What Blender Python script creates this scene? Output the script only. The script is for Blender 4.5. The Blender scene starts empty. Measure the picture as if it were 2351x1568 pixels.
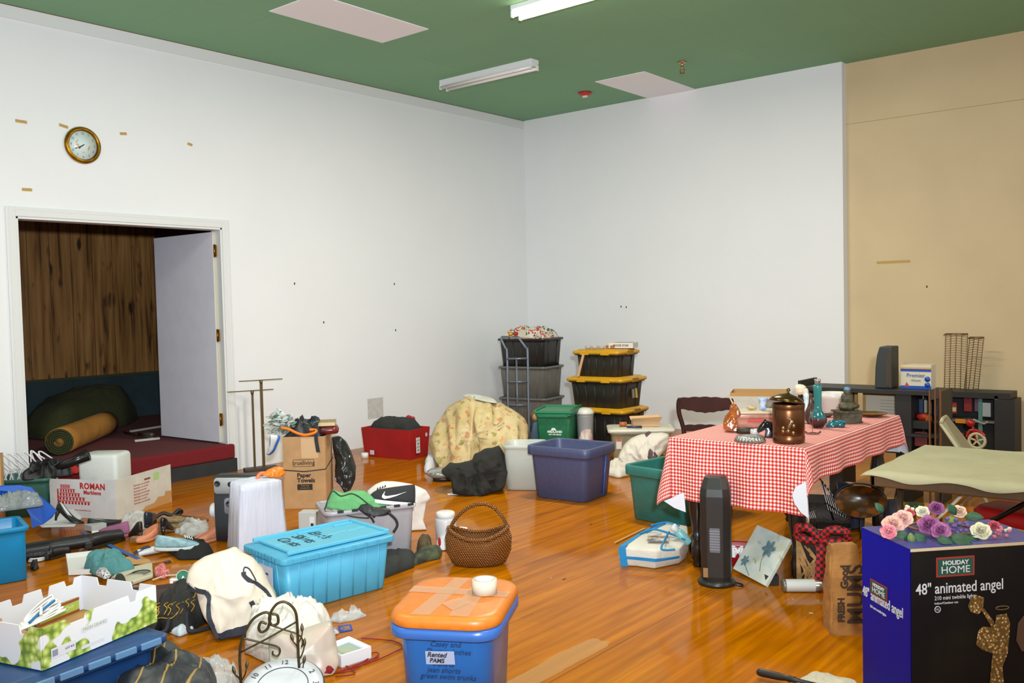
import bpy, math, random
from mathutils import Vector, Matrix, noise, Euler
PI = math.pi
SC = bpy.context.scene
COL = SC.collection

# ------------------------------------------------------------------ camera
CAM = Vector((7.5851, -9.5804, 1.5194))
FPX, YAW, PITCH, ROLL = 2093.87, -0.6879, -0.0400, -0.0235
IW, IH = 2351, 1568
_f = Vector((math.sin(YAW)*math.cos(PITCH), math.cos(YAW)*math.cos(PITCH), math.sin(PITCH)))
_r0 = Vector((math.cos(YAW), -math.sin(YAW), 0)); _u0 = _r0.cross(_f)
_r = _r0*math.cos(ROLL) + _u0*math.sin(ROLL); _u = _u0*math.cos(ROLL) - _r0*math.sin(ROLL)
cd = bpy.data.cameras.new('camera'); cd.sensor_width = 36; cd.lens = FPX/IW*36; cd.clip_start = .05; cd.clip_end = 100
cam = bpy.data.objects.new('camera', cd); COL.objects.link(cam)
cam.matrix_world = Matrix(((_r.x, _u.x, -_f.x, CAM.x), (_r.y, _u.y, -_f.y, CAM.y), (_r.z, _u.z, -_f.z, CAM.z), (0, 0, 0, 1)))
SC.camera = cam
# ------------------------------------------------------------------ world, lights, exposure
w = bpy.data.worlds.new('world'); SC.world = w; w.use_nodes = True
bg = w.node_tree.nodes['Background']; bg.inputs[0].default_value = (1.0, .97, .94, 1); bg.inputs[1].default_value = .78
SC.view_settings.view_transform = 'Standard'; SC.view_settings.look = 'None'
SC.view_settings.exposure = 0.07; SC.view_settings.gamma = 1.0; SC.view_settings.use_curve_mapping = False
try: SC.cycles.use_denoising = True
except Exception: pass
def lamp(name, kind, loc, energy, color, rot=None, aim=None, **kw):
    l = bpy.data.lights.new(name, kind); l.energy = energy; l.color = color
    for k, v in kw.items(): setattr(l, k, v)
    o = bpy.data.objects.new(name, l); COL.objects.link(o); o.location = loc
    if aim is not None: o.rotation_euler = (Vector(aim)-Vector(loc)).to_track_quat('-Z', 'Y').to_euler()
    elif rot: o.rotation_euler = rot
    return o
# the photographer's flash, held a little above and right of the lens
lamp('camera_flash', 'SPOT', CAM + _r*.12 + _u*.30 - _f*.25, 1750, (.86, .93, 1.0), aim=(1.0, -2.9, 3.9), spot_size=math.radians(98), spot_blend=1.0, shadow_soft_size=.07)
# lit ceiling fluorescents over the rest of the room
for k, (lx, ly) in enumerate(((3.6, -3.7), (6.6, -6.6), (3.2, -8.2), (9.2, -3.7), (9.5, -10.5))):
    lamp('fluorescent_light', 'AREA', (lx, ly, 3.80), 62 if k else 120, (1.0, .95, .82), rot=(0, 0, 0), shape='RECTANGLE', size=1.2, size_y=.12)

# ------------------------------------------------------------------ photo pixel -> world point helpers
def ray(px, py): return _f + _r*((px-IW/2)/FPX) + _u*((IH/2-py)/FPX)
def G(px, py, z=0.0):
    d = ray(px, py); t = (z-CAM.z)/d.z; return CAM + d*t
def W(px, py, ax, val):
    d = ray(px, py); t = (val-CAM[ax])/d[ax]; return CAM + d*t
def mpp(p): return (Vector(p)-CAM).dot(_f)/FPX
def Zat(px, py, base):
    d = ray(px, py); h = Vector((_f.x, _f.y, 0)); t = (Vector(base)-CAM).dot(h)/d.dot(h); return (CAM+d*t).z

# ------------------------------------------------------------------ materials
def lin(c):
    c = c/255.0
    return c/12.92 if c <= .04045 else ((c+.055)/1.055)**2.4
def rgb(c): return (lin(c[0]), lin(c[1]), lin(c[2]), 1)
_mc = {}
class NT:
    def __init__(s, name):
        s.m = bpy.data.materials.new(name); s.m.use_nodes = True; s.t = s.m.node_tree
        s.b = s.t.nodes['Principled BSDF']; s.o = s.t.nodes['Material Output']
    def n(s, typ, ins=None, **kw):
        nd = s.t.nodes.new('ShaderNode'+typ)
        for k, v in kw.items(): setattr(nd, k, v)
        for k, v in (ins or {}).items():
            if hasattr(v, 'is_output') or isinstance(v, bpy.types.NodeSocket): s.t.links.new(v, nd.inputs[k])
            else: nd.inputs[k].default_value = v
        return nd
    def l(s, a, b): s.t.links.new(a, b)
    def coord(s, kind='Object', scale=(1, 1, 1), rot=(0, 0, 0), loc=(0, 0, 0)):
        tc = s.n('TexCoord'); return s.n('Mapping', {'Vector': tc.outputs[kind], 'Scale': scale, 'Rotation': rot, 'Location': loc}).outputs[0]
    def ramp(s, fac, stops, interp='LINEAR'):
        r = s.n('ValToRGB', {'Fac': fac}); e = r.color_ramp; e.interpolation = interp
        while len(e.elements) < len(stops): e.elements.new(.5)
        for k, (p, c) in enumerate(stops):
            e.elements[k].position = p; e.elements[k].color = c if len(c) == 4 else rgb(c)
        return r.outputs[0]
    def mix(s, f, a, b, mode='MIX'):
        m = s.n('Mix', data_type='RGBA', blend_type=mode)
        for i, v in ((0, f), (6, a), (7, b)):
            if isinstance(v, bpy.types.NodeSocket): s.t.links.new(v, m.inputs[i])
            else: m.inputs[i].default_value = v if i == 0 else (v if len(v) == 4 else rgb(v))
        return m.outputs[2]
    def math(s, op, a, b=0.0):
        m = s.n('Math', operation=op)
        for i, v in ((0, a), (1, b)):
            if isinstance(v, bpy.types.NodeSocket): s.t.links.new(v, m.inputs[i])
            else: m.inputs[i].default_value = v
        return m.outputs[0]
    def noise(s, nscale, detail=3, kind='Object', **k):
        return s.n('TexNoise', {'Vector': s.coord(kind, **k), 'Scale': nscale, 'Detail': detail}).outputs['Fac']
    def color(s, c): 
        if isinstance(c, bpy.types.NodeSocket): s.l(c, s.b.inputs['Base Color'])
        else: s.b.inputs['Base Color'].default_value = rgb(c)
    def bump(s, h, strength=.3, dist=.01):
        b = s.n('Bump', {'Height': h, 'Strength': strength, 'Distance': dist}); s.l(b.outputs[0], s.b.inputs['Normal'])
def M(c, rough=.6, metal=0, var=.0, vs=6, bump=0, bs=30, alpha=1, trans=0, coat=0, emit=0, sheen=0, name=None, c2=None, bd=.01, spec=.5):
    c = tuple(int(v*.95) if max(c) > 40 else v for v in c)
    if c2: c2 = tuple(int(v*.95) for v in c2)
    key = (c, rough, metal, var, vs, bump, bs, alpha, trans, coat, emit, sheen, c2, name)
    if key in _mc: return _mc[key]
    t = NT(name or 'surface'); b = t.b
    b.inputs['Roughness'].default_value = rough; b.inputs['Metallic'].default_value = metal
    b.inputs['Specular IOR Level'].default_value = spec
    if var or c2:
        k2 = c2 or tuple(max(0, int(v*(1-var))) for v in c)
        t.color(t.mix(t.ramp(t.noise(vs), [(.35, (0, 0, 0)), (.65, (255, 255, 255))]), c, k2))
    else: t.color(c)
    if bump: t.bump(t.noise(bs, 4), bump, bd)
    if alpha < 1: b.inputs['Alpha'].default_value = alpha
    if trans: b.inputs['Transmission Weight'].default_value = trans; b.inputs['IOR'].default_value = 1.2
    if coat: b.inputs['Coat Weight'].default_value = coat
    if sheen: b.inputs['Sheen Weight'].default_value = sheen
    if emit: b.inputs['Emission Color'].default_value = rgb(c); b.inputs['Emission Strength'].default_value = emit
    _mc[key] = t.m; return t.m

# ------------------------------------------------------------------ mesh building
class MB:
    def __init__(s): s.v = []; s.f = []; s.uv = []; s.sm = []
    def add(s, vs, fs, smooth=True, uvs=None):
        o = len(s.v); s.v += [tuple(v) for v in vs]; s.f += [tuple(i+o for i in f) for f in fs]; s.sm += [smooth]*len(fs)
        s.uv += (uvs if uvs else [(0, 0)]*len(vs)); return s
    def box(s, c, d, m=None, smooth=False):
        hx, hy, hz = d[0]/2, d[1]/2, d[2]/2; vs = []
        for x, y, z in ((-1,-1,-1),(1,-1,-1),(1,1,-1),(-1,1,-1),(-1,-1,1),(1,-1,1),(1,1,1),(-1,1,1)):
            p = Vector((x*hx, y*hy, z*hz))
            if m is not None: p = m @ p
            vs.append(p + Vector(c))
        return s.add(vs, [(3,2,1,0),(4,5,6,7),(0,1,5,4),(1,2,6,5),(2,3,7,6),(3,0,4,7)], smooth)
    def loft(s, rings, cap0=True, cap1=True, closed=False, smooth=True, uvf=None):
        n = len(rings[0]); vs = [p for r in rings for p in r]; fs = []; R = len(rings)
        for k in range(R if closed else R-1):
            a, b = k*n, ((k+1) % R)*n
            for i in range(n):
                j = (i+1) % n; fs.append((a+i, a+j, b+j, b+i))
        if not closed:
            if cap0: fs.append(tuple(range(n-1, -1, -1)))
            if cap1: fs.append(tuple((R-1)*n+i for i in range(n)))
        return s.add(vs, fs, smooth)
    def lathe(s, prof, n=24, c=(0, 0, 0), m=None, caps=True):
        rings = []
        for r, z in prof:
            rg = []
            for k in range(n):
                p = Vector((r*math.cos(2*PI*k/n), r*math.sin(2*PI*k/n), z))
                if m is not None: p = m @ p
                rg.append(p + Vector(c))
            rings.append(rg)
        return s.loft(rings, caps, caps)
    def cyl(s, a, b, r, n=10, r2=None): return s.tube([a, b], r, n, r2=r2)
    def tube(s, pts, r, n=8, closed=False, r2=None, rs=None):
        pts = [Vector(p) for p in pts]; N = len(pts); rings = []; prev = None
        for k, p in enumerate(pts):
            if closed: t = pts[(k+1) % N] - pts[k-1]
            else: t = pts[min(k+1, N-1)] - pts[max(k-1, 0)]
            if t.length < 1e-9: t = Vector((0, 0, 1))
            t.normalize()
            if prev is None:
                a = Vector((0, 0, 1)) if abs(t.z) < .9 else Vector((1, 0, 0)); x = t.cross(a).normalized()
            else:
                x = prev - t*prev.dot(t)
                x = x.normalized() if x.length > 1e-6 else t.orthogonal().normalized()
            prev = x; y = t.cross(x); rr = rs[k] if rs else (r if r2 is None else r + (r2-r)*k/max(1, N-1))
            rings.append([p + x*(rr*math.cos(2*PI*i/n)) + y*(rr*math.sin(2*PI*i/n)) for i in range(n)])
        return s.loft(rings, closed=closed)
    def grid(s, nx, ny, fn, smooth=True, uvf=None):
        vs = []; uvs = []
        for j in range(ny+1):
            for i in range(nx+1):
                u, v = i/nx, j/ny; vs.append(fn(u, v)); uvs.append(uvf(u, v) if uvf else (u, v))
        fs = [(j*(nx+1)+i, j*(nx+1)+i+1, (j+1)*(nx+1)+i+1, (j+1)*(nx+1)+i) for j in range(ny) for i in range(nx)]
        return s.add(vs, fs, smooth, uvs)
    def prism(s, poly, z0, z1, m=None, smooth=False):
        n = len(poly); vs = [Vector((x, y, z0)) for x, y in poly] + [Vector((x, y, z1)) for x, y in poly]
        if m is not None: vs = [m @ v for v in vs]
        fs = [tuple(range(n-1, -1, -1)), tuple(range(n, 2*n))] + [(i, (i+1) % n, n+(i+1) % n, n+i) for i in range(n)]
        return s.add(vs, fs, smooth)
    def ball(s, c, r, n=14, m=8, sc=(1, 1, 1), amp=0, fr=3, seed=0):
        rings = []
        for k in range(1, m):
            a = PI*k/m; rg = []
            for i in range(n):
                b = 2*PI*i/n; d = Vector((math.sin(a)*math.cos(b), math.sin(a)*math.sin(b), -math.cos(a)))
                q = r*(1 + amp*noise.noise(d*fr + Vector((seed, seed*1.7, 0))))
                rg.append(Vector(c) + Vector((d.x*sc[0], d.y*sc[1], d.z*sc[2]))*q)
            rings.append(rg)
        return s.loft(rings)
    def warp(s, fn): s.v = [tuple(fn(Vector(v))) for v in s.v]; return s
    def noisy(s, amp, fr, seed=0): return s.warp(lambda p: p + noise.noise_vector(p*fr + Vector((seed, seed, seed)))*amp)
    def xf(s, m): s.v = [tuple(m @ Vector(v)) for v in s.v]; return s
    def mesh(s, name, mat):
        me = bpy.data.meshes.new(name); me.from_pydata(s.v, [], s.f); me.polygons.foreach_set('use_smooth', s.sm)
        if any(u != (0, 0) for u in s.uv):
            ul = me.uv_layers.new(name='UVMap')
            for lp in me.loops: ul.data[lp.index].uv = s.uv[lp.vertex_index]
        if mat: me.materials.append(mat)
        me.update(); return me
def part(name, mb, mat, parent=None, label=None, bevel=0, solid=0, sub=0, loc=None, rot=None, seg=2):
    o = bpy.data.objects.new(name, mb.mesh(name, mat)); COL.objects.link(o)
    if parent is not None: o.parent = parent
    if label: o['label'] = label
    if loc is not None: o.location = loc
    if rot is not None: o.rotation_euler = rot
    if solid: md = o.modifiers.new('solid', 'SOLIDIFY'); md.thickness = solid; md.offset = 0
    if sub: md = o.modifiers.new('sub', 'SUBSURF'); md.levels = sub; md.render_levels = sub
    if bevel: md = o.modifiers.new('bev', 'BEVEL'); md.width = bevel; md.segments = seg; md.limit_method = 'ANGLE'; md.angle_limit = .6
    return o
def tag(o, label, cat, group=None):
    o['label'] = label; o['category'] = cat
    if group: o['group'] = group
    return o
def thing(name, label, cat, loc=(0, 0, 0), rz=0, group=None):
    o = bpy.data.objects.new(name, None); COL.objects.link(o); o.empty_display_size = .1
    o.location = loc; o.rotation_euler = (0, 0, rz); return tag(o, label, cat, group)
def single(name, mb, mat, label, cat, loc=(0, 0, 0), rz=0, group=None, **kw):
    o = part(name, mb, mat, None, loc=loc, rot=(0, 0, rz) if not isinstance(rz, (tuple, Euler)) else rz, **kw); return tag(o, label, cat, group)
def struct(name, mb, mat, **kw):
    o = part(name, mb, mat, **kw)
    if o.parent is None: o['kind'] = 'structure'
    return o
class Fr:                      # a local frame on a surface, x to the right as seen in the photo, y away from the lens
    def __init__(s, px, py, z=0.0, turn=0):
        s.p = G(px, py, z); d = s.p - CAM; s.rz = math.atan2(d.y, d.x) - PI/2 + math.radians(turn); s.s = mpp(s.p); s.z = z
    def loc(s, px, py, z=None):   # photo pixel on the plane at height z -> local xy
        q = G(px, py, s.z if z is None else z) - s.p; c, n = math.cos(-s.rz), math.sin(-s.rz)
        return (q.x*c - q.y*n, q.x*n + q.y*c)
    def pts(s, L, z=None): return [s.loc(x, y, z) for x, y in L]
def loc_(F, x, y, z): c, s_ = math.cos(F.rz), math.sin(F.rz); return F.p + Vector((x*c-y*s_, x*s_+y*c, z))
from mathutils.bvhtree import BVHTree
class Skin:            # finds the surface of a mesh builder, so straps and prints can lie on it
    def __init__(s, m): s.t = BVHTree.FromPolygons([Vector(v) for v in m.v], m.f)
    def y(s, x, z, frm=-1, gap=.003, default=0):
        h = s.t.ray_cast(Vector((x, frm*2, z)), Vector((0, -frm, 0)))[0]; return (h.y + frm*gap) if h is not None else default
    def z(s, x, y, gap=.003, default=0):
        h = s.t.ray_cast(Vector((x, y, 3)), Vector((0, 0, -1)))[0]; return (h.z + gap) if h is not None else default
def copy_tree(o, loc=None, rz=None, label=None, parent=None):
    c = o.copy(); COL.objects.link(c); c.parent = parent
    if loc is not None: c.location = loc
    if rz is not None: c.rotation_euler = (0, 0, rz)
    if label: c['label'] = label
    for ch in list(o.children): copy_tree(ch, parent=c)
    return c
def text(s, size, mat, parent, loc, rot, name='lettering', align='CENTER', sx=1, shear=0, depth=.0006, weight=0, spacing=1):
    cu = bpy.data.curves.new(name, 'FONT'); cu.body = s; cu.size = size; cu.extrude = depth; cu.align_x = align; cu.align_y = 'CENTER'
    cu.shear = shear; cu.offset = weight; cu.space_character = spacing; cu.resolution_u = 3
    t = bpy.data.objects.new('t', cu); COL.objects.link(t)
    me = bpy.data.meshes.new_from_object(t.evaluated_get(bpy.context.evaluated_depsgraph_get())); COL.objects.unlink(t); bpy.data.objects.remove(t)
    me.materials.clear(); me.materials.append(mat)
    o = bpy.data.objects.new(name, me); COL.objects.link(o); o.parent = parent; o.location = loc; o.rotation_euler = rot; o.scale = (sx, 1, 1); return o
FRONT = (PI/2, 0, 0); LEFTF = (PI/2, 0, -PI/2)   # text on a face looking at -y / at -x
def rr(w_, d_, r, z, n=5, c=(0, 0)):
    r = min(r, w_/2-1e-4, d_/2-1e-4); out = []
    for q, (sx, sy) in enumerate(((1, 1), (-1, 1), (-1, -1), (1, -1))):
        for k in range(n):
            a = PI/2*q + PI/2*k/(n-1); out.append(Vector((c[0]+sx*(w_/2-r)+r*math.cos(a), c[1]+sy*(d_/2-r)+r*math.sin(a), z)))
    return out
def tote_mb(w_, d_, h, taper=.85, r=.04, rim=.018, rimh=.025, t=.004, ribs=0, open_=True, floor=.01):
    """open storage tub, base centred on the origin; w_ d_ are the rim size"""
    m = MB(); wb, db = w_*taper, d_*taper; R = []
    def at(z, ex=0): f = z/h; return rr(wb+(w_-2*rim-wb)*f+ex, db+(d_-2*rim-db)*f+ex, r, z)
    R += [at(0, -.02), at(.008)]; R += [at(h-rimh-.03), at(h-rimh-.001)]
    R += [rr(w_-.004, d_-.004, r+.01, h-rimh), rr(w_, d_, r+.01, h-rimh+.004), rr(w_, d_, r+.01, h-.004), rr(w_-.006, d_-.006, r+.01, h)]
    if open_:
        R += [rr(w_-2*rim-2*t, d_-2*rim-2*t, r, h), rr(w_-2*rim-2*t-.004, d_-2*rim-2*t-.004, r, h-.01)]
        R += [rr(wb-2*t, db-2*t, r, floor)]
    m.loft(R)
    if ribs:
        for s in (-1, 1):
            for k in range(ribs):
                x = (k+.5)/ribs - .5; b = Vector((x*wb*.86, s*(db/2+.001), .02)); e = Vector((x*w_*.86, s*((d_-2*rim)/2+.001), h-rimh-.01)); m.cyl(b, e, .005, 5)
        for s in (-1, 1):
            for k in range(max(2, ribs//2)):
                y = (k+.5)/max(2, ribs//2) - .5; m.cyl((s*(wb/2+.001), y*db*.86, .02), (s*((w_-2*rim)/2+.001), y*d_*.86, h-rimh-.01), .005, 5)
    return m
def lid_mb(w_, d_, h=.03, z=0, r=.05, inset=.035, raise_=.012):
    m = MB(); m.loft([rr(w_, d_, r, z), rr(w_+.004, d_+.004, r, z+h*.5), rr(w_, d_, r, z+h*.9), rr(w_-.02, d_-.02, r, z+h), rr(w_-2*inset, d_-2*inset, r*.8, z+h), rr(w_-2*inset-.015, d_-2*inset-.015, r*.8, z+h+raise_)])
    return m
def heap_mb(poly, H, seed=0, fold=.02, fr=9, p=2.5, q=.6, nr=18, ns=84, peak=None, zb=0.0, under=True):
    """a crumpled pile of cloth over a footprint polygon"""
    cx = sum(a for a, b in poly)/len(poly); cy = sum(b for a, b in poly)/len(poly)
    def rad(a):
        best = .01; dx, dy = math.cos(a), math.sin(a); n = len(poly)
        for i in range(n):
            x1, y1 = poly[i][0]-cx, poly[i][1]-cy; x2, y2 = poly[(i+1) % n][0]-cx, poly[(i+1) % n][1]-cy
            ex, ey = x2-x1, y2-y1; den = dx*ey - dy*ex
            if abs(den) < 1e-9: continue
            t = (x1*ey - y1*ex)/den; u = (x1*dy - y1*dx)/den
            if t > 0 and -1e-6 <= u <= 1+1e-6: best = max(best, t)
        return best
    rads = [rad(2*PI*k/ns) for k in range(ns)]; rads = [(rads[k-1]+2*rads[k]+rads[(k+1) % ns])/4 for k in range(ns)]
    rings = []; pk = peak or (0, 0)
    rings.append([Vector((cx+rads[k]*math.cos(2*PI*k/ns)*.97, cy+rads[k]*math.sin(2*PI*k/ns)*.97, zb)) for k in range(ns)])
    for j in range(nr):
        t = 1 - j/(nr-.6); rg = []
        for k in range(ns):
            a = 2*PI*k/ns; x = cx+rads[k]*t*math.cos(a)+pk[0]*(1-t); y = cy+rads[k]*t*math.sin(a)+pk[1]*(1-t)
            base = H*max(0, 1-t**p)**q; q3 = Vector((x*fr+seed*3.1, y*fr+seed*1.3, base*fr*.7))
            nz = 1-2.4*abs(noise.noise(q3)); nz2 = 1-2*abs(noise.noise(q3*2.3+Vector((9, 0, 0)))) + .4*noise.noise(q3*5)
            e = min(1, (1-t)*4+.15); z = zb + max(.004, base + fold*e*(nz*1.1+nz2*.55-.5) + .004)
            v = noise.noise_vector(q3*1.3)*fold*.8*e
            rg.append(Vector((x+v.x, y+v.y, z)))
        rings.append(rg)
    m = MB(); m.loft(rings); return m
def heap(name, label, cat, px_poly, H, mat, z=0.0, parent=None, **kw):
    x = sum(a for a, b in px_poly)/len(px_poly); y = sum(b for a, b in px_poly)/len(px_poly); F = Fr(x, y, z)
    return single(name, heap_mb(F.pts(px_poly), H, **kw), mat, label, cat, F.p + Vector((0, 0, .002)), F.rz)
def onto(o, p):      # make o a part of p keeping its place
    bpy.context.view_layer.update(); o.parent = p; o.matrix_parent_inverse = p.matrix_world.inverted()
    for k in ('category', 'group'):
        if k in o: del o[k]
    return o
def rope_pts(P, n=6):
    """Catmull-Rom through P"""
    P = [Vector(p) for p in P]; out = []
    for i in range(len(P)-1):
        a, b, c, d = P[max(i-1, 0)], P[i], P[i+1], P[min(i+2, len(P)-1)]
        for k in range(n):
            t = k/n; out.append(.5*((2*b) + (c-a)*t + (2*a-5*b+4*c-d)*t*t + (-a+3*b-3*c+d)*t**3))
    return out + [P[-1]]
def boxframe(pc, pl, pr, z=0):
    """near floor corner, with left and right neighbours -> corner, angle of right-hand edge, right length, left length"""
    C, L, R = G(*pc, z), G(*pl, z), G(*pr, z); u = R-C; wd = u.length; u.normalize(); v = Vector((-u.y, u.x, 0)); return C, math.atan2(u.y, u.x), wd, (L-C).dot(v)

# ------------------------------------------------------------------ the room
def wood_floor():
    t = NT('oak_floor'); co = t.coord(rot=(0, 0, PI/2))
    br = t.n('TexBrick', {'Vector': co, 'Color1': (.46, .46, .46, 1), 'Color2': (.56, .56, .56, 1), 'Mortar': (.36, .36, .36, 1), 'Scale': 1, 'Mortar Size': .0011, 'Mortar Smooth': .3, 'Bias': 0, 'Brick Width': 1.1, 'Row Height': .057}, offset=.37)
    st = t.n('TexNoise', {'Vector': t.coord(scale=(16, .9, 1)), 'Scale': 1.6, 'Detail': 5, 'Distortion': .4}).outputs['Fac']
    big = t.n('TexNoise', {'Vector': t.coord(), 'Scale': .8, 'Detail': 2}).outputs['Fac']
    c = t.ramp(st, [(.28, (136, 74, 0)), (.5, (162, 92, 0)), (.72, (182, 110, 0))])
    c = t.mix(.9, c, br.outputs[0], 'OVERLAY')
    c = t.mix(t.math('MULTIPLY', t.ramp(big, [(.4, (0, 0, 0)), (.7, (255, 255, 255))]), .35), c, (170, 102, 0))
    # worn seam beside a long crack
    sp = t.n('SeparateXYZ', {0: t.coord()})
    dx = t.math('ABSOLUTE', t.math('SUBTRACT', sp.outputs[0], 5.30)); dy = t.math('ABSOLUTE', t.math('SUBTRACT', sp.outputs[1], -6.55))
    wn = t.n('TexNoise', {'Vector': t.coord(scale=(3, 1, 1)), 'Scale': 3, 'Detail': 4}).outputs['Fac']
    m1 = t.math('LESS_THAN', t.math('ADD', dx, t.math('MULTIPLY', wn, .05)), .085); m2 = t.math('LESS_THAN', t.math('ADD', dy, t.math('MULTIPLY', wn, .6)), .62)
    c = t.mix(t.math('MULTIPLY', t.math('MULTIPLY', m1, m2), .6), c, (172, 132, 84))
    m3 = t.math('LESS_THAN', t.math('ABSOLUTE', t.math('SUBTRACT', sp.outputs[0], 5.385)), .0022)
    c = t.mix(t.math('MULTIPLY', m3, .75), c, (84, 44, 8))
    t.color(c); t.b.inputs['Specular IOR Level'].default_value = .10
    t.l(t.ramp(t.noise(3, 3), [(.3, (72, 72, 72)), (.75, (112, 112, 112))]), t.b.inputs['Roughness'])
    t.bump(br.outputs[1], .08, .001); t.b.inputs['Coat Weight'].default_value = .0; t.b.inputs['Coat Roughness'].default_value = .12
    return t.m
def wall_mat(c, var=.03):
    t = NT('painted_wall'); n1 = t.noise(1.3, 4); k2 = tuple(int(v*(1-var)) for v in c)
    t.color(t.mix(n1, c, k2)); t.b.inputs['Roughness'].default_value = .55; t.bump(t.noise(160, 3), .08, .002); return t.m
CH = 3.955; YB, XR = -11.5, 10.5; XL = -3.05; SZ = .264
WALLW = wall_mat((228, 230, 232)); BEIGE = wall_mat((212, 190, 150), .12); TRIMW = M((226, 228, 228), .45)
m = MB(); m.box(((XR+XL)/2, (YB+.5)/2, -.05), (XR-XL, .5-YB, .1)); struct('floor', m, wood_floor())
t = NT('green_ceiling'); br = t.n('TexBrick', {'Vector': t.coord(loc=(.03, .02, 0)), 'Color1': rgb((124, 168, 132)), 'Color2': rgb((128, 172, 134)), 'Mortar': rgb((106, 148, 104)), 'Scale': 1, 'Mortar Size': .002, 'Brick Width': 1.22, 'Row Height': .61}, offset=0)
t.color(t.mix(t.noise(1.1), br.outputs[0], (118, 164, 128))); t.b.inputs['Roughness'].default_value = .9; t.bump(t.noise(90), .15, .003)
m = MB(); m.box(((XR+XL)/2, (YB+.5)/2, CH+.05), (XR-XL, .5-YB, .1)); struct('ceiling', m, t.m)
DY0, DY1, DZ = -6.475, -4.630, 2.31
m = MB(); m.box((-.06, (0+DY1)/2, CH/2), (.12, -DY1, CH)); m.box((-.06, (YB+DY0)/2, CH/2), (.12, DY0-YB, CH)); m.box((-.06, (DY0+DY1)/2, (CH+DZ)/2), (.12, DY1-DY0, CH-DZ)); struct('wall_left', m, WALLW)
m = MB(); m.box(((-.12+4.215)/2, .25, CH/2), (4.335, .5, CH)); struct('wall_back', m, WALLW)
m = MB(); m.box(((4.215+XR)/2, .31, CH/2), (XR-4.215, .38, CH)); struct('wall_right', m, BEIGE)
m = MB(); m.box((.006, YB/2, CH-.055), (.008, -YB, .10)); struct('trim_1', m, TRIMW)
m = MB(); m.box((.004, YB/2, CH-.0025), (.012, -YB, .005)); struct('trim_2', m, M((120, 60, 40), .8))
m = MB(); m.box(((4.215+XR)/2, .1195, 3.325), (XR-4.215, .003, .004)); struct('trim_3', m, M((168, 148, 104), .8))
m = MB(); m.box((-.005, .004, 0), (.01, .01, .01)); 
# door casing and jambs
m = MB(); cw = .075
for y in (DY0-cw/2, DY1+cw/2):
    m.box((.009, y, (SZ+DZ+cw)/2 if 0 else (DZ+cw)/2), (.018, cw, DZ+cw)); m.box((.014, y + (-.022 if y < -5 else .022), (DZ+cw)/2), (.012, .018, DZ+cw))
m.box((.009, (DY0+DY1)/2, DZ+cw/2), (.018, DY1-DY0, cw)); m.box((.014, (DY0+DY1)/2, DZ+cw-.02), (.012, DY1-DY0+.04, .018))
for y in (DY0+.01, DY1-.01): m.box((-.065, y, DZ/2), (.15, .02, DZ))
m.box((-.065, (DY0+DY1)/2, DZ-.01), (.15, DY1-DY0, .02)); struct('trim_4', m, TRIMW, bevel=.003)
# stage floor behind the doorway with its carpeted front edge
CARPET = NT('red_carpet'); CARPET.color(CARPET.mix(CARPET.noise(40, 4), (110, 30, 32), (82, 44, 44))); CARPET.b.inputs['Roughness'].default_value = 1; CARPET.bump(CARPET.noise(220, 3), .6, .006)
m = MB(); m.box(((XL-.02)/2, -5.4, SZ/2-.001), (-XL-.02, 3.6, SZ)); struct('floor_stage', m, CARPET.m)
m = MB(); m.box((.03, (DY0+DY1-.0)/2-.02, .195), (.06, DY1-DY0+.10, .137)); struct('trim_5', m, M((120, 22, 30), 1, bump=.6, bs=200), bevel=.02, seg=3)
m = MB(); m.box((.026, (DY0+DY1)/2-.02, .0625), (.052, DY1-DY0+.14, .125)); struct('trim_6', m, M((44, 46, 48), .7, var=.2))
# wood panelled wall at the back of the stage, blue band under it
t = NT('wood_panelling'); st = t.n('TexNoise', {'Vector': t.coord(scale=(1, 14, .8)), 'Scale': 1.3, 'Detail': 6, 'Distortion': .3}).outputs['Fac']
kn = t.n('TexNoise', {'Vector': t.coord(scale=(1, 5, 1.6)), 'Scale': 1.7, 'Detail': 2}).outputs['Fac']
c = t.ramp(st, [(.3, (72, 44, 18)), (.42, (130, 88, 42)), (.6, (156, 112, 60)), (.75, (170, 130, 78))]); c = t.mix(t.ramp(kn, [(.62, (0, 0, 0)), (.72, (255, 255, 255))]), c, (52, 28, 10))
sp = t.n('SeparateXYZ', {0: t.coord()}); g = t.math('LESS_THAN', t.math('FRACT', t.math('MULTIPLY', sp.outputs[1], 4.1)), .022); c = t.mix(g, c, (34, 18, 6)); t.color(c); t.b.inputs['Roughness'].default_value = .5
m = MB(); m.box((XL-.05, -5.3, (.80+3.4)/2), (.1, 4.8, 2.6)); struct('wall_stage', m, t.m)
m = MB(); m.box((XL-.06, -5.3, .40), (.1, 4.8, .80)); struct('trim_7', m, M((38, 58, 66), .8, var=.15))
m = MB(); m.box((XL-.0, -5.3, .79), (.03, 4.8, .03)); struct('trim_8', m, M((54, 62, 36), .7))
m = MB(); m.box((-1.6, DY1+1.1, 1.6), (3.0, .1, 3.2)); m.box((-1.6, -7.3, 1.6), (3.0, .1, 3.2)); struct('wall_stage_side', m, M((58, 44, 30), .8))
m = MB(); m.box((-1.6, -5.3, 2.9), (3.0, 4.2, .08)); struct('ceiling_stage', m, M((30, 30, 26), .9))
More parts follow.
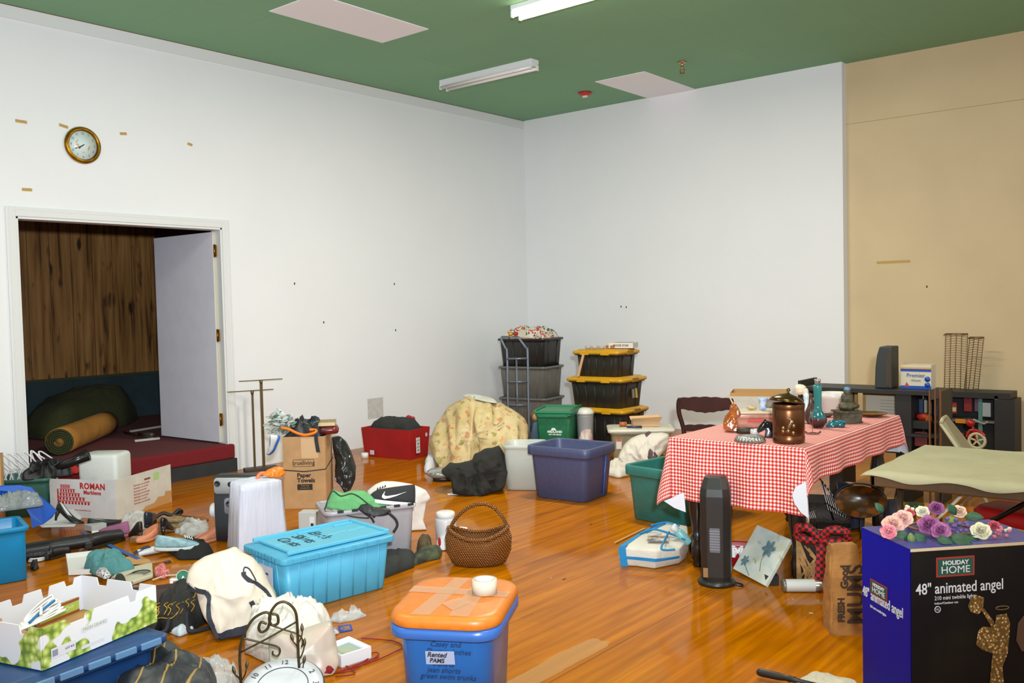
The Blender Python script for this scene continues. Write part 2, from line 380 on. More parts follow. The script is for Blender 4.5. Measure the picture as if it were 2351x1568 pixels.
# open door leaf in the doorway
dr = thing('door_1', 'x', 'x', (-.075, DY1-.03, SZ+.012), math.radians(180+2.5)); dr['kind'] = 'structure'
for k in ('label', 'category'): del dr[k]
m = MB(); m.box((.49, 0, 1.0), (.98, .04, 2.0)); part('door_panel', m, M((238, 238, 250), .5, var=.02), dr, bevel=.003)
m = MB(); m.box((-.0012, 0, 1.0), (.002, .036, 2.0)); part('door_edge', m, M((222, 214, 190), .5), dr)
for z in (.22, 1.02, 1.82):
    m = MB(); m.box((-.012, .0, z), (.02, .03, .11)); m.cyl((-.024, .018, z-.06), (-.024, .018, z+.06), .009, 10); m.box((-.036, .02, z), (.02, .004, .11)); part('hinge', m, M((170, 120, 40), .3, .9), dr)
# replaced ceiling tiles
for k, (a, b, x, y) in enumerate((((1.335, -4.985), (1.928, -3.748), 0, 0), ((1.903, -1.12), (2.53, -.002), 0, 0))):
    m = MB(); m.box(((a[0]+b[0])/2, (a[1]+b[1])/2, CH-.003), (b[0]-a[0], b[1]-a[1], .006))
    single('ceiling_tile', m, M((250, 250, 254), .8, bump=.1, bs=120), ('large plain white ceiling tile near the top left', 'smaller-looking white ceiling tile meeting the back wall')[k], 'tile', group=None)
# fluorescent fixtures
def fixture(label, loc, lit, L=1.24):
    t_ = thing('fluorescent_fixture', label, 'ceiling light', loc)
    m = MB(); m.box((0, 0, -.018), (L, .12, .036)); m.prism([(-.06, -.036), (-.03, -.066), (.03, -.066), (.06, -.036)], -L/2, L/2, Matrix(((0, 0, 1, 0), (1, 0, 0, 0), (0, 1, 0, 0), (0, 0, 0, 1)))); part('housing', m, M((232, 234, 236), .4), t_, bevel=.002)
    for s in (-1, 1):
        m = MB(); m.cyl((-L/2+.02, s*.052, -.082), (L/2-.02, s*.052, -.082), .017, 14)
        part('tube', m, M((255, 246, 214), .4, emit=9, name='lit_tube') if lit else M((238, 236, 232), .25), t_)
        for e in (-1, 1):
            m = MB(); m.box((e*(L/2-.012), s*.052, -.075), (.016, .03, .056)); part('lamp_holder', m, M((236, 236, 236), .4), t_, bevel=.003)
    return t_
fixture('unlit white twin-tube strip light on the green ceiling', (1.36, -2.31, CH-.001), 0, 1.26)
fixture('lit twin-tube strip light glowing at the top edge of the ceiling', (3.47, -3.68, CH-.001), 1)
# fire alarm and sprinkler
p = W(1343, 212, 2, CH); r_ = thing('fire_alarm', 'small red fire alarm light on the ceiling', 'alarm', (p.x, p.y, CH))
m = MB(); m.lathe([(.075, -.004), (.078, -.02), (.06, -.034), (.03, -.04)], 16); part('housing', m, M((196, 44, 24), .4), r_)
m = MB(); m.box((0, 0, -.045), (.06, .03, .03)); part('strobe', m, M((230, 226, 220), .2), r_, bevel=.006)
p = W(1566, 142, 2, CH); r_ = thing('sprinkler', 'brass sprinkler head hanging from the ceiling', 'sprinkler', (p.x, p.y, CH))
m = MB(); m.lathe([(.045, -.002), (.04, -.012), (.016, -.016), (.014, -.05), (.02, -.055), (.02, -.07), (.008, -.074)], 14); part('body', m, M((196, 160, 120), .3, .8), r_)
m = MB(); m.tube(rope_pts([(.016, 0, -.07), (.026, 0, -.09), (.004, 0, -.118)]), .004, 6); m.tube(rope_pts([(-.016, 0, -.07), (-.026, 0, -.09), (-.004, 0, -.118)]), .004, 6); m.lathe([(.004, -.112), (.03, -.118), (.03, -.122), (.004, -.124)], 14); part('deflector', m, M((150, 100, 60), .35, .8), r_)
# wall clock
p = W(188.5, 334, 0, 0); ck = thing('wall_clock', 'round brass-rimmed wall clock with a faded heart pattern face', 'clock', (.002, p.y, p.z)); ck.rotation_euler = (PI/2, 0, PI/2)
BR = M((176, 126, 26), .3, .85, var=.3, vs=14)
m = MB(); m.lathe([(.10, 0), (.150, .002), (.153, .014), (.143, .028), (.125, .034), (.119, .026), (.117, .012)], 48, caps=False); part('rim', m, BR, ck)
t = NT('clock_face'); v = t.n('TexVoronoi', {'Vector': t.coord(loc=(.02, .01, 0)), 'Scale': 11}).outputs['Distance']; d = t.n('VectorMath', {0: t.coord()}, operation='LENGTH').outputs['Value']
mk = t.math('MULTIPLY', t.math('LESS_THAN', v, .52), t.math('LESS_THAN', d, .062)); t.color(t.mix(t.math('MULTIPLY', mk, .8), (206, 222, 220), (196, 150, 84))); t.b.inputs['Roughness'].default_value = .3
m = MB(); m.lathe([(.119, .004), (.119, .012)], 40); part('face', m, t.m, ck)
for h in range(1, 13):
    a = PI/2 - h*PI/6; text(str(h), .030, M((70, 100, 104), .5), ck, (.097*math.cos(a), .097*math.sin(a), .013), (0, 0, 0), name='numeral', sx=.8)
for nm, ln, wd, hr in (('hour_hand', .050, .007, 7.72), ('minute_hand', .082, .005, 8.1)):
    a = PI/2 - hr*PI/6; m = MB(); m.prism([(-.012, -wd/2), (ln*.7, -wd*.5), (ln*.8, -wd*1.1), (ln, 0), (ln*.8, wd*1.1), (ln*.7, wd*.5), (-.012, wd/2)], .016, .018, Matrix.Rotation(a, 4, 'Z')); part(nm, m, M((24, 30, 30), .4), ck)
# bits of tape and nails left on the walls
def wallbit(name, label, cat, px, py, w_, h_, mat, ax=0, tilt=0, th=.0015, group=None):
    val = 0 if ax == 0 else (0 if px < 1932 else .12); p = W(px, py, ax, val)
    if ax == 0: loc = (.001, p.y, p.z); R = Euler((tilt, 0, 0)); d = (th, w_, h_)
    else: loc = (p.x, val-.001, p.z); R = Euler((0, -tilt, 0)); d = (w_, th, h_)
    m = MB(); m.box((0, 0, 0), d); return single(name, m, mat, label, cat, loc, R, group=group)
TAPE = M((206, 168, 96), .7, var=.15, vs=80)
for k, (px, py, w_, tl, lb) in enumerate(((48.5, 279, .088, -.02, 'upper left yellowed tape scrap on the white wall, near the corner of the photo'), (146, 289.5, .074, -.2, 'yellowed tape scrap tilted just above the wall clock'), (283, 307, .062, .1, 'yellowed tape scrap level with the clock, first to its right'), (436, 331.5, .05, -.2, 'small tape scrap farthest right of the clock'), (62, 435.5, .078, .03, 'tape scrap on the wall above the door frame corner'))):
    wallbit('tape_scrap', lb, 'tape', px, py, w_, .024, TAPE, tilt=tl, group='tape scraps on the left wall')
wallbit('tape_strip', 'long pale tape strip stuck on the beige wall', 'tape', 2051, 601.5, .33, .028, M((190, 158, 88), .7), ax=1)
for px, py, ax, lb in ((905, 652, 0, 'nail in the left white wall, rightmost upper one'), (676, 651, 0, 'tiny nail in the left white wall above the garment stand'), (908, 758, 0, 'nail in the left white wall, lower right one'), (743, 740, 0, 'tiny nail in the left white wall above the carton of towels'), (1426, 704, 1, 'left nail of the close pair on the back wall'), (1438, 705, 1, 'right nail of the close pair on the back wall'), (2128, 658, 1, 'nail in the beige wall below the tape strip')):
    wallbit('nail', lb, 'nail', px, py, .012, .022, M((60, 50, 46), .5), ax=ax, th=.006, group='nails left in the walls')
wallbit('wall_patch', 'square grey plaster patch low on the left wall', 'patch', 862, 937, .23, .225, M((204, 202, 196), .8, var=.06, vs=20), th=.002)
wallbit('smudge', 'x', 'x', 1775, 375, .01, .01, M((200, 200, 200)), ax=1) if 0 else None
# ================================================================== shared makers
BLK = M((26, 26, 28), .55, var=.3, vs=20); BLKG = M((20, 20, 22), .25); WHT = M((230, 230, 228), .5); CARD = M((190, 142, 92), .8, var=.1, vs=14)
CLEARP = M((226, 232, 232), .12, alpha=.38, name='clear_film', bump=.6, bs=22); STEEL = M((190, 192, 194), .25, .9)
def shoe(name, label, cat, loc, rz, L, up, sole, hc=.075, lace=None, heel=0, opening=(30, 28, 28), tilt=0, toe=.042, soleh=.018, group=None, roll=0):
    """a shoe lying on its sole, toe along +x"""
    r = thing(name, label, cat, loc, rz, group); r.rotation_euler = (roll, tilt, rz)
    def outl(s, z, lift=0):
        o = []
        for k in range(28):
            a = 2*PI*k/28; x = math.cos(a); wd = .5*(.30 if x < 0 else .36)*(1 - .12*max(0, x)**2) * (1 - .1*math.exp(-((x+.1)/.3)**2))
            o.append(Vector((x*L/2*s, math.sin(a)*wd*L*s + .0, z + lift*max(0, x)**2)))
        return o
    m = MB(); m.loft([outl(.94, heel*.0, .01), outl(1.0, .005, .012), outl(1.0, soleh, .012), outl(.96, soleh+.003, .01)])
    if heel:
        m = MB(); m.loft([outl(.96, soleh, 0), outl(.98, soleh+.006, 0)]); m.warp(lambda p: Vector((p.x, p.y, p.z + heel*max(0, min(1, (.15*L-p.x)/(.5*L)))**1.3)))
        m.tube([(-L*.40, 0, heel+soleh), (-L*.42, 0, heel*.4), (-L*.41, 0, .002)], .012, 8, rs=[.02, .009, .008])
    part('sole', m, sole, r)
    rings = []; cx = -.13*L
    for j in range(9):
        t = j/8; rg = []
        for k in range(28):
            a = 2*PI*k/28; b = outl(.97, soleh, .01)[k]; c = Vector((cx + math.cos(a)*L*.30, math.sin(a)*L*.095, hc + .02*(-math.cos(a))))
            e = t**1.5; p = b.lerp(c, e); p.z = b.z + (c.z-b.z)*math.sin(t*PI/2)**.9; p.y += math.sin(a)*L*.018*math.sin(PI*t)
            if math.cos(a) > .3: p.z = min(p.z, toe + (hc-toe)*min(1, max(0, (.42*L - p.x)/(.45*L))) + soleh)
            rg.append(p)
        rings.append(rg)
    m = MB(); m.loft(rings, False, False)
    if heel: m.warp(lambda p: Vector((p.x, p.y, p.z + heel*max(0, min(1, (.15*L-p.x)/(.5*L)))**1.3)))
    part('upper', m, up, r, solid=.002)
    m = MB(); rg = rings[-1]; m.loft([[p + Vector((0, 0, -.002)) for p in rg], [Vector((cx+(p.x-cx)*.8, p.y*.7, soleh+.012)) for p in rg]], False, True)
    if heel: m.warp(lambda p: Vector((p.x, p.y, p.z + heel*max(0, min(1, (.15*L-p.x)/(.5*L)))**1.3)))
    part('lining', m, M(opening, .9), r)
    if lace:
        m = MB()
        for k in range(4):
            x = L*(.17+.05*k) - .0; z = toe + (hc-toe)*min(1, max(0, (.42*L-x)/(.45*L))) + soleh + .003; m.tube(rope_pts([(x+.006, -.022, z-.008), (x, -.008, z+.001), (x, .008, z+.001), (x-.006, .022, z-.008)], 4), .0028, 6)
        part('laces', m, lace, r)
    return r
def filmbag(name, label, px_poly, H, z=0, seed=0, mat=None, cat='plastic bag'):
    return heap(name, label, cat, px_poly, H, mat or CLEARP, z, seed=seed, fold=.03, fr=14, p=2, q=.7)
def panel(pts, th, mb):       # a thin quad panel through 4 world/local points
    p = [Vector(q) for q in pts]; n = (p[1]-p[0]).cross(p[3]-p[0]).normalized()*th/2
    mb.add([q-n for q in p]+[q+n for q in p], [(3,2,1,0),(4,5,6,7),(0,1,5,4),(1,2,6,5),(2,3,7,6),(3,0,4,7)], False); return mb

# ================================================================== inside the doorway
ROLLG = NT('olive_carpet'); ROLLG.color(ROLLG.mix(ROLLG.noise(60, 4), (70, 74, 34), (40, 44, 22))); ROLLG.b.inputs['Roughness'].default_value = 1; ROLLG.bump(ROLLG.noise(150), .8, .01)
def roll(name, label, a, b, R, mat_out, mat_end, turns=4):
    a = Vector(a); b = Vector(b); d = (b-a); L = d.length; r = thing(name, label, 'carpet roll', a); r.rotation_euler = d.to_track_quat('X', 'Z').to_euler()
    m = MB(); rings = []
    for k in range(9): x = L*k/8; rings.append([Vector((x, R*math.cos(2*PI*i/28)*(1+.03*math.sin(k*1.7+i)), R*math.sin(2*PI*i/28)*.96)) for i in range(28)])
    m.loft(rings); part('outer_layer', m, mat_out, r)
    P = []; N = turns*22
    for k in range(N+1): t = k/N; q = R*(.30+.68*t); P.append((-.004, q*math.cos(2*PI*turns*t), q*math.sin(2*PI*turns*t)*.96))
    m = MB(); m.tube(P, R*.09, 5); part('spiral_edge', m, mat_end, r)
    m = MB(); m.cyl((-.003, 0, 0), (.02, 0, 0), R*.26, 14); part('core', m, M((150, 108, 48), .9), r); return r
z0 = SZ+.004
a = G(133, 1046, z0); b = G(268, 1003, z0); R_ = .125
roll('carpet_roll', 'tan backed carpet roll on the red stage, its green spiral end facing the room', (a.x, a.y+.02, z0+R_), (b.x-.25, b.y+.02, z0+R_), R_, M((186, 126, 44), .95, bump=.5, bs=80, var=.12), ROLLG.m)
F = Fr(180, 985, z0)
m = heap_mb(F.pts([(45, 1005), (110, 1012), (200, 995), (290, 978), (318, 962), (300, 945), (180, 955), (60, 975)]), .42, seed=4, fold=.03, fr=3, p=2.4, q=.6, peak=(.25, 0))
single('olive_carpet_bundle', m, ROLLG.m, 'dark olive green carpet folded up behind the tan roll on the stage', 'carpet', F.p, F.rz)
p1 = G(312, 955, z0); m = MB(); m.box((0, 0, .06), (.10, 1.1, .12)); single('red_board', m, M((150, 24, 32), .6), 'low red padded board along the foot of the stage back wall', 'board', (p1.x-.1, p1.y+.25, z0))
for (A, B, lb) in (((300, 990), (368, 979), 'white metal strip on the stage, the farther one by the open door'), ((309, 1012), (366, 1006), 'white metal strip on the stage, the nearer one by the open door')):
    a, b = G(*A, z0+.01), G(*B, z0+.01); d = b-a; m = MB(); m.box((d.length/2, 0, 0), (d.length, .03, .02)); single('metal_strip', m, M((212, 212, 208), .35, .3), lb, 'metal strip', a, math.atan2(d.y, d.x), group='metal strips on the stage')
a, b = G(285, 992, z0+.015), G(350, 1005, z0+.015); m = MB(); m.cyl(a-a, b-a, .012, 8); m.cyl((b-a)*.55+Vector((0, 0, .01)), b-a+Vector((0, 0, .03)), .02, 8)
single('door_closer_arm', m, M((110, 104, 94), .4, .6), 'dull grey metal rod lying between two white strips on the stage', 'metal rod', a)

# ================================================================== far left pile
C, th, wd, dp = boxframe((268, 1194), (117, 1183), (394, 1151))
car = thing('printed_carton', 'open white carton printed with red arena drawing and ROMAN lettering', 'box', C, 0)
Lp, Rp = G(117, 1183)-C, G(394, 1151)-C; hC = Zat(266, 1102, C); hL = Zat(120, 1099, C+Lp); hR = Zat(389, 1066, C+Rp)
WC = M((214, 214, 216), .6, var=.05, vs=8); WC2 = M((214, 208, 196), .6, var=.06, vs=8); Z_ = Vector((0, 0, 1))
m = panel([Lp, Vector(), Z_*hC, Lp+Z_*hL], .004, MB()); part('front_panel', m, WC, car)
m = panel([Vector(), Rp, Rp+Z_*hR, Z_*hC], .004, MB()); part('side_panel', m, WC2, car)
m = panel([Rp, Rp+Lp*.8, Rp+Lp*.8+Z_*.12, Rp+Z_*.12], .004, MB()); panel([Rp+Lp*.8, Lp, Lp+Z_*.18, Rp+Lp*.8+Z_*.12], .004, m); panel([Vector((0, 0, .003)), Rp+Z_*.003, Rp+Lp*.8+Z_*.003, Lp+Z_*.003], .004, m); part('back_panel', m, CARD, car)
RED = M((186, 26, 24), .6)
aL = math.atan2(-Lp.y, -Lp.x); aR = math.atan2(Rp.y, Rp.x)
def on(v, u, k=-.006): n = Vector((v.y, -v.x, 0)).normalized(); return v*u + n*(-k)
nL = Vector((-Lp).normalized()); nn = Vector((nL.y, -nL.x, 0))*.0035
def plc(u, z): return Lp*(1-u) + nn + Z_*z
lw = Lp.length
text('ROMAN', .062, RED, car, plc(.66, hC*.80), (PI/2, 0, aL), weight=.0022, spacing=1.12, sx=1.0); text('Marblene', .042, RED, car, plc(.655, hC*.645), (PI/2, 0, aL), weight=.0012, spacing=1.05)
text('www.romanmarblene.com', .014, RED, car, plc(.50, hC*.19), (PI/2, 0, aL), spacing=1.05)
m = MB()
for j in range(5):
    zz = hC*(.36+.10*j); u0, u1 = .13+.01*j, .62-.075*j
    n = int(10-1.2*j)
    for k in range(n):
        u = u0+(u1-u0)*(k+.5)/n; q = plc(u, zz); m.box(q, (lw*(u1-u0)/n*.55, .0012, hC*.062), Matrix.Rotation(aL, 3, 'Z'))
    q = plc((u0+u1)/2, zz+hC*.047); m.box(q, (lw*(u1-u0), .0012, hC*.016), Matrix.Rotation(aL, 3, 'Z'))
m.box(plc(.13, hC*.52), (.012, .0014, hC*.36), Matrix.Rotation(aL, 3, 'Z'))
part('arena_print', m, RED, car)
nR = Vector((Rp.y, -Rp.x, 0)).normalized()*.0035
for k in range(7):
    s_ = 'Marble figure care and handling guide set no'[:30-3*(k % 3)]
    text(s_, .019, M((190, 110, 96), .7), car, Rp*.30 + nR + Z_*(hC*.72-k*.023), (PI/2, 0, aR), align='LEFT', name='lettering', sx=.8)
m = MB(); m.box(Rp*.72+nR+Z_*(hR*.80), (.066, .001, .058), Matrix.Rotation(aR, 3, 'Z')); part('green_sticker', m, M((168, 204, 130), .7), car)
m = MB(); m.box(Rp*.55+nR+Z_*(hR*.80), (.07, .002, .014), Matrix.Rotation(aR, 3, 'Z')); part('hand_hole', m, M((120, 84, 50), .9), car)
m = MB(); rnd = random.Random(5); P = [(.45+.04*k, .02+.045*k*.8+rnd.uniform(-.01, .02)) for k in range(14)]
poly = [(Rp.length*.98, .0), (Rp.length*1.0, hR*.30), (Rp.length*.88, hR*.33), (Rp.length*.86, hR*.22), (Rp.length*.74, hR*.24), (Rp.length*.66, hR*.12), (Rp.length*.5, hR*.10), (Rp.length*.42, .0)]
m.prism(poly, 0, .002, Matrix.Translation(nR) @ Matrix.Rotation(aR, 4, 'Z') @ Matrix.Rotation(PI/2, 4, 'X')); part('torn_brown_patch', m, M((190, 140, 84), .9), car)
# foam box standing in it
F = Fr(222, 1158, 0, -28); cl = thing('foam_box', 'rounded white moulded foam box standing up out of the printed carton', 'foam box', F.p, F.rz)
hh = Zat(222, 1046, F.p); m = MB(); m.loft([rr(.30, .26, .02, .006), rr(.32, .27, .03, hh*.5), rr(.32, .27, .03, hh-.03), rr(.31, .26, .04, hh-.008), rr(.28, .23, .04, hh)]); m.xf(Matrix.Translation((.0, .16, 0))); part('body', m, M((226, 230, 226), .7, bump=.2, bs=90), cl)
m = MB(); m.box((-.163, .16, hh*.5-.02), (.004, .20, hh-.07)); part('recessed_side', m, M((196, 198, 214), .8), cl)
# green bin with odds and ends, hangers
F = Fr(72, 1186, 0, -16); bn = thing('green_bin', 'dark green plastic bin behind the printed carton at the far left', 'bin', F.p, F.rz)
part('tub', tote_mb(.40, .34, .29, .88).xf(Matrix.Translation((-.05, .14, 0))), M((46, 96, 84), .45, var=.1), bn)
for k, (px, py, w_, h_, lb) in enumerate(((75, 1092, .26, .07, 'black tangle of cables lying across the dark green bin'),)):
    m = heap_mb([(-.17, -.07), (.17, -.05), (.18, .08), (-.15, .1)], .09, seed=8, fold=.05, fr=20); single('cable_tangle', m, BLK, lb, 'cables', F.p + Vector((.02, .12, .285)), F.rz+.3)
hd = thing('hair_dryer', 'black flared plastic nozzle sticking out over the green bin towards the stage', 'appliance', F.p + Vector((.05, .16, .34)), F.rz)
m = MB(); m.tube([(-.02, 0, .0), (.13, .0, .05), (.25, 0, .10)], .03, 14, rs=[.028, .034, .046]); part('barrel', m, BLKG, hd)
m = MB(); m.tube([(.0, 0, .01), (-.06, 0, -.06)], .018, 8); part('handle', m, BLKG, hd)
m = heap_mb([(-.06, -.04), (.06, -.04), (.06, .04), (-.06, .04)], .05, seed=2); single('red_cloth', m, M((186, 24, 20), .8), 'small bright red cloth behind the white hangers', 'cloth', F.p + Vector((-.08, .34, .27)), F.rz)
HG = M((226, 226, 232), .35)
def hanger(loc, rz, ry, label, mat=HG, s=1.0):
    r = thing('clothes_hanger', label, 'hanger', loc, 0, 'white plastic hangers bundled at the far left'); r.rotation_euler = (ry, 0, rz)
    m = MB(); m.tube(rope_pts([(-.20*s, 0, -.02), (-.19*s, 0, .0), (-.01, 0, .10*s), (.01, 0, .10*s), (.19*s, 0, .0), (.20*s, 0, -.02), (.18*s, 0, -.03), (-.18*s, 0, -.03), (-.20*s, 0, -.02)], 4), .0065, 6); part('frame', m, mat, r)
    m = MB(); m.tube(rope_pts([(0, 0, .10*s), (0, 0, .135*s), (.022, 0, .155*s), (0, 0, .18*s), (-.018, 0, .165*s)], 4), .0035, 6); part('hook', m, mat, r); return r
hb = G(26, 1186); fz = F.rz
rnd = random.Random(3)
for k in range(9):
    h = hanger(hb + Vector((0, 0, .335)) + (Vector((math.cos(fz), math.sin(fz), 0)))*(-.10+.028*k) + Vector((0, .02*k, .0)), fz + rnd.uniform(-.25, .25), rnd.uniform(-.15, .15), 'white plastic hanger in the bundle left of the doorway, %s from the left' % ('first second third fourth fifth sixth seventh eighth ninth'.split()[k]))
    for c in h.children: pass
    h.rotation_euler = (rnd.uniform(-.15, .15), PI/2 + rnd.uniform(-.45, .10), fz + rnd.uniform(-.5, .5)); h.scale = (.72, 1, .9)
cb = Fr(-94, 1215, 0, -6); m = MB(); m.loft([rr(.30, .30, .003, 0), rr(.30, .30, .003, .50)]); m.box((0, -.151, .25), (.05, .002, .5))
single('tall_carton', m, M((206, 158, 100), .8, var=.1), 'tall plain cardboard carton cut off by the left edge of the photo', 'box', cb.p + Vector((-.005, .15, 0)), cb.rz)
m = MB(); hk = G(9, 1120); m.tube(rope_pts([(0, 0, .0), (.0, 0, .17), (.02, 0, .20), (.03, 0, .17), (.01, 0, .05)]), .006, 6); single('black_hook', m, BLKG, 'thin black wire hook beside the tall carton at the left edge', 'hook', hk + Vector((0, 0, .17)), cb.rz)

RX_ = Matrix.Rotation(PI/2, 4, 'X')
# blue open tub at the left edge, blue sheet over its back corner
F = Fr(66, 1334, 0, 8); TU = thing('blue_tub', 'bright cyan blue open storage tub with a rope handle at the left edge', 'storage tub', F.p, F.rz)
part('tub', tote_mb(.60, .36, .315, .93, r=.03).xf(Matrix.Translation((-.28, .19, 0))), M((0, 138, 196), .35, var=.06), TU)
m = MB(); m.tube(rope_pts([(-.16, .345, .27), (-.165, .33, .24), (-.14, .32, .225), (-.11, .32, .235), (-.105, .335, .265)]), .012, 8); part('rope_handle', m, M((176, 130, 60), .9, bump=.8, bs=120), TU)
P_ = [(-60, 1124), (-20, 1117), (20, 1116), (55, 1120), (78, 1128), (92, 1146), (112, 1166), (130, 1188), (120, 1204), (100, 1218), (76, 1224), (74, 1196), (62, 1168), (40, 1148), (10, 1140), (-60, 1144)]
F3 = Fr(66, 1300); m = MB(); m.prism([((x-66)*F3.s, (1300-y)*F3.s) for x, y in P_], 0, .006, RX_); m.warp(lambda p: Vector((p.x, p.y + .10*math.cos(p.x*4) + .02*noise.noise(p*6), p.z)))
single('blue_plastic_sheet', m, M((0, 84, 186), .5, bump=.15, bs=20), 'royal blue plastic sheet curling over the back of the cyan tub', 'sheet', loc_(F3, 0, .05, 0), F3.rz)
m = heap_mb([(-.16, -.08), (.13, -.08), (.15, .07), (-.16, .08)], .07, seed=6, fold=.03, fr=18); single('clear_bag', m, M((150, 158, 158), .1, alpha=.65, bump=.8, bs=30, name='film'), 'crumpled clear bag on the blue sheet at the left edge', 'plastic bag', G(20, 1168, .36) + Vector((0, .05, .0)), F.rz)
# ================================================================== shoe scatter
GL = G
def at(px, py, z=0.003): return G(px, py, z)
fz = Fr(250, 1230).rz
# long black boots and what lies on them
def tallboot(px, py, rz, label):
    r = thing('tall_boot', label, 'boot', at(px, py), rz, 'tall black boots')
    m = MB(); m.tube(rope_pts([(-.42, 0, .045), (-.2, 0, .05), (0, .0, .055), (.05, .0, .055), (.12, .05, .05), (.20, .10, .035), (.235, .12, .03)], 5), .05, 14, rs=None)
    N = len(m.v)//14
    m.v = [tuple(Vector((v[0], v[1], max(.004, .05 + (v[2]-.05)*.85 )))) for v in m.v]; part('shaft', m, M((22, 22, 24), .45, bump=.3, bs=14), r)
    m = MB(); m.prism([(.03, -.03), (.07, -.045), (.16, .0), (.27, .10), (.26, .125), (.18, .09), (.08, .03), (.03, .01)], .0, .022); part('sole', m, M((40, 32, 20), .4), r)
    m = MB(); m.box((.03, -.045, .035), (.05, .05, .05)); part('heel', m, M((30, 26, 22), .4), r, bevel=.008); return r
tallboot(190, 1262, fz+.10, 'long black boot lying on its side, toe pointing right')
bt2 = tallboot(105, 1284, fz-.10, 'shorter black boot shaft lying nearer the cyan tub'); bt2.scale = (.5, .8, .7)
F = Fr(132, 1236); poly = F.pts([(75, 1228), (98, 1243), (172, 1241), (189, 1220), (171, 1200), (118, 1198)]); 
m = MB(); m.prism(poly, .095, .10); single('white_card', m, M((200, 204, 206), .6), 'eight-sided sheet of white card lying across the black boots', 'card', F.p, F.rz)
F = Fr(190, 1226); m = MB(); m.box((0, 0, .02), (.11, .10, .04)); single('grey_box', m, M((176, 180, 180), .5), 'small pale grey box behind the white card', 'box', F.p+Vector((-.02, .10, .01)), F.rz+.5, bevel=.002)
shoe('high_heel', 'black high heeled shoe lying tipped against the printed carton', 'shoe', at(146, 1208, .10) + Vector((-.06, .06, 0)), fz-.35, .21, BLKG, BLK, hc=.05, heel=.06, opening=(200, 200, 200), tilt=.25)
shoe('clog', 'purple moulded foam clog between black shoes and the carton', 'shoe', at(262, 1232), fz+2.7, .22, M((156, 92, 128), .7, var=.1), M((150, 88, 124), .7), hc=.085, opening=(120, 60, 96))
m = MB(); rnd = random.Random(1)
shoe('pump_shoe', 'black flat shoe with a white insole behind the purple clog', 'shoe', at(240, 1210), fz+.3, .24, BLK, BLK, hc=.06, opening=(190, 190, 190))
shoe('heeled_shoe', 'dark brown heeled shoe standing right of the purple clog', 'shoe', at(312, 1240), fz+1.9, .20, M((34, 22, 20), .35), M((30, 20, 18), .5), hc=.07, heel=.05, opening=(24, 18, 16))
shoe('heeled_shoe', 'black heeled shoe poking up behind the pale blue sneaker', 'shoe', at(384, 1226), fz+1.2, .20, BLKG, BLKG, hc=.06, heel=.055)
shoe('slipper', 'peach terry slipper folded over, left of the pale blue sneaker', 'slipper', at(340, 1240), fz+4.1, .25, M((222, 148, 114), .95, bump=.8, bs=120), M((214, 140, 106), .9), hc=.065, opening=(200, 124, 90), soleh=.02, group='peach slippers')
shoe('slipper', 'peach terry slipper at the right end of the shoe pile', 'slipper', at(468, 1246), fz+3.6, .24, M((222, 148, 114), .95, bump=.8, bs=120), M((214, 140, 106), .9), hc=.06, opening=(200, 124, 90), soleh=.02, group='peach slippers')
shoe('moccasin', 'brown suede moccasin at the back of the shoe pile', 'shoe', at(437, 1206), fz+.1, .26, M((140, 84, 44), .9, var=.15), M((120, 70, 40), .8), hc=.07, opening=(60, 40, 26))
FUR = M((190, 158, 112), 1, bump=1.0, bs=160, var=.2, vs=60, bd=.02)
sf = shoe('fur_slipper', 'tan slipper with a thick fuzzy fur collar', 'slipper', at(405, 1218), fz-.35, .25, FUR, M((150, 110, 70), .9), hc=.06, opening=(120, 92, 62), soleh=.02)
m = MB(); m.tube([(-.03+.075*math.cos(2*PI*k/24), .032*math.sin(2*PI*k/24), .078) for k in range(24)], .017, 8, closed=True); m.noisy(.006, 90, 3); part('fur_collar', m, FUR, sf)
shoe('sneaker', 'pale blue canvas sneaker with white laces resting on black cloth', 'shoe', at(406, 1262, .04), fz-.13, .27, M((150, 190, 200), .85, var=.15, vs=30), M((206, 218, 216), .6), hc=.075, lace=M((232, 236, 236), .7), opening=(180, 200, 204), soleh=.022, tilt=.06)
shoe('ankle_boot', 'dark navy shiny shoe on the clear bags by the carton corner', 'shoe', at(345, 1204, .05), fz+1.3, .22, M((34, 42, 54), .2), BLK, hc=.09, opening=(20, 22, 26))
m = MB(); m.tube(rope_pts([(-.09, 0, .01), (-.03, .01, .04), (.03, 0, .02), (.08, .01, .05), (.10, .03, .03), (.07, .02, .01)]), .014, 8); single('black_sandal', m, BLK, 'black strappy sandal behind the fur slipper', 'sandal', at(385, 1190), fz)
heap('black_cloth', 'black cloth under the pale blue sneaker', 'cloth', [(384, 1268), (410, 1287), (470, 1286), (492, 1275), (470, 1248), (430, 1244)], .05, M((24, 24, 26), .9, bump=.4, bs=40), seed=3, fold=.02)
gl = thing('striped_sock', 'white ribbed sock with black stripes left of the black cloth', 'sock', at(352, 1272), fz+.15)
m = MB(); m.tube(rope_pts([(-.09, 0, .02), (-.03, .0, .025), (.04, .0, .03), (.10, .015, .03)]), .028, 12, rs=None); m.warp(lambda p: Vector((p.x, p.y*1.25, .004+max(0, p.z)*.8))); part('knit', m, M((216, 218, 224), .9, bump=.5, bs=60), gl)
m = MB()
for k in range(4): m.tube(rope_pts([(-.115, -.024+.016*k, .024), (-.06, -.026+.017*k, .047), (-.02, -.028+.018*k, .053)]), .003, 5)
part('dark_stripes', m, M((60, 62, 74), .9), gl)
filmbag('clear_bag', 'crinkled clear plastic bag below the printed carton corner', [(272, 1214), (300, 1222), (345, 1216), (360, 1200), (330, 1190), (285, 1196)], .07, seed=5)
filmbag('clear_bag', 'crinkled clear plastic bag beside the right peach slipper', [(400, 1226), (430, 1236), (478, 1226), (480, 1212), (440, 1206), (405, 1212)], .06, seed=7)
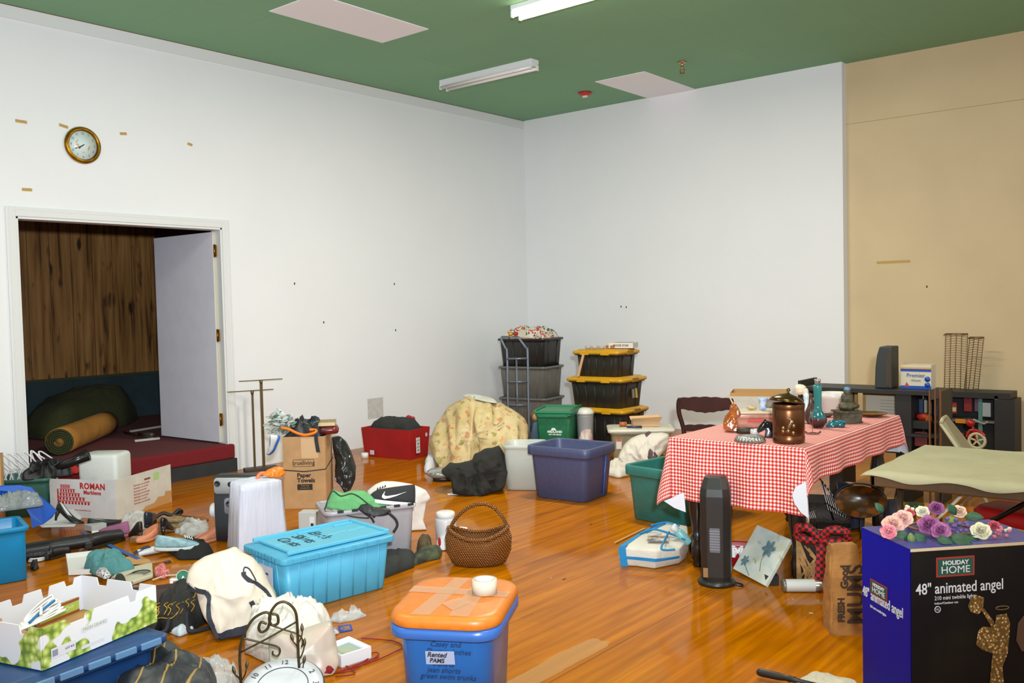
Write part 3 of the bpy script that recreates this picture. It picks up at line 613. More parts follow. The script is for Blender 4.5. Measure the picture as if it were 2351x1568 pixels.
a, b = at(190, 1222, .012), at(318, 1283, .012); d = b-a; m = MB(); m.box((d.length/2, 0, 0), (d.length, .028, .004)); single('blue_ruler', m, M((56, 100, 170), .4), 'long blue plastic ruler lying on the floor by the boots', 'ruler', a, math.atan2(d.y, d.x))
m = MB()
for k in range(3): m.tube([(.045*math.cos(2*PI*i/20)+.004*k, .028*math.sin(2*PI*i/20), .006+.008*k) for i in range(20)], .004, 6, closed=True)
single('white_cable_coil', m, WHT, 'small coiled white cable on the floor beside the cyan tub', 'cable', at(84, 1288), fz)
m = MB(); m.lathe([(.004, 0), (.02, .005), (.022, .04), (.016, .06), (.007, .075), (.006, .09)], 14); single('black_bottle', m, BLKG, 'small glossy black bottle standing before the boots', 'bottle', at(117, 1284), 0)
heap('dark_cloth', 'small dark scrap of cloth on the floor near the cyan tub', 'cloth', [(70, 1308), (80, 1312), (90, 1306), (84, 1296), (72, 1298)], .02, BLK)
F = Fr(280, 1214); m = MB(); m.box((0, 0, .012), (.045, .03, .024)); single('white_carton', m, WHT, 'tiny white carton left of the purple clog', 'box', at(219, 1227), fz, bevel=.002)

# ---- white box lid, teal cloth, jewellery and toiletries
F = Fr(205, 1318); q = F.pts([(158, 1322), (258, 1318), (252, 1272), (152, 1284)]); 
r = thing('white_box_lid', 'shallow white box lid lying under the teal cloth', 'box lid', F.p, F.rz); m = MB(); m.prism(q, .004, .008)
for i in range(4): A, B = Vector((*q[i], 0)), Vector((*q[(i+1) % 4], 0)); panel([A+Z_*.004, B+Z_*.004, B+Z_*.035, A+Z_*.035], .003, m)
part('tray', m, M((222, 222, 218), .6), r)
heap('teal_cloth', 'dusty teal knitted cloth crumpled on the white box lid', 'cloth', [(190, 1306), (215, 1322), (262, 1326), (312, 1312), (280, 1296), (225, 1290)], .09, M((82, 138, 142), .95, bump=.6, bs=120), z=.012, seed=2, fold=.025, fr=12)
F = Fr(315, 1296); m = MB(); m.prism(F.pts([(278, 1285), (292, 1300), (348, 1298), (345, 1290), (318, 1277)]), .008, .011); single('cork_insole', m, M((196, 148, 92), .9, var=.1), 'flat tan cork insole by the teal cloth', 'insole', F.p, F.rz)
m = MB(); A, B = at(300, 1303, .02)-at(300, 1303, .02), at(392, 1291, .02)-at(300, 1303, .02); m.tube([A, B*.5+Vector((0, 0, .004)), B*.8, B], .004, 6); m.tube([B*.8, B*.92+Vector((0, .02, .01)), B], .006, 6); single('eyeglass_frame', m, M((70, 36, 22), .3), 'thin dark brown eyeglass frame on the floor', 'glasses', at(300, 1303, .012))
F = Fr(320, 1326); m = MB(); m.prism(F.pts([(255, 1335), (290, 1352), (352, 1330), (350, 1302), (300, 1312)]), .006, .03); single('beige_pouch', m, M((190, 186, 164), .8, bump=.4, bs=40), 'flat beige pouch under the black toothed comb', 'pouch', F.p, F.rz, bevel=.008)
cm = thing('claw_comb', 'curved black hair comb with long teeth', 'comb', at(325, 1318, .033), fz-.3); m = MB(); arc = [(.055*math.cos(a_)-.0, .07*math.sin(a_)-.03, .012) for a_ in [PI*(.15+.7*k/14) for k in range(15)]]; m.tube(arc, .003, 6); part('spine', m, BLKG, cm)
m = MB()
for k in range(15): x, y, z = arc[k]; m.cyl((x, y, z), (x-.03, y-.035, .004), .0012, 4)
part('teeth', m, M((60, 62, 66), .3), cm)
heap('checked_cloth', 'tiny black and white checked cloth in front of the teal one', 'cloth', [(220, 1322), (240, 1332), (256, 1326), (246, 1314), (228, 1312)], .03, M((230, 230, 230), .9, c2=(20, 20, 20), var=.1, vs=90), z=.035, seed=1, fold=.008)
heap('dark_scrunchie', 'dark olive hair scrunchie behind the produce box rim', 'hair tie', [(262, 1340), (280, 1346), (290, 1338), (284, 1326), (266, 1328)], .035, M((44, 48, 34), .95, bump=.8, bs=60), z=.02, seed=5, fold=.012)
F = Fr(358, 1404, 0, -12); bg_ = thing('brown_purse', 'dark brown leather purse stuffed with small bottles', 'purse', F.p, F.rz)
m = MB(); m.loft([rr(.24, .12, .02, 0), rr(.25, .13, .03, .06), rr(.23, .10, .03, .12), rr(.20, .06, .02, .125)]); m.noisy(.012, 14, 2); part('body', m, M((56, 28, 22), .6, bump=.4, bs=40, var=.3), bg_)
for px, py, lb, mt, hh_ in ((374, 1396, 'cobalt blue bottle in front of the brown purse', (16, 40, 180), .10), (397, 1382, 'cobalt blue bottle right of the brown purse', (16, 40, 180), .115)):
    r = thing('blue_bottle', lb, 'bottle', at(px, py)+Vector((.01, -.01, 0)), 0, 'cobalt blue bottles'); m = MB(); m.lathe([(.012, 0), (.014, .004), (.014, hh_*.75), (.008, hh_*.85)], 14); part('glass', m, M(mt, .15), r); m = MB(); m.lathe([(.009, hh_*.85), (.009, hh_)], 12); part('cap', m, WHT, r)
r = thing('cup_lid_badge', 'round green disc badge with a white figure and rim', 'badge', at(420, 1330, .02), fz); r.rotation_euler = (.95, 0, fz)
m = MB(); m.lathe([(.036, 0), (.037, .003), (.035, .005)], 32); part('disc', m, M((24, 110, 84), .5), r); m = MB(); m.tube([(.0345*math.cos(2*PI*i/36), .0345*math.sin(2*PI*i/36), .0055) for i in range(36)], .0018, 6, closed=True); m.prism([(-.012, -.022), (.0, -.028), (.012, -.022), (.006, -.008), (.0, .004), (-.006, -.008)], .005, .0065); part('white_mark', m, WHT, r); r.location.z = .036
m = MB(); m.tube(rope_pts([(-.10, .05, .01), (-.03, .09, .012), (.04, .07, .012), (.09, .0, .01), (.12, -.05, .01)]), .005, 8); single('pearl_necklace', m, M((214, 196, 160), .3, bump=1, bs=120), 'cream bead necklace curving beside the green disc', 'necklace', at(395, 1335), fz)
m = MB(); m.lathe([(.025, 0), (.027, .006), (.022, .01)], 20); single('white_puff', m, WHT, 'small round white powder puff behind the brown purse', 'powder puff', at(400, 1332, .02)+Vector((0, 0, .0)), 0)
heap('red_cloth_scrap', 'small pink and red cloth scrap behind the brown purse', 'cloth', [(355, 1325), (375, 1332), (392, 1322), (380, 1310), (360, 1314)], .05, M((170, 60, 60), .9, c2=(220, 150, 150), var=.1, vs=50), seed=4, fold=.012)
rnd = random.Random(11)
for k in range(8):
    px, py = rnd.uniform(248, 300), rnd.uniform(1322, 1352) if k % 2 else rnd.uniform(1326, 1340); px += 40*(k > 6)
    col, cn_ = [((170, 110, 50), 'amber'), ((206, 176, 120), 'straw yellow'), ((90, 50, 30), 'dark brown'), ((214, 196, 176), 'ivory'), ((150, 60, 60), 'dull red'), ((90, 96, 60), 'olive'), ((176, 120, 130), 'dusty pink'), ((130, 130, 136), 'grey')][k]
    m = MB(); r0 = rnd.uniform(.008, .014); m.tube([(r0*math.cos(2*PI*i/12), r0*math.sin(2*PI*i/12), .004) for i in range(12)], .003, 6, closed=True)
    single('bangle', m, M(col, .35, .3), f'small {cn_} ring-shaped trinket in the jumble behind the produce box', 'trinket', at(px, py, .035 if px < 300 else .03), rnd.random(), group='trinkets behind the produce box')
# black bag with gold print
F = Fr(420, 1430); bb = thing('black_gold_bag', 'black cloth bag with gold print and long straps beside the produce box', 'bag', F.p+Vector((0, 0, .002)), F.rz)
BB = M((34, 34, 32), .8, bump=.5, bs=30, var=.2)
part('body', heap_mb(F.pts([(356, 1440), (385, 1456), (430, 1458), (480, 1428), (474, 1378), (436, 1362), (400, 1392), (360, 1412)]), .115, seed=12, fold=.035, fr=9, p=3, q=.5), BB, bb)
GOLD = M((196, 150, 40), .35, .6)
m = MB(); rnd = random.Random(2)
for k in range(9):
    x, y = -.13+.02*k+rnd.uniform(-.01, .01), -.02+rnd.uniform(-.03, .03); m.tube(rope_pts([(x, y-.10, .085), (x+.015, y-.08, .105), (x+.002, y-.06, .118), (x+.02, y-.05, .125)]), .0022, 5)
m.tube(rope_pts([(-.15, -.10, .06), (-.10, -.12, .075), (-.05, -.13, .07), (-.02, -.11, .09)]), .0025, 5)
part('gold_print', m, GOLD, bb); text('JS', .05, GOLD, bb, (.07, -.01, .142), (.7, 0, .1), shear=.3)
m = MB(); m.tube(rope_pts([(.02, -.13, .09), (.02, -.16, .03), (.04, -.19, .012), (.14, -.14, .012), (.15, -.10, .05)]), .011, 6); m.tube(rope_pts([(-.06, -.13, .07), (-.08, -.15, .02), (-.14, -.15, .012)]), .010, 6); part('strap', m, M((40, 42, 46), .8), bb)
heap('blue_white_cloth', 'light blue and white cloth showing under the black bag straps', 'cloth', [(382, 1452), (412, 1464), (446, 1450), (440, 1438), (400, 1436)], .03, M((176, 204, 214), .8, c2=(228, 230, 232), var=.1, vs=14), seed=2, fold=.012)
heap('dark_cloth', 'dark green cloth strip under the right end of the produce box', 'cloth', [(330, 1452), (355, 1464), (372, 1448), (350, 1438)], .05, BLK, seed=9, fold=.015)

# ================================================================== produce box on its blue tub
zt = .30; C, th, wd, dp = boxframe((99, 1541), (-60, 1500), (359, 1429), zt); dp = .40
blt = thing('blue_lidded_tub', 'dark blue lidded tub carrying the grape-printed produce box', 'storage tub', C, th-.16)
part('tub', tote_mb(.62, .46, .27, .9).xf(Matrix.Translation((.14, .2, -zt))), M((24, 66, 120), .4), blt)
part('lid', lid_mb(.66, .50, .028, -.036, r=.03, raise_=0.006).xf(Matrix.Translation((.14, .2, 0))), M((26, 70, 126), .4, var=.1), blt)
m = MB()
for k in range(6): m.box((-.14+.105*k, -.053, -.022), (.085, .012, .024))
part('lid_clips', m, M((96, 140, 186), .4), blt, bevel=.003)
pb = thing('produce_box', 'white fruit carton printed with green grapes, open on top', 'box', C + Vector((0, 0, .004)), th)
WB = M((222, 224, 230), .6); H = .145; WL = wd
t = NT('grape_print'); co = t.coord(); vo = t.n('TexVoronoi', {'Vector': co, 'Scale': 38}); nz = t.n('TexNoise', {'Vector': t.coord(loc=(.37, .2, .11)), 'Scale': 5.5, 'Detail': 2}).outputs['Fac']
gc = t.ramp(vo.outputs['Distance'], [(.0, (236, 240, 190)), (.3, (190, 206, 110)), (.55, (150, 172, 70)), (.8, (98, 128, 48))])
t.color(t.mix(t.ramp(nz, [(.475, (0, 0, 0)), (.485, (255, 255, 255))]), gc, (222, 224, 228))); t.b.inputs['Roughness'].default_value = .5
GRAPE = t.m
def notched(L, h, notches):
    P = [(0, 0), (L, 0), (L, h)]
    for a_, w_, d_ in sorted(notches, reverse=True): P += [(L*a_+w_/2, h), (L*a_+w_/2-.008, h-d_), (L*a_-w_/2+.008, h-d_), (L*a_-w_/2, h)]
    return P + [(0, h)]
RX = Matrix.Rotation(PI/2, 4, 'X'); RYX = Matrix.Rotation(PI/2, 4, 'Z') @ RX
part('front_wall', MB().prism(notched(WL, H, [(.27, .09, .02), (.78, .05, .03)]), 0, .005, RX), GRAPE, pb)
part('side_wall', MB().prism(notched(dp, H, [(.2, .05, .03), (.6, .06, .02)]), -.005, 0, Matrix.Rotation(PI/2, 4, 'Z') @ RX), GRAPE, pb)
part('front_lining', MB().prism(notched(WL-.01, H-.002, [(.27, .09, .02), (.78, .05, .03)]), -.004, -.001, Matrix.Translation((.005, 0, 0)) @ RX), WB, pb)
part('back_wall', MB().prism(notched(WL, H, [(.15, .05, .03), (.42, .06, .03), (.66, .04, .04), (.88, .05, .025)]), -dp, -dp+.005, RX), WB, pb)
part('right_wall', MB().prism(notched(dp, H, [(.25, .05, .03), (.7, .06, .03)]), WL-.005, WL, Matrix.Rotation(PI/2, 4, 'Z') @ RX), WB, pb)
part('left_lining', MB().prism([(0, 0), (dp, 0), (dp, H), (dp*.5, H+.01), (dp*.5, H-.02), (0, H-.02)], .001, .004, Matrix.Rotation(PI/2, 4, 'Z') @ RX), M((196, 156, 108), .8), pb)
m = MB(); m.box((WL/2, dp/2, .003), (WL-.01, dp-.01, .005)); part('floor_panel', m, M((180, 136, 78), .8, var=.08), pb)
m = MB(); m.box((.08, -.0062, .045), (.10, .001, .035)); part('white_label', m, M((228, 228, 236), .5), pb); m = MB(); m.box((.045, -.007, .045), (.022, .001, .022)); part('grey_barcode', m, M((150, 150, 170), .6), pb)
text('FRESH GRAPES', .016, M((170, 180, 150), .6), pb, (WL*.42, -.0058, .085), (PI/2, 0, 0)); text('LOT 412', .010, M((50, 50, 60), .6), pb, (.105, -.0072, .045), (PI/2, 0, 0))
m = MB(); m.box((WL*.42, -.0054, .085), (.12, .0006, .02)); m.box((WL*.40, -.0054, .022), (.10, .0006, .012)); part('white_banner', m, WB, pb)
# small printed carton inside, white cord on it
c2, th2, w2, d2 = boxframe((88, 1403), (26, 1384), (181, 1366), zt+.075); c2.z = zt+.008
sb = thing('small_carton', 'small tan and lime carton lying inside the produce box', 'box', c2, th2); d2 = min(.16, max(.08, d2))
m = MB(); m.box((w2/2, d2/2, .030), (w2, d2, .058)); part('box', m, M((170, 134, 72), .6, var=.15, vs=20), sb, bevel=.001)
m = MB(); m.box((w2/2, -.0006, .030), (w2*.98, .001, .036)); part('lime_label', m, M((168, 186, 74), .6), sb); m = MB(); m.box((-.0006, d2/2, .032), (.001, d2*.95, .045)); part('white_label', m, M((210, 208, 196), .6), sb)
text('CRUNCHY', .022, M((224, 228, 180), .6), sb, (w2*.6, -.0014, .030), FRONT)
for z_ in (.054, .006):
  m = MB(); m.box((w2/2, -.0008, z_), (w2, .001, .008))
  for k in range(11): m.box((w2*(k+.5)/11, -.001, z_), (w2/22, .0014, .0085))
  part('check_border', m, M((150, 70, 30), .6), sb)
m = MB()
for k in range(7):
    a_ = -.35+.13*k; L_, w_ = .085-.004*(k % 3), .012+.003*(k % 4); cx2, cy2 = .006*k-.02, .012*k-.03
    P = [(cx2+L_*math.cos(u_)*math.cos(a_)-w_*math.sin(u_)*math.sin(a_), cy2+L_*math.cos(u_)*math.sin(a_)+w_*math.sin(u_)*math.cos(a_), .03+.022*math.cos(u_)+.004*k) for u_ in [2*PI*i/22 for i in range(22)]]
    m.tube(P, .0034, 6, closed=True)
m.tube(rope_pts([(-.02, -.03, .05), (.0, .0, .065), (.02, .03, .05)]), .006, 6)
q = G(96, 1432, zt+.06); cd_ = thing('extension_cable', 'bundled white extension cord with a blue tie in the produce box', 'cord', (q.x, q.y, zt+.055), fz+.6); part('coils', m, M((232, 232, 230), .4), cd_)
m = MB(); m.tube(rope_pts([(-.06, -.02, .03), (0, -.01, .06), (.06, .01, .075)]), .005, 6); part('blue_tie', m, M((20, 110, 170), .5), cd_)
heap('pale_cloth', 'pale grey cloth hanging at the right of the blue lidded tub', 'cloth', [(236, 1560), (262, 1572), (294, 1560), (292, 1530), (262, 1520)], .16, M((196, 186, 170), .8, var=.06), seed=3, fold=.02, p=4, q=.3)
# shiny dark jacket and clear bag at the bottom edge
t = NT('glossy_jacket'); wv = t.n('TexWave', {'Vector': t.coord(rot=(0, 0, .6), scale=(1, .35, .35)), 'Scale': 4.2, 'Distortion': 5.5, 'Detail': 1.5}, bands_direction='X').outputs['Fac']
t.color(t.mix(t.ramp(wv, [(.982, (0, 0, 0)), (.990, (255, 255, 255))]), (34, 38, 44), (150, 118, 44))); t.b.inputs['Roughness'].default_value = .5; t.bump(t.noise(9, 3), .3, .02)
heap('shiny_jacket', 'shiny black jacket with thin gold squiggles at the bottom edge', 'jacket', [(215, 1640), (260, 1720), (420, 1750), (520, 1670), (500, 1590), (400, 1550), (280, 1562)], .19, t.m, seed=6, fold=.03, fr=6, p=3, q=.45)
filmbag('clear_bag', 'crumpled clear plastic bag right of the shiny black jacket', [(430, 1590), (470, 1640), (545, 1630), (560, 1570), (520, 1545), (450, 1550)], .10, seed=9)
def mound_mb(F, sil, depth, bx, by, seed=0, fold=.02, fr=8, nr=18, ns=96, squash=.5, flat=1.0, zf=.55):
    """a lumpy body whose outline (photo pixels) stands on F; depth is its real thickness"""
    P = [((x-bx)*F.s, max(0, (by-y)*F.s)) for x, y in sil]; cx = sum(a for a, b in P)/len(P); cz = sum(b for a, b in P)/len(P)*.9
    def rad(a):
        best = .01; dx, dy = math.cos(a), math.sin(a); n = len(P)
        for i in range(n):
            x1, y1 = P[i][0]-cx, P[i][1]-cz; x2, y2 = P[(i+1) % n][0]-cx, P[(i+1) % n][1]-cz
            ex, ey = x2-x1, y2-y1; den = dx*ey-dy*ex
            if abs(den) < 1e-9: continue
            t = (x1*ey-y1*ex)/den; u = (x1*dy-y1*dx)/den
            if t > 0 and -1e-6 <= u <= 1+1e-6: best = max(best, t)
        return best
    R = [rad(2*PI*k/ns) for k in range(ns)]; rings = []; H_ = max(b for a, b in P)
    for side in (-1, 1):
        for j in range(nr):
            t = (j+.35)/nr if side < 0 else 1-(j+.65)/nr; rg = []
            for k in range(ns):
                a = 2*PI*k/ns; x = cx+R[k]*t*math.cos(a); z = cz+R[k]*t*math.sin(a); dn = max(0, -math.sin(a)); te = t*(1-.8*dn)
                th = depth*.5*(1-te**2.0)**.5*(1.0+.45*flat*max(0, 1-z/H_)**1.5)*(.72+.28*min(1, (H_-z)/H_*2))
                q = Vector((x*fr+seed*2.3, z*fr*zf, side*.4+seed)); nz = 1-2.2*abs(noise.noise(q)); n2 = 1-2*abs(noise.noise(q*2.3+Vector((3, 1, 0)))); n3 = noise.noise(q*5.5)
                e = 1-t**8*(1-dn*.8); y = side*(th + fold*(nz*.95+n2*.5+n3*.3)*e)
                v = noise.noise_vector(q*1.6+Vector((5, 5, 5)))*fold*.8*(1-t**8)
                rg.append(Vector((x+v.x, y+depth*.35, max(.0, z+v.z))))
            rings.append(rg)
    m = MB(); m.loft(rings); return m
def mound(name, label, cat, bx, by, sil, depth, mat, z=0.0, **kw):
    F = Fr(bx, by, z); o = single(name, mound_mb(F, sil, depth, bx, by, **kw), mat, label, cat, F.p+Vector((0, 0, .002)), F.rz); return o

# ================================================================== grey cart, trash bag, paper towel carton
F = Fr(545, 1256, 0, -22); ct = thing('folding_cart', 'dark grey folding crate cart with light grey handle panel and white wheel', 'cart', loc_(F, -.02, .10, 0), F.rz)
DG = M((48, 50, 54), .5, var=.1); LG = M((176, 178, 180), .45); MG = M((140, 142, 150), .45)
m = MB(); m.loft([rr(.34, .12, .015, .012, c=(0, .07)), rr(.345, .13, .015, .12, c=(0, .07)), rr(.345, .13, .015, .43, c=(0, .07)), rr(.335, .12, .015, .44, c=(0, .07))]); part('body', m, DG, ct)
def plate(x0, x1, z0, z1, y, th, holes=()):
    m = MB(); m.loft([[Vector((p.x+(x0+x1)/2, y, p.y+(z0+z1)/2)) for p in rr(x1-x0, z1-z0, .022, 0)], [Vector((p.x+(x0+x1)/2, y-th, p.y+(z0+z1)/2)) for p in rr(x1-x0-.006, z1-z0-.006, .02, 0)]]); return m
part('handle_panel', plate(-.165, .165, .325, .432, .004, .010), LG, ct); part('lower_panel', plate(-.10, .165, .19, .30, .004, .010), MG, ct)
m = plate(-.07, .12, .372, .407, -.006, .004); part('handle_slot', m, M((40, 34, 30), .5), ct)
m = plate(-.055, .105, .381, .398, -.010, .002); part('slot_opening', m, M((170, 100, 20), .5), ct)
for x, z in ((-.138, .395), (-.065, .262), (.06, .262)):
    m = MB(); m.lathe([(.019, 0), (.019, .008), (.013, .010), (.012, .004)], 16, m=Matrix.Rotation(PI/2, 3, 'X'), c=(x, -.005, z)); part('round_knob', m, M((34, 36, 40), .4), ct)
m = MB(); m.lathe([(.045, -.018), (.05, -.01), (.05, .01), (.045, .018)], 20, m=Matrix.Rotation(PI/2, 3, 'Y'), c=(-.20, .08, .20)); part('wheel', m, M((214, 214, 216), .4), ct)
TRB = NT('white_bag_film'); TRB.color(TRB.mix(TRB.noise(5, 2), (206, 206, 216), (186, 192, 212))); TRB.b.inputs['Roughness'].default_value = .3; TRB.bump(TRB.noise(26, 4, scale=(1, 1, .12)), .9, .012); TRB.b.inputs['Subsurface Weight'].default_value = .0
F = Fr(612, 1268, 0, 22); tb = thing('trash_bag', 'tall box-shaped white plastic bag tied with orange at the top', 'bag', F.p, F.rz); hb_ = .43
rings = []
for k in range(13):
    z = hb_*k/12; w_ = .33-.06*(k/12); d_ = .24-.04*(k/12); rg = rr(w_, d_, .03, z, n=7, c=(.0, .14))
    rings.append([p + Vector((noise.noise(Vector((i*.9, z*2, 3)))*.012, noise.noise(Vector((i*.9, z*2, 8)))*.012, 0)) for i, p in enumerate(rg)])
for s_, dz in ((.93, .008), (.70, .016), (.35, .022), (.12, .03)): rings.append([Vector((p.x*s_, .14+(p.y-.14)*s_, hb_+dz + .006*noise.noise(p*20))) for p in rings[12]])
m = MB(); m.loft(rings); part('bag_body', m, TRB.m, tb)
m = MB(); m.tube(rope_pts([(.0, .10, hb_+.005), (.005, .11, hb_+.035), (.03, .12, hb_+.05), (.07, .13, hb_+.045)]), .012, 8, rs=None)
m2 = mound_mb(F, [(0, 0), (14, -10), (38, -16), (56, -12), (58, 4), (40, 8), (16, 6)], .05, 0, 10, seed=1, fold=.008, fr=20); m2.xf(Matrix.Translation((.03, .10, hb_+.012))); m.v += []; part('tie', m, M((236, 120, 90), .3), tb); part('orange_film', m2, M((232, 124, 16), .25, bump=.6, bs=50), tb)
F = Fr(702, 1167, 0, -13); pt = thing('paper_towel_carton', 'tall brown cardboard carton printed Paper Towels, stuffed with bags and tied with cord', 'box', F.p, F.rz)
CW, CD_, CHH = .318, .27, .552; CB = M((196, 152, 104), .8, var=.08, vs=10)
m = MB()
for a_, b_ in (((0, 0), (1, 0)), ((1, 0), (1, 1)), ((1, 1), (0, 1)), ((0, 1), (0, 0))):
    A = Vector((a_[0]*CW-CW/2, a_[1]*CD_, 0)); B = Vector((b_[0]*CW-CW/2, b_[1]*CD_, 0)); panel([A, B, B+Z_*CHH, A+Z_*CHH], .005, m)
panel([(-CW/2, 0, .004), (CW/2, 0, .004), (CW/2, CD_, .004), (-CW/2, CD_, .004)], .005, m); part('box', m, CB, pt)
m = MB(); m.box((.045, -.0035, CHH-.085), (.13, .001, .16)); part('tape', m, M((210, 172, 128), .5), pt)
m = MB(); m.tube([(-CW/2-.004, -.006, .30), (0, -.007, .285), (CW/2+.004, -.006, .30), (CW/2+.006, CD_, .345), (-CW/2-.004, CD_+.006, .34)], .004, 6, closed=True); part('cord', m, BLK, pt)
INK = M((44, 36, 32), .8)
text('trueliving', .046, INK, pt, (-.005, -.0036, .350), FRONT, weight=.0003)
m = MB()
for dx, dz, w_, h_ in ((0, .026, .158, .003), (0, -.026, .158, .003), (.079, 0, .003, .052), (-.079, 0, .003, .052)): m.box((-.005+dx, -.0036, .350+dz), (w_, .001, h_))
part('logo_frame', m, INK, pt)
text('Paper', .046, INK, pt, (-.058, -.0036, .255), FRONT, align='LEFT', weight=.0016); text('Towels', .046, INK, pt, (-.058, -.0036, .215), FRONT, align='LEFT', weight=.0016)
m = MB(); m.box((.0, -.0036, .165), (.116, .001, .045)); part('black_print', m, INK, pt); text('Twelve rolls', .013, CB, pt, (.0, -.0044, .176), FRONT); text('two ply value', .013, CB, pt, (.0, -.0044, .158), FRONT)
# things on top of that carton
zc = CHH
m = heap_mb([(-.15, .01), (.13, .01), (.14, .24), (-.14, .24)], .13, seed=5, fold=.04, fr=10); m.warp(lambda p: p if p.z > .01 else Vector((p.x, p.y, -.12)))
t = NT('dark_bag_cloth'); t.color(t.ramp(t.noise(11, 3), [(.45, (24, 24, 28)), (.58, (30, 34, 44)), (.63, (70, 110, 140)), (.66, (30, 30, 36))])); t.b.inputs['Roughness'].default_value = .5
single('black_bag', m, t.m, 'black patterned bag stuffed into the top of the paper towel carton', 'bag', loc_(F, 0, 0, zc-.02), F.rz)
m = MB(); m.tube(rope_pts([(-.165, -.01, .075), (-.10, -.02, .06), (-.04, -.02, .03), (.02, -.02, .015), (.09, -.02, .03), (.10, -.01, .05), (.05, .0, .052)]), .011, 8); single('orange_strap', m, M((240, 124, 14), .6), 'bright orange padded strap looping over the carton edge', 'strap', loc_(F, 0, 0, zc), F.rz)
m = MB(); P = [(.10, .08, .10), (.10, .02, .10), (.098, -.018, .05), (.10, -.016, -.03), (.112, -.014, -.12)]
for a_, b_ in zip(P, P[1:]): panel([(a_[0]-.014, a_[1], a_[2]), (a_[0]+.014, a_[1], a_[2]), (b_[0]+.014, b_[1], b_[2]), (b_[0]-.014, b_[1], b_[2])], .003, m)
single('black_webbing', m, BLK, 'flat black webbing strap hanging down the front of the carton', 'strap', loc_(F, 0, 0, zc), F.rz)
bk = thing('paperback', 'thick paperback with cream page edges on top of the carton', 'book', loc_(F, .15, .14, zc+.085), F.rz+.12); m = MB(); m.box((0, 0, .0), (.14, .17, .026)); part('pages', m, M((214, 196, 150), .8), bk); m = MB(); m.box((0, 0, .0145), (.144, .174, .003)); m.box((0, 0, -.0145), (.144, .174, .003)); part('cover', m, M((150, 126, 90), .6), bk)
m = MB(); m.loft([rr(.16, .16, .04, .0), rr(.17, .17, .05, .03), rr(.15, .15, .05, .055)]); single('black_red_case', m, M((40, 30, 32), .3, c2=(120, 34, 34), var=.1, vs=9), 'rounded black and red case under the paperback', 'case', loc_(F, .16, .13, zc+.008), F.rz+.1)
# plant and shoe
pl = thing('silk_plant', 'bunch of silvery green artificial leaves on top of the paper towel carton', 'artificial plant', loc_(F, -.16, .06, zc+.05), F.rz)
rnd = random.Random(7)
def leaf(m, base, d, L, w_, up):
    d = Vector(d).normalized(); s_ = d.cross(Vector(up)).normalized(); n = s_.cross(d).normalized(); n5 = 6; vs = []; 
    for k in range(n5+1):
        t_ = k/n5; wd = w_*math.sin(PI*min(1, t_*.97+.03))**.8; c = Vector(base)+d*L*t_ + n*(-.25*L*t_*t_); vs += [c-s_*wd/2+n*wd*.12, c, c+s_*wd/2+n*wd*.12]
    fs = []
    for k in range(n5): a = k*3; fs += [(a, a+1, a+4, a+3), (a+1, a+2, a+5, a+4)]
    m.add(vs, fs)
for mt, n_, sd in ((M((120, 140, 122), .7, var=.1), 26, 1), (M((176, 186, 180), .7), 26, 2), (M((206, 212, 214), .7), 16, 3)):
    m = MB(); rnd = random.Random(sd)
    for k in range(n_):
        a = rnd.uniform(0, 2*PI); e = rnd.uniform(-.5, 1.2); c = Vector((rnd.uniform(-.11, .05), rnd.uniform(-.05, .05), rnd.uniform(-.03, .12))); leaf(m, c, (math.cos(a), math.sin(a)*.7, e), rnd.uniform(.05, .09), rnd.uniform(.018, .035), (rnd.uniform(-.5, .5), -1, 1))
    part('leaves', m, mt, pl, solid=.001)
m = MB(); m.tube(rope_pts([(.08, .03, -.04), (.0, .0, .0), (-.05, 0, .06), (-.06, 0, .14)]), .004, 6); m.tube(rope_pts([(-.02, 0, .02), (-.10, .02, .03)]), .003, 5); part('stem', m, M((110, 120, 100), .7), pl)
s1 = shoe('canvas_shoe', 'white slip-on shoe with blue sole band hanging off the left of the carton', 'shoe', loc_(F, -.185, -.03, zc-.02), F.rz, .20, M((222, 226, 228), .7), M((40, 110, 190), .5), hc=.055, opening=(60, 90, 130), soleh=.02)
s1.rotation_euler = (-1.15, .9, F.rz+2.5); s1.location = loc_(F, -.21, -.02, zc-.06)
mound('black_garbage_bag', 'glossy black garbage bag hanging down the right side of the paper towel carton', 'bag', 793, 1150, [(766, 1002), (784, 999), (800, 1015), (812, 1045), (820, 1075), (818, 1100), (806, 1125), (790, 1130), (782, 1112), (770, 1100), (772, 1060), (768, 1030)], .16, M((34, 36, 36), .22, bump=.7, bs=16), seed=3, fold=.02, fr=10)
# ================================================================== garment stand
F = Fr(602, 1081, 0, 12); gs = thing('garment_stand', 'two-armed brass T-bar display stand on a black slab by the door', 'display stand', F.p+Vector((0, 0, 0)), F.rz)
m = MB(); m.box((0, .06, .014), (.31, .11, .028)); part('base', m, M((54, 54, 50), .5, var=.1), gs, bevel=.004)
BRS = M((120, 104, 70), .3, .8)
for x, h_, hw, nm in ((-.055, .765, .215, 'short'), (.03, .860, .205, 'tall')):
    m = MB(); m.box((x, .06, h_/2), (.019 if nm == 'short' else .026, .02, h_-.02)); part('post', m, BRS, gs, bevel=.002)
    m = MB(); m.box((x-(.0 if nm == 'tall' else .015), .06, h_), (hw*2, .012, .008)); m.lathe([(.011, -.04), (.018, -.008), (.008, 0)], 12, c=(x, .06, h_)); part('cross_bar', m, BRS, gs)
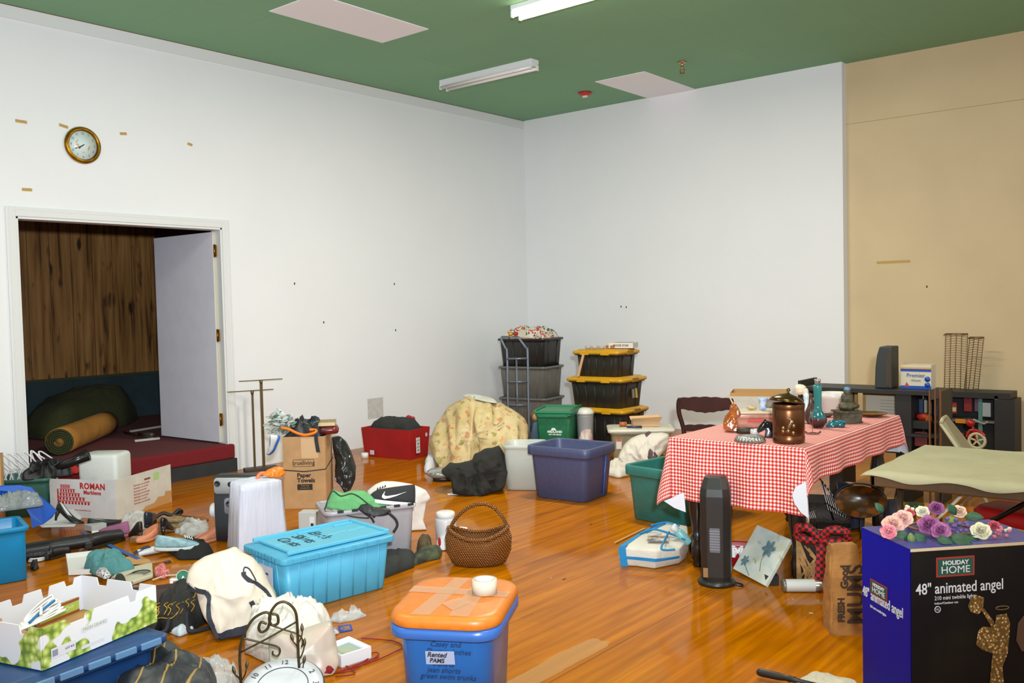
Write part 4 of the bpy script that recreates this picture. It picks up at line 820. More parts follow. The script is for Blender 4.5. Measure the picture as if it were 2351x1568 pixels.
# ================================================================== red bin
C, th, wd, dp = boxframe((941, 1056), (856, 1047), (981, 1046)); wd, dp = .27, .58
rb = thing('red_bin', 'bright red fabric bin of black clothes standing by the left wall', 'storage bin', C, th)
RB = M((168, 8, 10), .7, var=.08, bump=.2, bs=80); Hb = .30
def rbr(f, z, ins=0): e = .022*f; return [Vector((-.01-e+ins, -.01-e+ins, z)), Vector((wd+.01+e-ins, -e-.01+ins, z)), Vector((wd+.01+e-ins, dp+e-ins, z)), Vector((-.01-e+ins, dp+e-ins, z))]
m = MB(); m.loft([rbr(0, 0), rbr(1, Hb), rbr(1, Hb, .006), rbr(0, .02, .006)], smooth=False); part('body', m, RB, rb, bevel=.004)
m = MB(); m.box((.10, -.030, Hb*.45), (.062, .002, .155)); part('white_label', m, M((214, 208, 204), .6), rb, rot=None)
m = MB(); m.box((.24, -.030, Hb*.75), (.03, .002, .035)); m.box((-.030, dp*.80, .05), (.002, .055, .045)); part('small_tag', m, M((206, 196, 196), .6), rb)
for k in range(4): text('|||||' if k % 2 else '# 12', .022, M((70, 50, 50), .6), rb, (.10, -.0316, Hb*.45+.05-.033*k), FRONT)
m = heap_mb([(.02, .02), (wd-.02, .02), (wd-.02, dp-.03), (.02, dp-.03)], .13, seed=7, fold=.02, fr=7, p=2.2); m.warp(lambda p: p if p.z > .008 else Vector((p.x, p.y, -.2)))
single('black_clothes', m, M((44, 46, 44), .95, bump=.5, bs=60), 'dark charcoal clothes heaped in the red bin', 'clothes', Vector((C.x, C.y, Hb-.03)), th)
single('red_cloth_tip', heap_mb([(.17, .10), (.24, .10), (.25, .22), (.18, .22)], .06, seed=2, fold=.02), M((176, 20, 28), .9), 'dark red cloth corner on the charcoal clothes in the red bin', 'cloth', Vector((C.x, C.y, Hb+.035)), th)
tr = thing('tape_roll', 'white tape roll on the floor left of the red bin', 'tape roll', G(838, 1051), 0); m = MB(); m.lathe([(.022, 0), (.036, 0), (.036, .05), (.022, .05)], 20, caps=False); m.loft([[Vector((.022*math.cos(2*PI*i/20), .022*math.sin(2*PI*i/20), z)) for i in range(20)] for z in (.05, 0)], False, False); part('roll', m, WHT, tr)
# ================================================================== floral mound and neighbours
t = NT('floral_cloth'); co = t.coord(); v1 = t.n('TexVoronoi', {'Vector': co, 'Scale': 13}); n1 = t.n('TexNoise', {'Vector': co, 'Scale': 34, 'Detail': 4}).outputs['Fac']
d_ = t.math('ADD', v1.outputs['Distance'], t.math('MULTIPLY', t.math('SUBTRACT', n1, .5), .75)); sel = t.n('SeparateColor', {0: v1.outputs['Color']}).outputs[0]
fl = t.ramp(sel, [(.0, (176, 112, 70)), (.35, (196, 138, 96)), (.4, (136, 126, 50)), (.7, (150, 140, 70)), (.75, (196, 184, 140))], 'CONSTANT')
base_ = t.ramp(t.noise(4, 3), [(.35, (198, 178, 134)), (.65, (182, 158, 108))]); v2 = t.n('TexVoronoi', {'Vector': co, 'Scale': 24}); 
c = t.mix(t.math('MULTIPLY', t.math('LESS_THAN', t.math('ADD', v2.outputs['Distance'], t.math('MULTIPLY', n1, .4)), .36), .6), base_, (150, 122, 62))
t.color(t.mix(t.math('MULTIPLY', t.math('LESS_THAN', d_, .33), .75), c, fl)); t.b.inputs['Roughness'].default_value = .85; FLOR = t.m
mound('floral_cloth_mound', 'large heap draped in tan cloth printed with flowers beside the red bin', 'cloth heap', 1090, 1068, [(983, 1023), (990, 1000), (1003, 972), (1018, 950), (1032, 935), (1055, 922), (1078, 914), (1100, 922), (1130, 926), (1160, 934), (1190, 950), (1212, 966), (1220, 985), (1219, 1005), (1212, 1030), (1180, 1050), (1120, 1060), (1080, 1064), (1022, 1068), (1008, 1066), (995, 1045)], .62, FLOR, seed=2, fold=.075, fr=8.5, zf=.22)
o = heap('newspaper_bag', 'plastic newspaper sleeve with a blue stripe on top of the floral heap', 'newspaper', [(1047, 930), (1065, 936), (1120, 948), (1155, 950), (1150, 938), (1100, 925), (1060, 920)], .045, M((206, 204, 190), .4, bump=.5, bs=30), z=.62, seed=4, fold=.012)
o.scale = (.85, .5, .6); o.location = Fr(1090, 1060).p + Vector((-.02, .12, .600)); o.rotation_euler[1] = .12
m = MB(); m.box((-.01, -.07, .052), (.14, .022, .004)); pp = part('blue_stripe', m, M((70, 100, 160), .5), o, rot=(.35, .1, 0))
heap('white_cloth', 'white cloth trailing from under the left of the floral heap', 'cloth', [(972, 1086), (985, 1090), (1006, 1072), (1000, 1052), (984, 1058)], .10, M((208, 206, 212), .8), seed=5, fold=.015)
F = Fr(1010, 1106); vc = thing('robot_scale', 'flat rounded silver electric appliance half under black clothes', 'appliance', F.p, F.rz)
m = MB(); m.loft([rr(.24, .22, .09, .03, n=8, c=(.04, .10)), rr(.30, .27, .12, .045, n=8, c=(.04, .10)), rr(.30, .27, .12, .075, n=8, c=(.04, .10)), rr(.25, .22, .10, .092, n=8, c=(.04, .10))]); part('shell', m, M((176, 182, 178), .2, .6), vc)
m = MB(); m.loft([rr(.22, .20, .08, 0, n=8, c=(.05, .10)), rr(.23, .21, .08, .034, n=8, c=(.05, .10))]); part('base', m, M((44, 44, 48), .4), vc)
mound('black_clothes_pile', 'large pile of black clothes in front of the floral heap', 'clothes', 1100, 1130, [(1010, 1085), (1030, 1070), (1060, 1068), (1085, 1062), (1092, 1048), (1112, 1037), (1135, 1034), (1150, 1027), (1165, 1050), (1170, 1090), (1160, 1118), (1120, 1130), (1070, 1132), (1038, 1128), (1034, 1100)], .35, M((30, 29, 26), .95, bump=.6, bs=70), seed=8, fold=.05, fr=10)
F = Fr(1075, 1136); m = MB(); m.tube(rope_pts([F_ for F_ in [(-.16, .01, .006), (-.155, .0, .006), (-.05, -.0, .006), (.03, .0, .006), (.06, -.02, .008), (.10, -.025, .02), (.13, -.01, .03), (.12, .01, .03)]]), .004, 6); m.tube(rope_pts([(-.155, .0, .006), (-.16, .025, .008), (-.09, .03, .01), (.02, .02, .01)]), .004, 6); single('clothes_hanger', m, M((232, 226, 218), .4), 'white hanger poking out from under the black clothes pile', 'hanger', F.p, F.rz)
# ================================================================== stacks in the corner
def stack_tote(name, label, loc, rz, w_, d_, h_, body, lid=None, group=None, cat='storage tote', taper=.86, ribs=5, rim=.022, r=.05, clips=None):
    r_ = thing(name, label, cat, loc, rz, group); part('tub', tote_mb(w_, d_, h_, taper, ribs=ribs, rim=rim, r=r, open_=lid is None), body, r_)
    if lid:
        part('lid', lid_mb(w_+.02, d_+.02, .034, h_-.012, r=r), lid, r_)
        m = MB()
        for s_ in (-1, 1): m.box((s_*w_*.22, -d_/2-.010, h_), (.10, .016, .04)); m.box((w_/2+.010, s_*d_*.0, h_), (.016, .12, .04))
        part('latch', m, lid, r_, bevel=.004)
    return r_
F = Fr(1196, 992, 0, -32); GRT = M((108, 106, 100), .35, var=.05); BKT = M((34, 34, 34), .35)
base = loc_(F, 0, .27, 0); lv = [(0, GRT, 'grey storage tote at the bottom of the corner stack behind the hand truck', 'grey_tote'), (.375, GRT, 'grey storage tote in the middle of the corner stack', 'grey_tote'), (.745, BKT, 'black open tote topping the corner stack, full of gift wrap', 'black_tote')]
for z_, mt, lb, nm in lv: stack_tote(nm, lb, base+Vector((0, 0, z_+.002)), F.rz, .68, .50, .405 if nm == 'grey_tote' else .37, mt, None, None if nm != 'grey_tote' else 'grey totes in the corner stack', taper=.84)
t = NT('gift_wrap'); v = t.n('TexVoronoi', {'Vector': t.coord(), 'Scale': 16}); s_ = t.n('SeparateColor', {0: v.outputs['Color']}).outputs[1]
t.color(t.mix(t.math('LESS_THAN', t.noise(40), .5), t.ramp(s_, [(0, (190, 30, 26)), (.28, (214, 206, 190)), (.5, (60, 90, 50)), (.62, (206, 200, 180)), (.8, (200, 60, 40))], 'CONSTANT'), (206, 202, 190))); t.b.inputs['Roughness'].default_value = .35
m = heap_mb([(-.30, -.21), (.30, -.21), (.30, .20), (-.30, .20)], .125, seed=3, fold=.035, fr=8, p=2.4); single('gift_wrap_pile', m, t.m, 'colourful holiday gift bags heaped in the topmost black tote', 'gift bags', base+Vector((0, 0, 1.105)), F.rz)
sg = thing('wooden_sign', 'cream wooden sign with red border propped on the gift bags', 'sign', loc_(F, .12, .10, 1.16), F.rz+.35); sg.rotation_euler = (.75, .12, F.rz+.35)
m = MB(); m.box((0, 0, 0), (.30, .15, .01)); part('board', m, M((206, 200, 180), .6), sg); text('Vacay', .075, M((60, 80, 50), .6), sg, (0, 0, .006), (0, 0, 0), shear=.3, weight=.001)
m = MB(); m.box((0, -.068, .006), (.29, .006, .002)); m.box((0, .068, .006), (.29, .006, .002)); part('red_border', m, M((180, 60, 40), .6), sg)
rnd = random.Random(4)
for k, (x, y) in enumerate(((-.22, -.14), (-.16, -.19), (-.27, -.10), (-.10, -.17), (-.20, -.08))):
    m = MB(); m.ball((0, 0, 0), .03, 14, 8); single('ornament_ball', m, M(((190, 20, 20), (206, 160, 40), (190, 20, 20), (200, 40, 30), (206, 150, 60))[k], .2, .3), '%s holiday ball among the gift bags on the black corner tote' % ('bright red', 'gold', 'leftmost red', 'orange red', 'pale gold')[k], 'ornament', loc_(F, x, y+.27, 1.165+.02*rnd.random()), 0, group='holiday balls on the top tote')
ht = thing('hand_truck', 'pale blue-grey tubular hand truck leaning against the corner stack', 'hand truck', loc_(Fr(1192, 1012), 0, 0, 0), Fr(1192, 1012).rz-.10)
HT = M((112, 122, 136), .35, .5)
m = MB()
for x in (-.115, .115):
    lean = .0; m.tube(rope_pts([(x-.0, -.02, .03), (x, .0, .5), (x, .02, .98), (x*1.0-.02, .04, 1.04), (x*.9-.075, .06, 1.13), (x*.8-.085, .06, 1.165)], 4), .0125, 8)
m.tube([(-.177, .06, 1.165), (.007, .06, 1.165)], .010, 8); part('rail', m, HT, ht)
m = MB()
for z_ in (.40, .66, .92): m.cyl((-.115, .0, z_), (.115, .0, z_), .012, 8)
m.cyl((-.01, .0, .06), (-.01, .0, .92), .010, 8); part('crossbar', m, HT, ht)
m = MB(); m.box((0, -.07, .01), (.30, .16, .008)); part('toe_plate', m, HT, ht)
for s_ in (-1, 1): m = MB(); m.lathe([(.085, -.02), (.095, 0), (.085, .02)], 20, m=Matrix.Rotation(PI/2, 3, 'Y'), c=(s_*.16, .05, .10)); part('wheel', m, BLK, ht)
# black and yellow totes
F = Fr(1374, 1042, 0, -33); YL = M((206, 150, 12), .4, var=.06); BK2 = M((36, 35, 32), .4, var=.1); sx = -.03
b0 = loc_(F, -.09, .32, 0)
for z_, w_, d_, h_, lb in ((0, .70, .51, .415, 'big black tote with yellow lid on the floor, bottom of the yellow-lidded stack'), (.440, .67, .50, .29, 'black tote with yellow lid in the middle of its stack, with a yellow label'), (.757, .56, .42, .25, 'smaller black tote with yellow lid at the top of its stack')):
    o = stack_tote('yellow_lid_tote', lb, b0+Vector((.0, 0, z_+.002)), F.rz, w_, d_, h_, BK2, YL, 'black totes with yellow lids', taper=.84)
    if z_ == .440:
        m = MB(); m.box((0, 0, 0), (.002, .035, .10)); part('yellow_label', m, M((200, 166, 30), .5), o, loc=(.318, .06, .15), rot=(0, -.09, 0)); m = MB(); m.box((0, 0, 0), (.002, .05, .09)); part('grey_label', m, M((120, 118, 110), .5), o, loc=(.318, .0, .15), rot=(0, -.09, 0))
zt2 = .757+.25+.04
vb = thing('boxed_set', 'white boxed set with photo cover on the top yellow lid', 'box', loc_(F, .06, .42, zt2), F.rz+.25); m = MB(); m.box((0, 0, .03), (.26, .19, .055)); part('box', m, M((206, 200, 192), .5), vb, bevel=.002)
m = MB(); m.box((.01, .0, .0585), (.17, .13, .001)); part('cover_picture', m, M((110, 110, 90), .5, c2=(180, 150, 130), var=.1, vs=14), vb); text('MOVIE STAR', .03, INK, vb, (0, -.0955, .03), FRONT, weight=.0006)
for k, x in enumerate((-.20, -.13, -.06)):
    m = MB(); m.lathe([(.028, 0), (.035, .03), (.033, .03), (.026, .004)], 16); single('glass_jar', m, M((196, 188, 176), .15, alpha=.6, name='thin_glass'), 'small clear cup at the %s of the row on the top yellow lid' % ('left', 'middle', 'right')[k], 'cup', loc_(F, x-.03, .20+.02*k, zt2), 0, group='clear cups on the top yellow lid')
m = MB(); m.box((0, 0, .016), (.10, .06, .032)); single('wood_block', m, M((160, 104, 64), .6), 'small brown wooden block beside the boxed set', 'block', loc_(F, -.03, .33, zt2), F.rz)
a_, b_ = loc_(F, -.235, .275, .0), loc_(F, -.235, .275, 0)
A = Vector((-.07, -.02, .50)); ps = thing('paint_stick', 'flat wooden paint stick leaning on the upper yellow-lidded tote', 'paint stick', b0+Vector((0, 0, 0)), F.rz)
m = MB(); panel([(-.205, -.245, .768), (-.175, -.245, .768), (-.105, -.222, 1.035), (-.135, -.222, 1.035)], .006, m); part('stick', m, M((196, 150, 110), .7), ps)
# white can, paper bag, doll, small bits between
F = Fr(1345, 1046); tc = thing('pedal_bin', 'small grey trash can with a white domed lid behind the green crate', 'trash can', loc_(F, 0, .02, 0), F.rz); m = MB(); m.lathe([(.068, 0), (.072, .01), (.085, .40), (.087, .41)], 28); part('can', m, M((150, 152, 152), .4), tc)
m = MB(); m.lathe([(.090, .415), (.092, .43), (.082, .455), (.05, .475), (.01, .48)], 28); part('lid', m, M((214, 214, 204), .35), tc)
mound('red_white_bag', 'white bag with red print between the green crate and black tote', 'bag', 1346, 1050, [(1328, 1012), (1334, 992), (1345, 986), (1358, 986), (1364, 1010), (1364, 1048), (1328, 1048)], .14, M((206, 196, 190), .5, c2=(176, 40, 34), var=.1, vs=7), seed=3, fold=.012)
dl = thing('doll', 'doll in a blue dress with light brown hair behind the floral heap', 'doll', Fr(1218, 1046).p+Vector((0, .1, 0)), Fr(1218, 1046).rz)
m = MB(); m.lathe([(.07, 0), (.08, .02), (.05, .22), (.03, .31), (.02, .33)], 16); part('dress', m, M((76, 106, 124), .8), dl)
m = MB(); m.ball((0, 0, .385), .042, 14, 9, (1, 1, 1.15)); part('head', m, M((190, 150, 110), .6), dl); m = MB(); m.ball((0, .012, .40), .048, 14, 9, (1.05, 1, 1.05), .2, 4); part('hair', m, M((120, 84, 46), .8), dl)
heap('tan_cloth', 'tan cloth low between the floral heap and green crate', 'cloth', [(1220, 1040), (1232, 1040), (1236, 1020), (1222, 1016)], .14, M((190, 150, 90), .8), seed=2)
# green crate
F = Fr(1266, 1056, 0, -14); gc = thing('green_crate', 'green plastic crate with white mountain logo, its hinged lid closed', 'crate', loc_(F, .02, 0, 0), F.rz); GR = M((22, 118, 78), .5, var=.12, vs=40)
part('body', tote_mb(.37, .40, .45, .80, r=.02, rim=.012, ribs=0, open_=False).xf(Matrix.Translation((0, .22, 0))), GR, gc)
m = MB(); m.box((0, .22, .462), (.38, .41, .02)); m.box((-.18, .22, .476), (.03, .41, .02)); m.box((0, .41, .48), (.36, .03, .03)); part('lid', m, M((26, 124, 84), .5), gc, bevel=.004)
m = MB(); m.box((0, .012, .43), (.30, .03, .03)); m.box((.195, .22, .48), (.02, .41, .05)); part('handle_lip', m, GR, gc, bevel=.006)
m = MB(); m.box((0, .22, .4735), (.32, .32, .003)); part('lid_surface', m, M((84, 136, 104), .6), gc)
WW = M((224, 236, 228), .5); lg = thing('x', 'x', 'x'); bpy.data.objects.remove(lg)
text('MIDLAND', .030, WW, gc, (.01, .0405, .270), (PI/2+.08, 0, 0), weight=.0016, sx=1.1); text('NOT FOR RESALE', .017, WW, gc, (.01, .043, .243), (PI/2+.08, 0, 0), weight=.0008, sx=.95)
m = MB(); m.prism([(-.03, .285), (-.015, .311), (-.006, .303), (.004, .312), (.03, .285)], 0, .003, Matrix.Translation((0, .040, 0)) @ RX); part('mountain_logo', m, WW, gc)
# clear tub, blue tub, teal tub
CL = NT('milky_plastic'); CL.color((206, 212, 206)); CL.b.inputs['Roughness'].default_value = .25; CL.b.inputs['Alpha'].default_value = .52; CLM = CL.m
F = Fr(1212, 1132, 0, -8); F.p = loc_(F, -.05, .04, 0); cc = thing('clear_tub', 'open milky clear tub with papers in it beside the blue-grey tub', 'storage tub', F.p, F.rz); part('tub', tote_mb(.34, .36, .375, .84, r=.05, rim=.012).xf(Matrix.Translation((0, .20, 0))), CLM, cc)
m = heap_mb([(-.12, .08), (.12, .08), (.12, .31), (-.12, .31)], .22, seed=4, fold=.02, fr=10, p=5, q=.4); single('papers', m, M((176, 188, 196), .6, c2=(206, 196, 170), var=.1, vs=7), 'pale papers seen through the clear tub', 'papers', F.p+Vector((0, 0, .012)), F.rz)
C, L_, R_ = G(1338, 1037, .415), G(1216, 1020, .415), G(1408, 1017, .415)
u = (R_-C); th = math.atan2(u.y, u.x); wd = u.length; dp = (L_-C).length; cen = (L_+R_)/2
bt = thing('blue_grey_tub', 'large open slate blue tub in the middle of the floor', 'storage tub', (cen.x, cen.y, 0), th); part('tub', tote_mb(wd, dp, .415, .80, r=.05, rim=.022, rimh=.07, ribs=0), M((74, 82, 116), .42, var=.06, vs=30), bt)
m = MB(); m.cyl((wd*.15, -dp*.405-.004, .02), (wd*.17, -dp*.455-.004, .33), .006, 6); part('blue_rib', m, M((60, 96, 180), .3), bt)
C, L_, R_ = G(1560, 1214), G(1447, 1192), G(1688, 1176)
u = (R_-C); th = math.atan2(u.y, u.x); wd = u.length; v = L_-C; dpp = v.dot(Vector((-math.sin(th), math.cos(th), 0)))
tt = thing('teal_tub', 'large open teal green tub half under the gingham table', 'storage tub', C+Vector((math.cos(th)*wd/2-math.sin(th)*dpp/2, math.sin(th)*wd/2+math.cos(th)*dpp/2, 0)), th)
part('tub', tote_mb(wd*1.13, dpp*1.20, .385, .85, r=.05, rim=.02, rimh=.065), M((46, 118, 110), .4, var=.06, vs=20), tt)
print('tubs', bt.location, wd, dpp)
# lidded clear bin with bits on it, clothes
F = Fr(1474, 1068, 0, 4); lb_ = thing('lidded_clear_bin', 'clear latching bin with a white lid and a red-white sticker', 'storage bin', F.p, F.rz)
part('tub', tote_mb(.58, .36, .31, .9, r=.03, rim=.012, open_=False).xf(Matrix.Translation((0, .18, 0))), M((176, 160, 124), .3, var=.2, vs=6, alpha=.8, name='cloudy_plastic'), lb_)
part('lid', lid_mb(.62, .40, .03, .305, r=.03, raise_=.006).xf(Matrix.Translation((0, .18, 0))), M((204, 198, 182), .4), lb_)
m = MB(); m.box((-.21, -.012, .20), (.05, .002, .09)); part('sticker', m, M((206, 190, 176), .5), lb_, rot=(-.04, 0, 0)); m = MB(); m.box((-.21, -.0135, .235), (.045, .002, .02)); part('red_print', m, M((190, 60, 50), .5), lb_, rot=(-.04, 0, 0))
zl = .345; oc = thing('open_small_carton', 'flattened open brown cardboard box on the clear bin lid', 'box', loc_(F, .05, .18, zl), F.rz+.05); m = MB(); m.box((0, 0, .025), (.25, .14, .05)); panel([(-.13, -.07, .05), (.13, -.07, .05), (.15, -.10, .095), (-.14, -.10, .085)], .004, m); panel([(-.13, .07, .05), (.13, .07, .05), (.15, .10, .09), (-.14, .10, .08)], .004, m); part('box', m, M((206, 166, 122), .8), oc)
m = MB(); m.tube([(-.035, 0, .022), (.035, 0, .022)], .022, 12); single('orange_spool', m, M((176, 92, 44), .5), 'orange brown spool at the left of the clear bin lid', 'spool', loc_(F, -.16, .15, zl), F.rz)
for k in range(5): m = MB(); m.cyl((-.07, 0, .006), (.07, .01*k-.02, .006), .005, 6); single('marker_pen', m, M((34, 40, 74), .4), 'dark blue marker in the bunch on the clear bin lid, %s from the front' % 'first second third fourth fifth'.split()[k], 'pen', loc_(F, -.06, .03+.02*k, zl), F.rz+.1*k-.2, group='markers on the clear bin lid')
WCL = M((214, 206, 194), .9, bump=.4, bs=50)
mound('white_shirt', 'white shirts bundled on the floor in front of the clear bin', 'clothes', 1480, 1082, [(1418, 1050), (1430, 1028), (1450, 1010), (1475, 1000), (1495, 998), (1520, 996), (1538, 1000), (1540, 1018), (1532, 1034), (1500, 1058), (1460, 1062), (1430, 1064)], .28, WCL, seed=5, fold=.03, fr=9)
mound('grey_red_shirt', 'grey and maroon patterned shirt on the white shirts', 'clothes', 1492, 1082, [(1474, 1006), (1486, 996), (1492, 994), (1500, 1000), (1508, 1012), (1506, 1030), (1512, 1046), (1494, 1058), (1478, 1056), (1486, 1030)], .34, M((84, 88, 92), .9, c2=(96, 44, 44), var=.1, vs=12), seed=3, fold=.012)
heap('yellow_cloth', 'mustard yellow cloth spread behind the teal tub', 'cloth', [(1478, 1076), (1510, 1082), (1580, 1072), (1620, 1050), (1560, 1040), (1500, 1056)], .09, M((206, 144, 20), .9, bump=.8, bs=90), seed=4, fold=.02)
heap('cream_lace_cloth', 'cream lacy cloth left of the white shirts', 'cloth', [(1412, 1080), (1440, 1084), (1452, 1068), (1440, 1056), (1416, 1062)], .10, M((206, 180, 130), .9, bump=1, bs=80, var=.2), seed=9, fold=.02)
heap('white_sheet', 'crumpled white sheets on the floor between the blue and teal tubs', 'cloth', [(1392, 1092), (1420, 1099), (1446, 1094), (1450, 1078), (1430, 1066), (1398, 1070)], .08, WCL, seed=11, fold=.025)
# ================================================================== blue crate and surroundings
C, th, wd, dp = boxframe((662, 1411), (592, 1376), (879, 1352)); LB = M((78, 170, 206), .42, var=.05, vs=8); LB2 = M((92, 180, 212), .42)
bc = thing('sky_blue_crate', 'sky blue hinged-lid crate with handwriting on its lid', 'crate', C, th); Hc = .300
wd += .02; dp += .02
def ring(e, z): return [Vector((p.x+wd/2, p.y+dp/2, p.z)) for p in rr(wd+2*e, dp+2*e, .03, z)]
m = MB(); m.loft([ring(-.01, 0), ring(0, .01), ring(.022, Hc-.03)]); 
for k in range(7): x = wd*(.10+.135*k); m.cyl((x, .001, .01), (x, -.021, Hc-.03), .006, 5)
for k in range(4): y = dp*(.2+.2*k); m.cyl((.001, y, .01), (-.021, y, Hc-.03), .006, 5)
part('body', m, LB, bc)
m = MB(); m.loft([ring(.030, Hc-.045), ring(.044, Hc-.04), ring(.044, Hc-.012), ring(.036, Hc-.008)]); 
for k in range(8): m.box((wd*(.06+.125*k), -.046, Hc-.026), (.05, .010, .022))
part('rim', m, LB, bc, bevel=.002)
m = MB(); m.box((wd/2+.03, dp*.26, Hc+.002), (wd-.0, dp*.52, .014)); m.box((wd/2+.03, dp*.76, Hc+.002), (wd-.0, dp*.48, .014))
for k in range(9): m.box((wd*(.1+.105*k), dp*.5+.006*(-1)**k, Hc+.009), (wd*.10, .016, .006))
m.box((wd*.5, dp*1.0, Hc+.012), (wd, .02, .02)); m.box((wd*1.03, dp/2, Hc+.010), (.03, dp, .018)); m.box((wd*.52, dp*.86, Hc+.013), (.14, .016, .01)); m.box((wd*.88, dp*.86, Hc+.013), (.12, .016, .01)); m.box((wd*.5, .0, Hc+.006), (wd*.98, .02, .016)); part('lid', m, LB2, bc, bevel=.003)
m = MB()
for k in range(9): m.box((-.03, dp*(.1+.1*k), Hc-.03+.004*(k % 2)), (.03, .018, .03))
part('toothed_end', m, M((54, 140, 180), .45), bc, bevel=.003)
m = MB(); m.box((-.026, dp*.48, Hc*.42), (.002, .14, .19)); part('paper_label', m, M((196, 198, 216), .6), bc, rot=(0, -.0, 0)); text('S', .09, INK, bc, (-.0285, dp*.5, Hc*.5), LEFTF, shear=.3)
HW = M((26, 60, 74), .6)
for s_, x, y in (("Eric's", .245, .62), ("Shirts", .165, .60), ("Coats", .095, .60)): text(s_, .088, HW, bc, (x*1.25+.0, dp*(y-.06), Hc+.0105), (0, 0, -PI/2), shear=.25, sx=.95, weight=.0004)
# cream canvas tote
t = NT('canvas'); sp = t.n('SeparateXYZ', {0: t.coord()}); nv = t.math('LESS_THAN', t.math('ADD', sp.outputs[2], t.math('MULTIPLY', sp.outputs[0], -.12)), .052); t.color(t.mix(nv, (216, 206, 190), (46, 48, 60))); t.b.inputs['Roughness'].default_value = .9; t.bump(t.noise(300), .3, .002)
F = Fr(545, 1450); tg = thing('canvas_tote', 'cream canvas tote bag with navy base and straps slumped against the sky blue crate', 'tote bag', F.p+Vector((0, 0, .002)), F.rz)
mt_ = mound_mb(F, [(434, 1332), (440, 1310), (452, 1295), (475, 1282), (505, 1272), (548, 1264), (562, 1280), (590, 1298), (610, 1325), (628, 1370), (640, 1400), (628, 1424), (592, 1432), (590, 1440), (510, 1454), (492, 1425), (474, 1400), (462, 1372), (452, 1345)], .24, 545, 1450, seed=4, fold=.035, fr=6, squash=.4); part('body', mt_, t.m, tg); sk_ = Skin(mt_)
NV = M((48, 50, 62), .8)
for P in ([(481, 1346), (488, 1356), (486, 1375), (486, 1395), (494, 1418), (505, 1440)], [(563, 1312), (566, 1322), (590, 1340), (612, 1365), (630, 1395)], [(577, 1373), (583, 1390), (584, 1410), (583, 1432)], [(438, 1333), (455, 1342), (481, 1346)], [(563, 1312), (566, 1304), (578, 1310), (590, 1334)]):
    m = MB(); pp = rope_pts([((x-545)*F.s, 0, (1450-y)*F.s) for x, y in P], 6); pp = [Vector((p.x, sk_.y(p.x, p.z, gap=.004, default=.0), p.z)) for p in pp]
    for a_, b_ in zip(pp, pp[1:]):
        d = (b_-a_).normalized(); s_ = Vector((0, 1, 0)).cross(d).normalized()*(.011 if P[0] != (563, 1312) or P[1][1] > 1310 else .003); panel([a_-s_, a_+s_, b_+s_, b_-s_], .004, m)
    part('strap', m, NV, tg)
# small white box behind, wires
F = Fr(706, 1216, 0, -20); m = MB(); m.box((0, .05, .060), (.125, .10, .118)); sbx = thing('small_white_box', 'small white ribbed box with a barcode sticker by the tall white bag', 'box', F.p, F.rz); part('box', m, M((196, 196, 194), .6), sbx, bevel=.002)
m = MB(); m.box((.035, -.0012, .055), (.034, .002, .07)); part('sticker', m, WHT, sbx); m = MB(); m.box((.035, -.0026, .035), (.02, .001, .02)); part('barcode', m, INK, sbx)
# ribbed clear tub with the black sneaker, green cloth etc.
F = Fr(886, 1292, 0, 14); rt = thing('frosted_tub', 'frosted tub with black clips, overfull with shoes and cloth, behind the sky blue crate', 'storage tub', F.p, F.rz)
FR_ = M((186, 180, 186), .35, alpha=.85, name='frosted', var=.08, vs=5); part('tub', tote_mb(.56, .36, .335, .86, r=.04, rim=.014, open_=True).xf(Matrix.Translation((-.07, .19, 0))), FR_, rt)
for k in range(6): m = MB(); m.box((-.26+.085*k, .008, .333), (.035, .012, .014)); part('clip', m, BLK, rt)
z1 = .34; m = heap_mb([(-.27, .07), (.14, .07), (.14, .31), (-.27, .31)], .035, seed=3, fold=.02, fr=9); m.warp(lambda p: p if p.z > .01 else Vector((p.x, p.y, -.2)))
single('mixed_clothes', m, M((176, 170, 156), .8, c2=(206, 206, 204), var=.1, vs=8), 'pale mixed clothes filling the frosted tub', 'clothes', F.p+Vector((0, 0, .265)), F.rz)
gt = NT('green_nonwoven'); gt.color(gt.mix(gt.noise(5), (84, 152, 92), (104, 168, 110))); gt.b.inputs['Roughness'].default_value = .8
def gb(px, py): return ((px-830)*F2.s, (1235-py)*F2.s)
F2 = Fr(830, 1296); gbg = thing('green_shopping_bag', 'green fabric shopping bag with dark piping spread over the frosted tub', 'bag', F2.p, F2.rz)
outl_ = [(751, 1164), (768, 1123), (790, 1134), (812, 1130), (842, 1131), (860, 1146), (880, 1166), (905, 1170), (870, 1184), (820, 1180), (780, 1172)]
part('cloth', mound_mb(F2, outl_, .10, 830, 1296, seed=2, fold=.016, fr=8).xf(Matrix.Translation((0, .05, 0))), gt.m, gbg)
m = MB(); pp = rope_pts([((x-830)*F2.s, -.0, (1296-y)*F2.s) for x, y in [(751, 1165), (768, 1123), (788, 1135), (812, 1131), (830, 1140), (850, 1158), (868, 1172), (900, 1178)]], 4); m.tube(pp, .004, 6); m.tube(rope_pts([((x-830)*F2.s, -.02, (1296-y)*F2.s) for x, y in [(751, 1166), (780, 1173), (820, 1184), (850, 1188)]], 4), .004, 6); part('piping', m, M((24, 50, 34), .7), gbg)
sn = shoe('running_shoe', 'black running shoe with a white swoosh on its side on top of the frosted tub', 'shoe', F.p, F.rz, .29, M((42, 42, 44), .8, bump=.4, bs=150), M((222, 222, 222), .6), hc=.115, lace=BLK, opening=(190, 192, 200), soleh=.022, toe=.06)
sn.location = loc_(Fr(902, 1285), -.0, .03, (1285-1162)*Fr(902, 1285).s); sn.rotation_euler = (.30, -.10, Fr(905, 1235).rz+PI-.12)
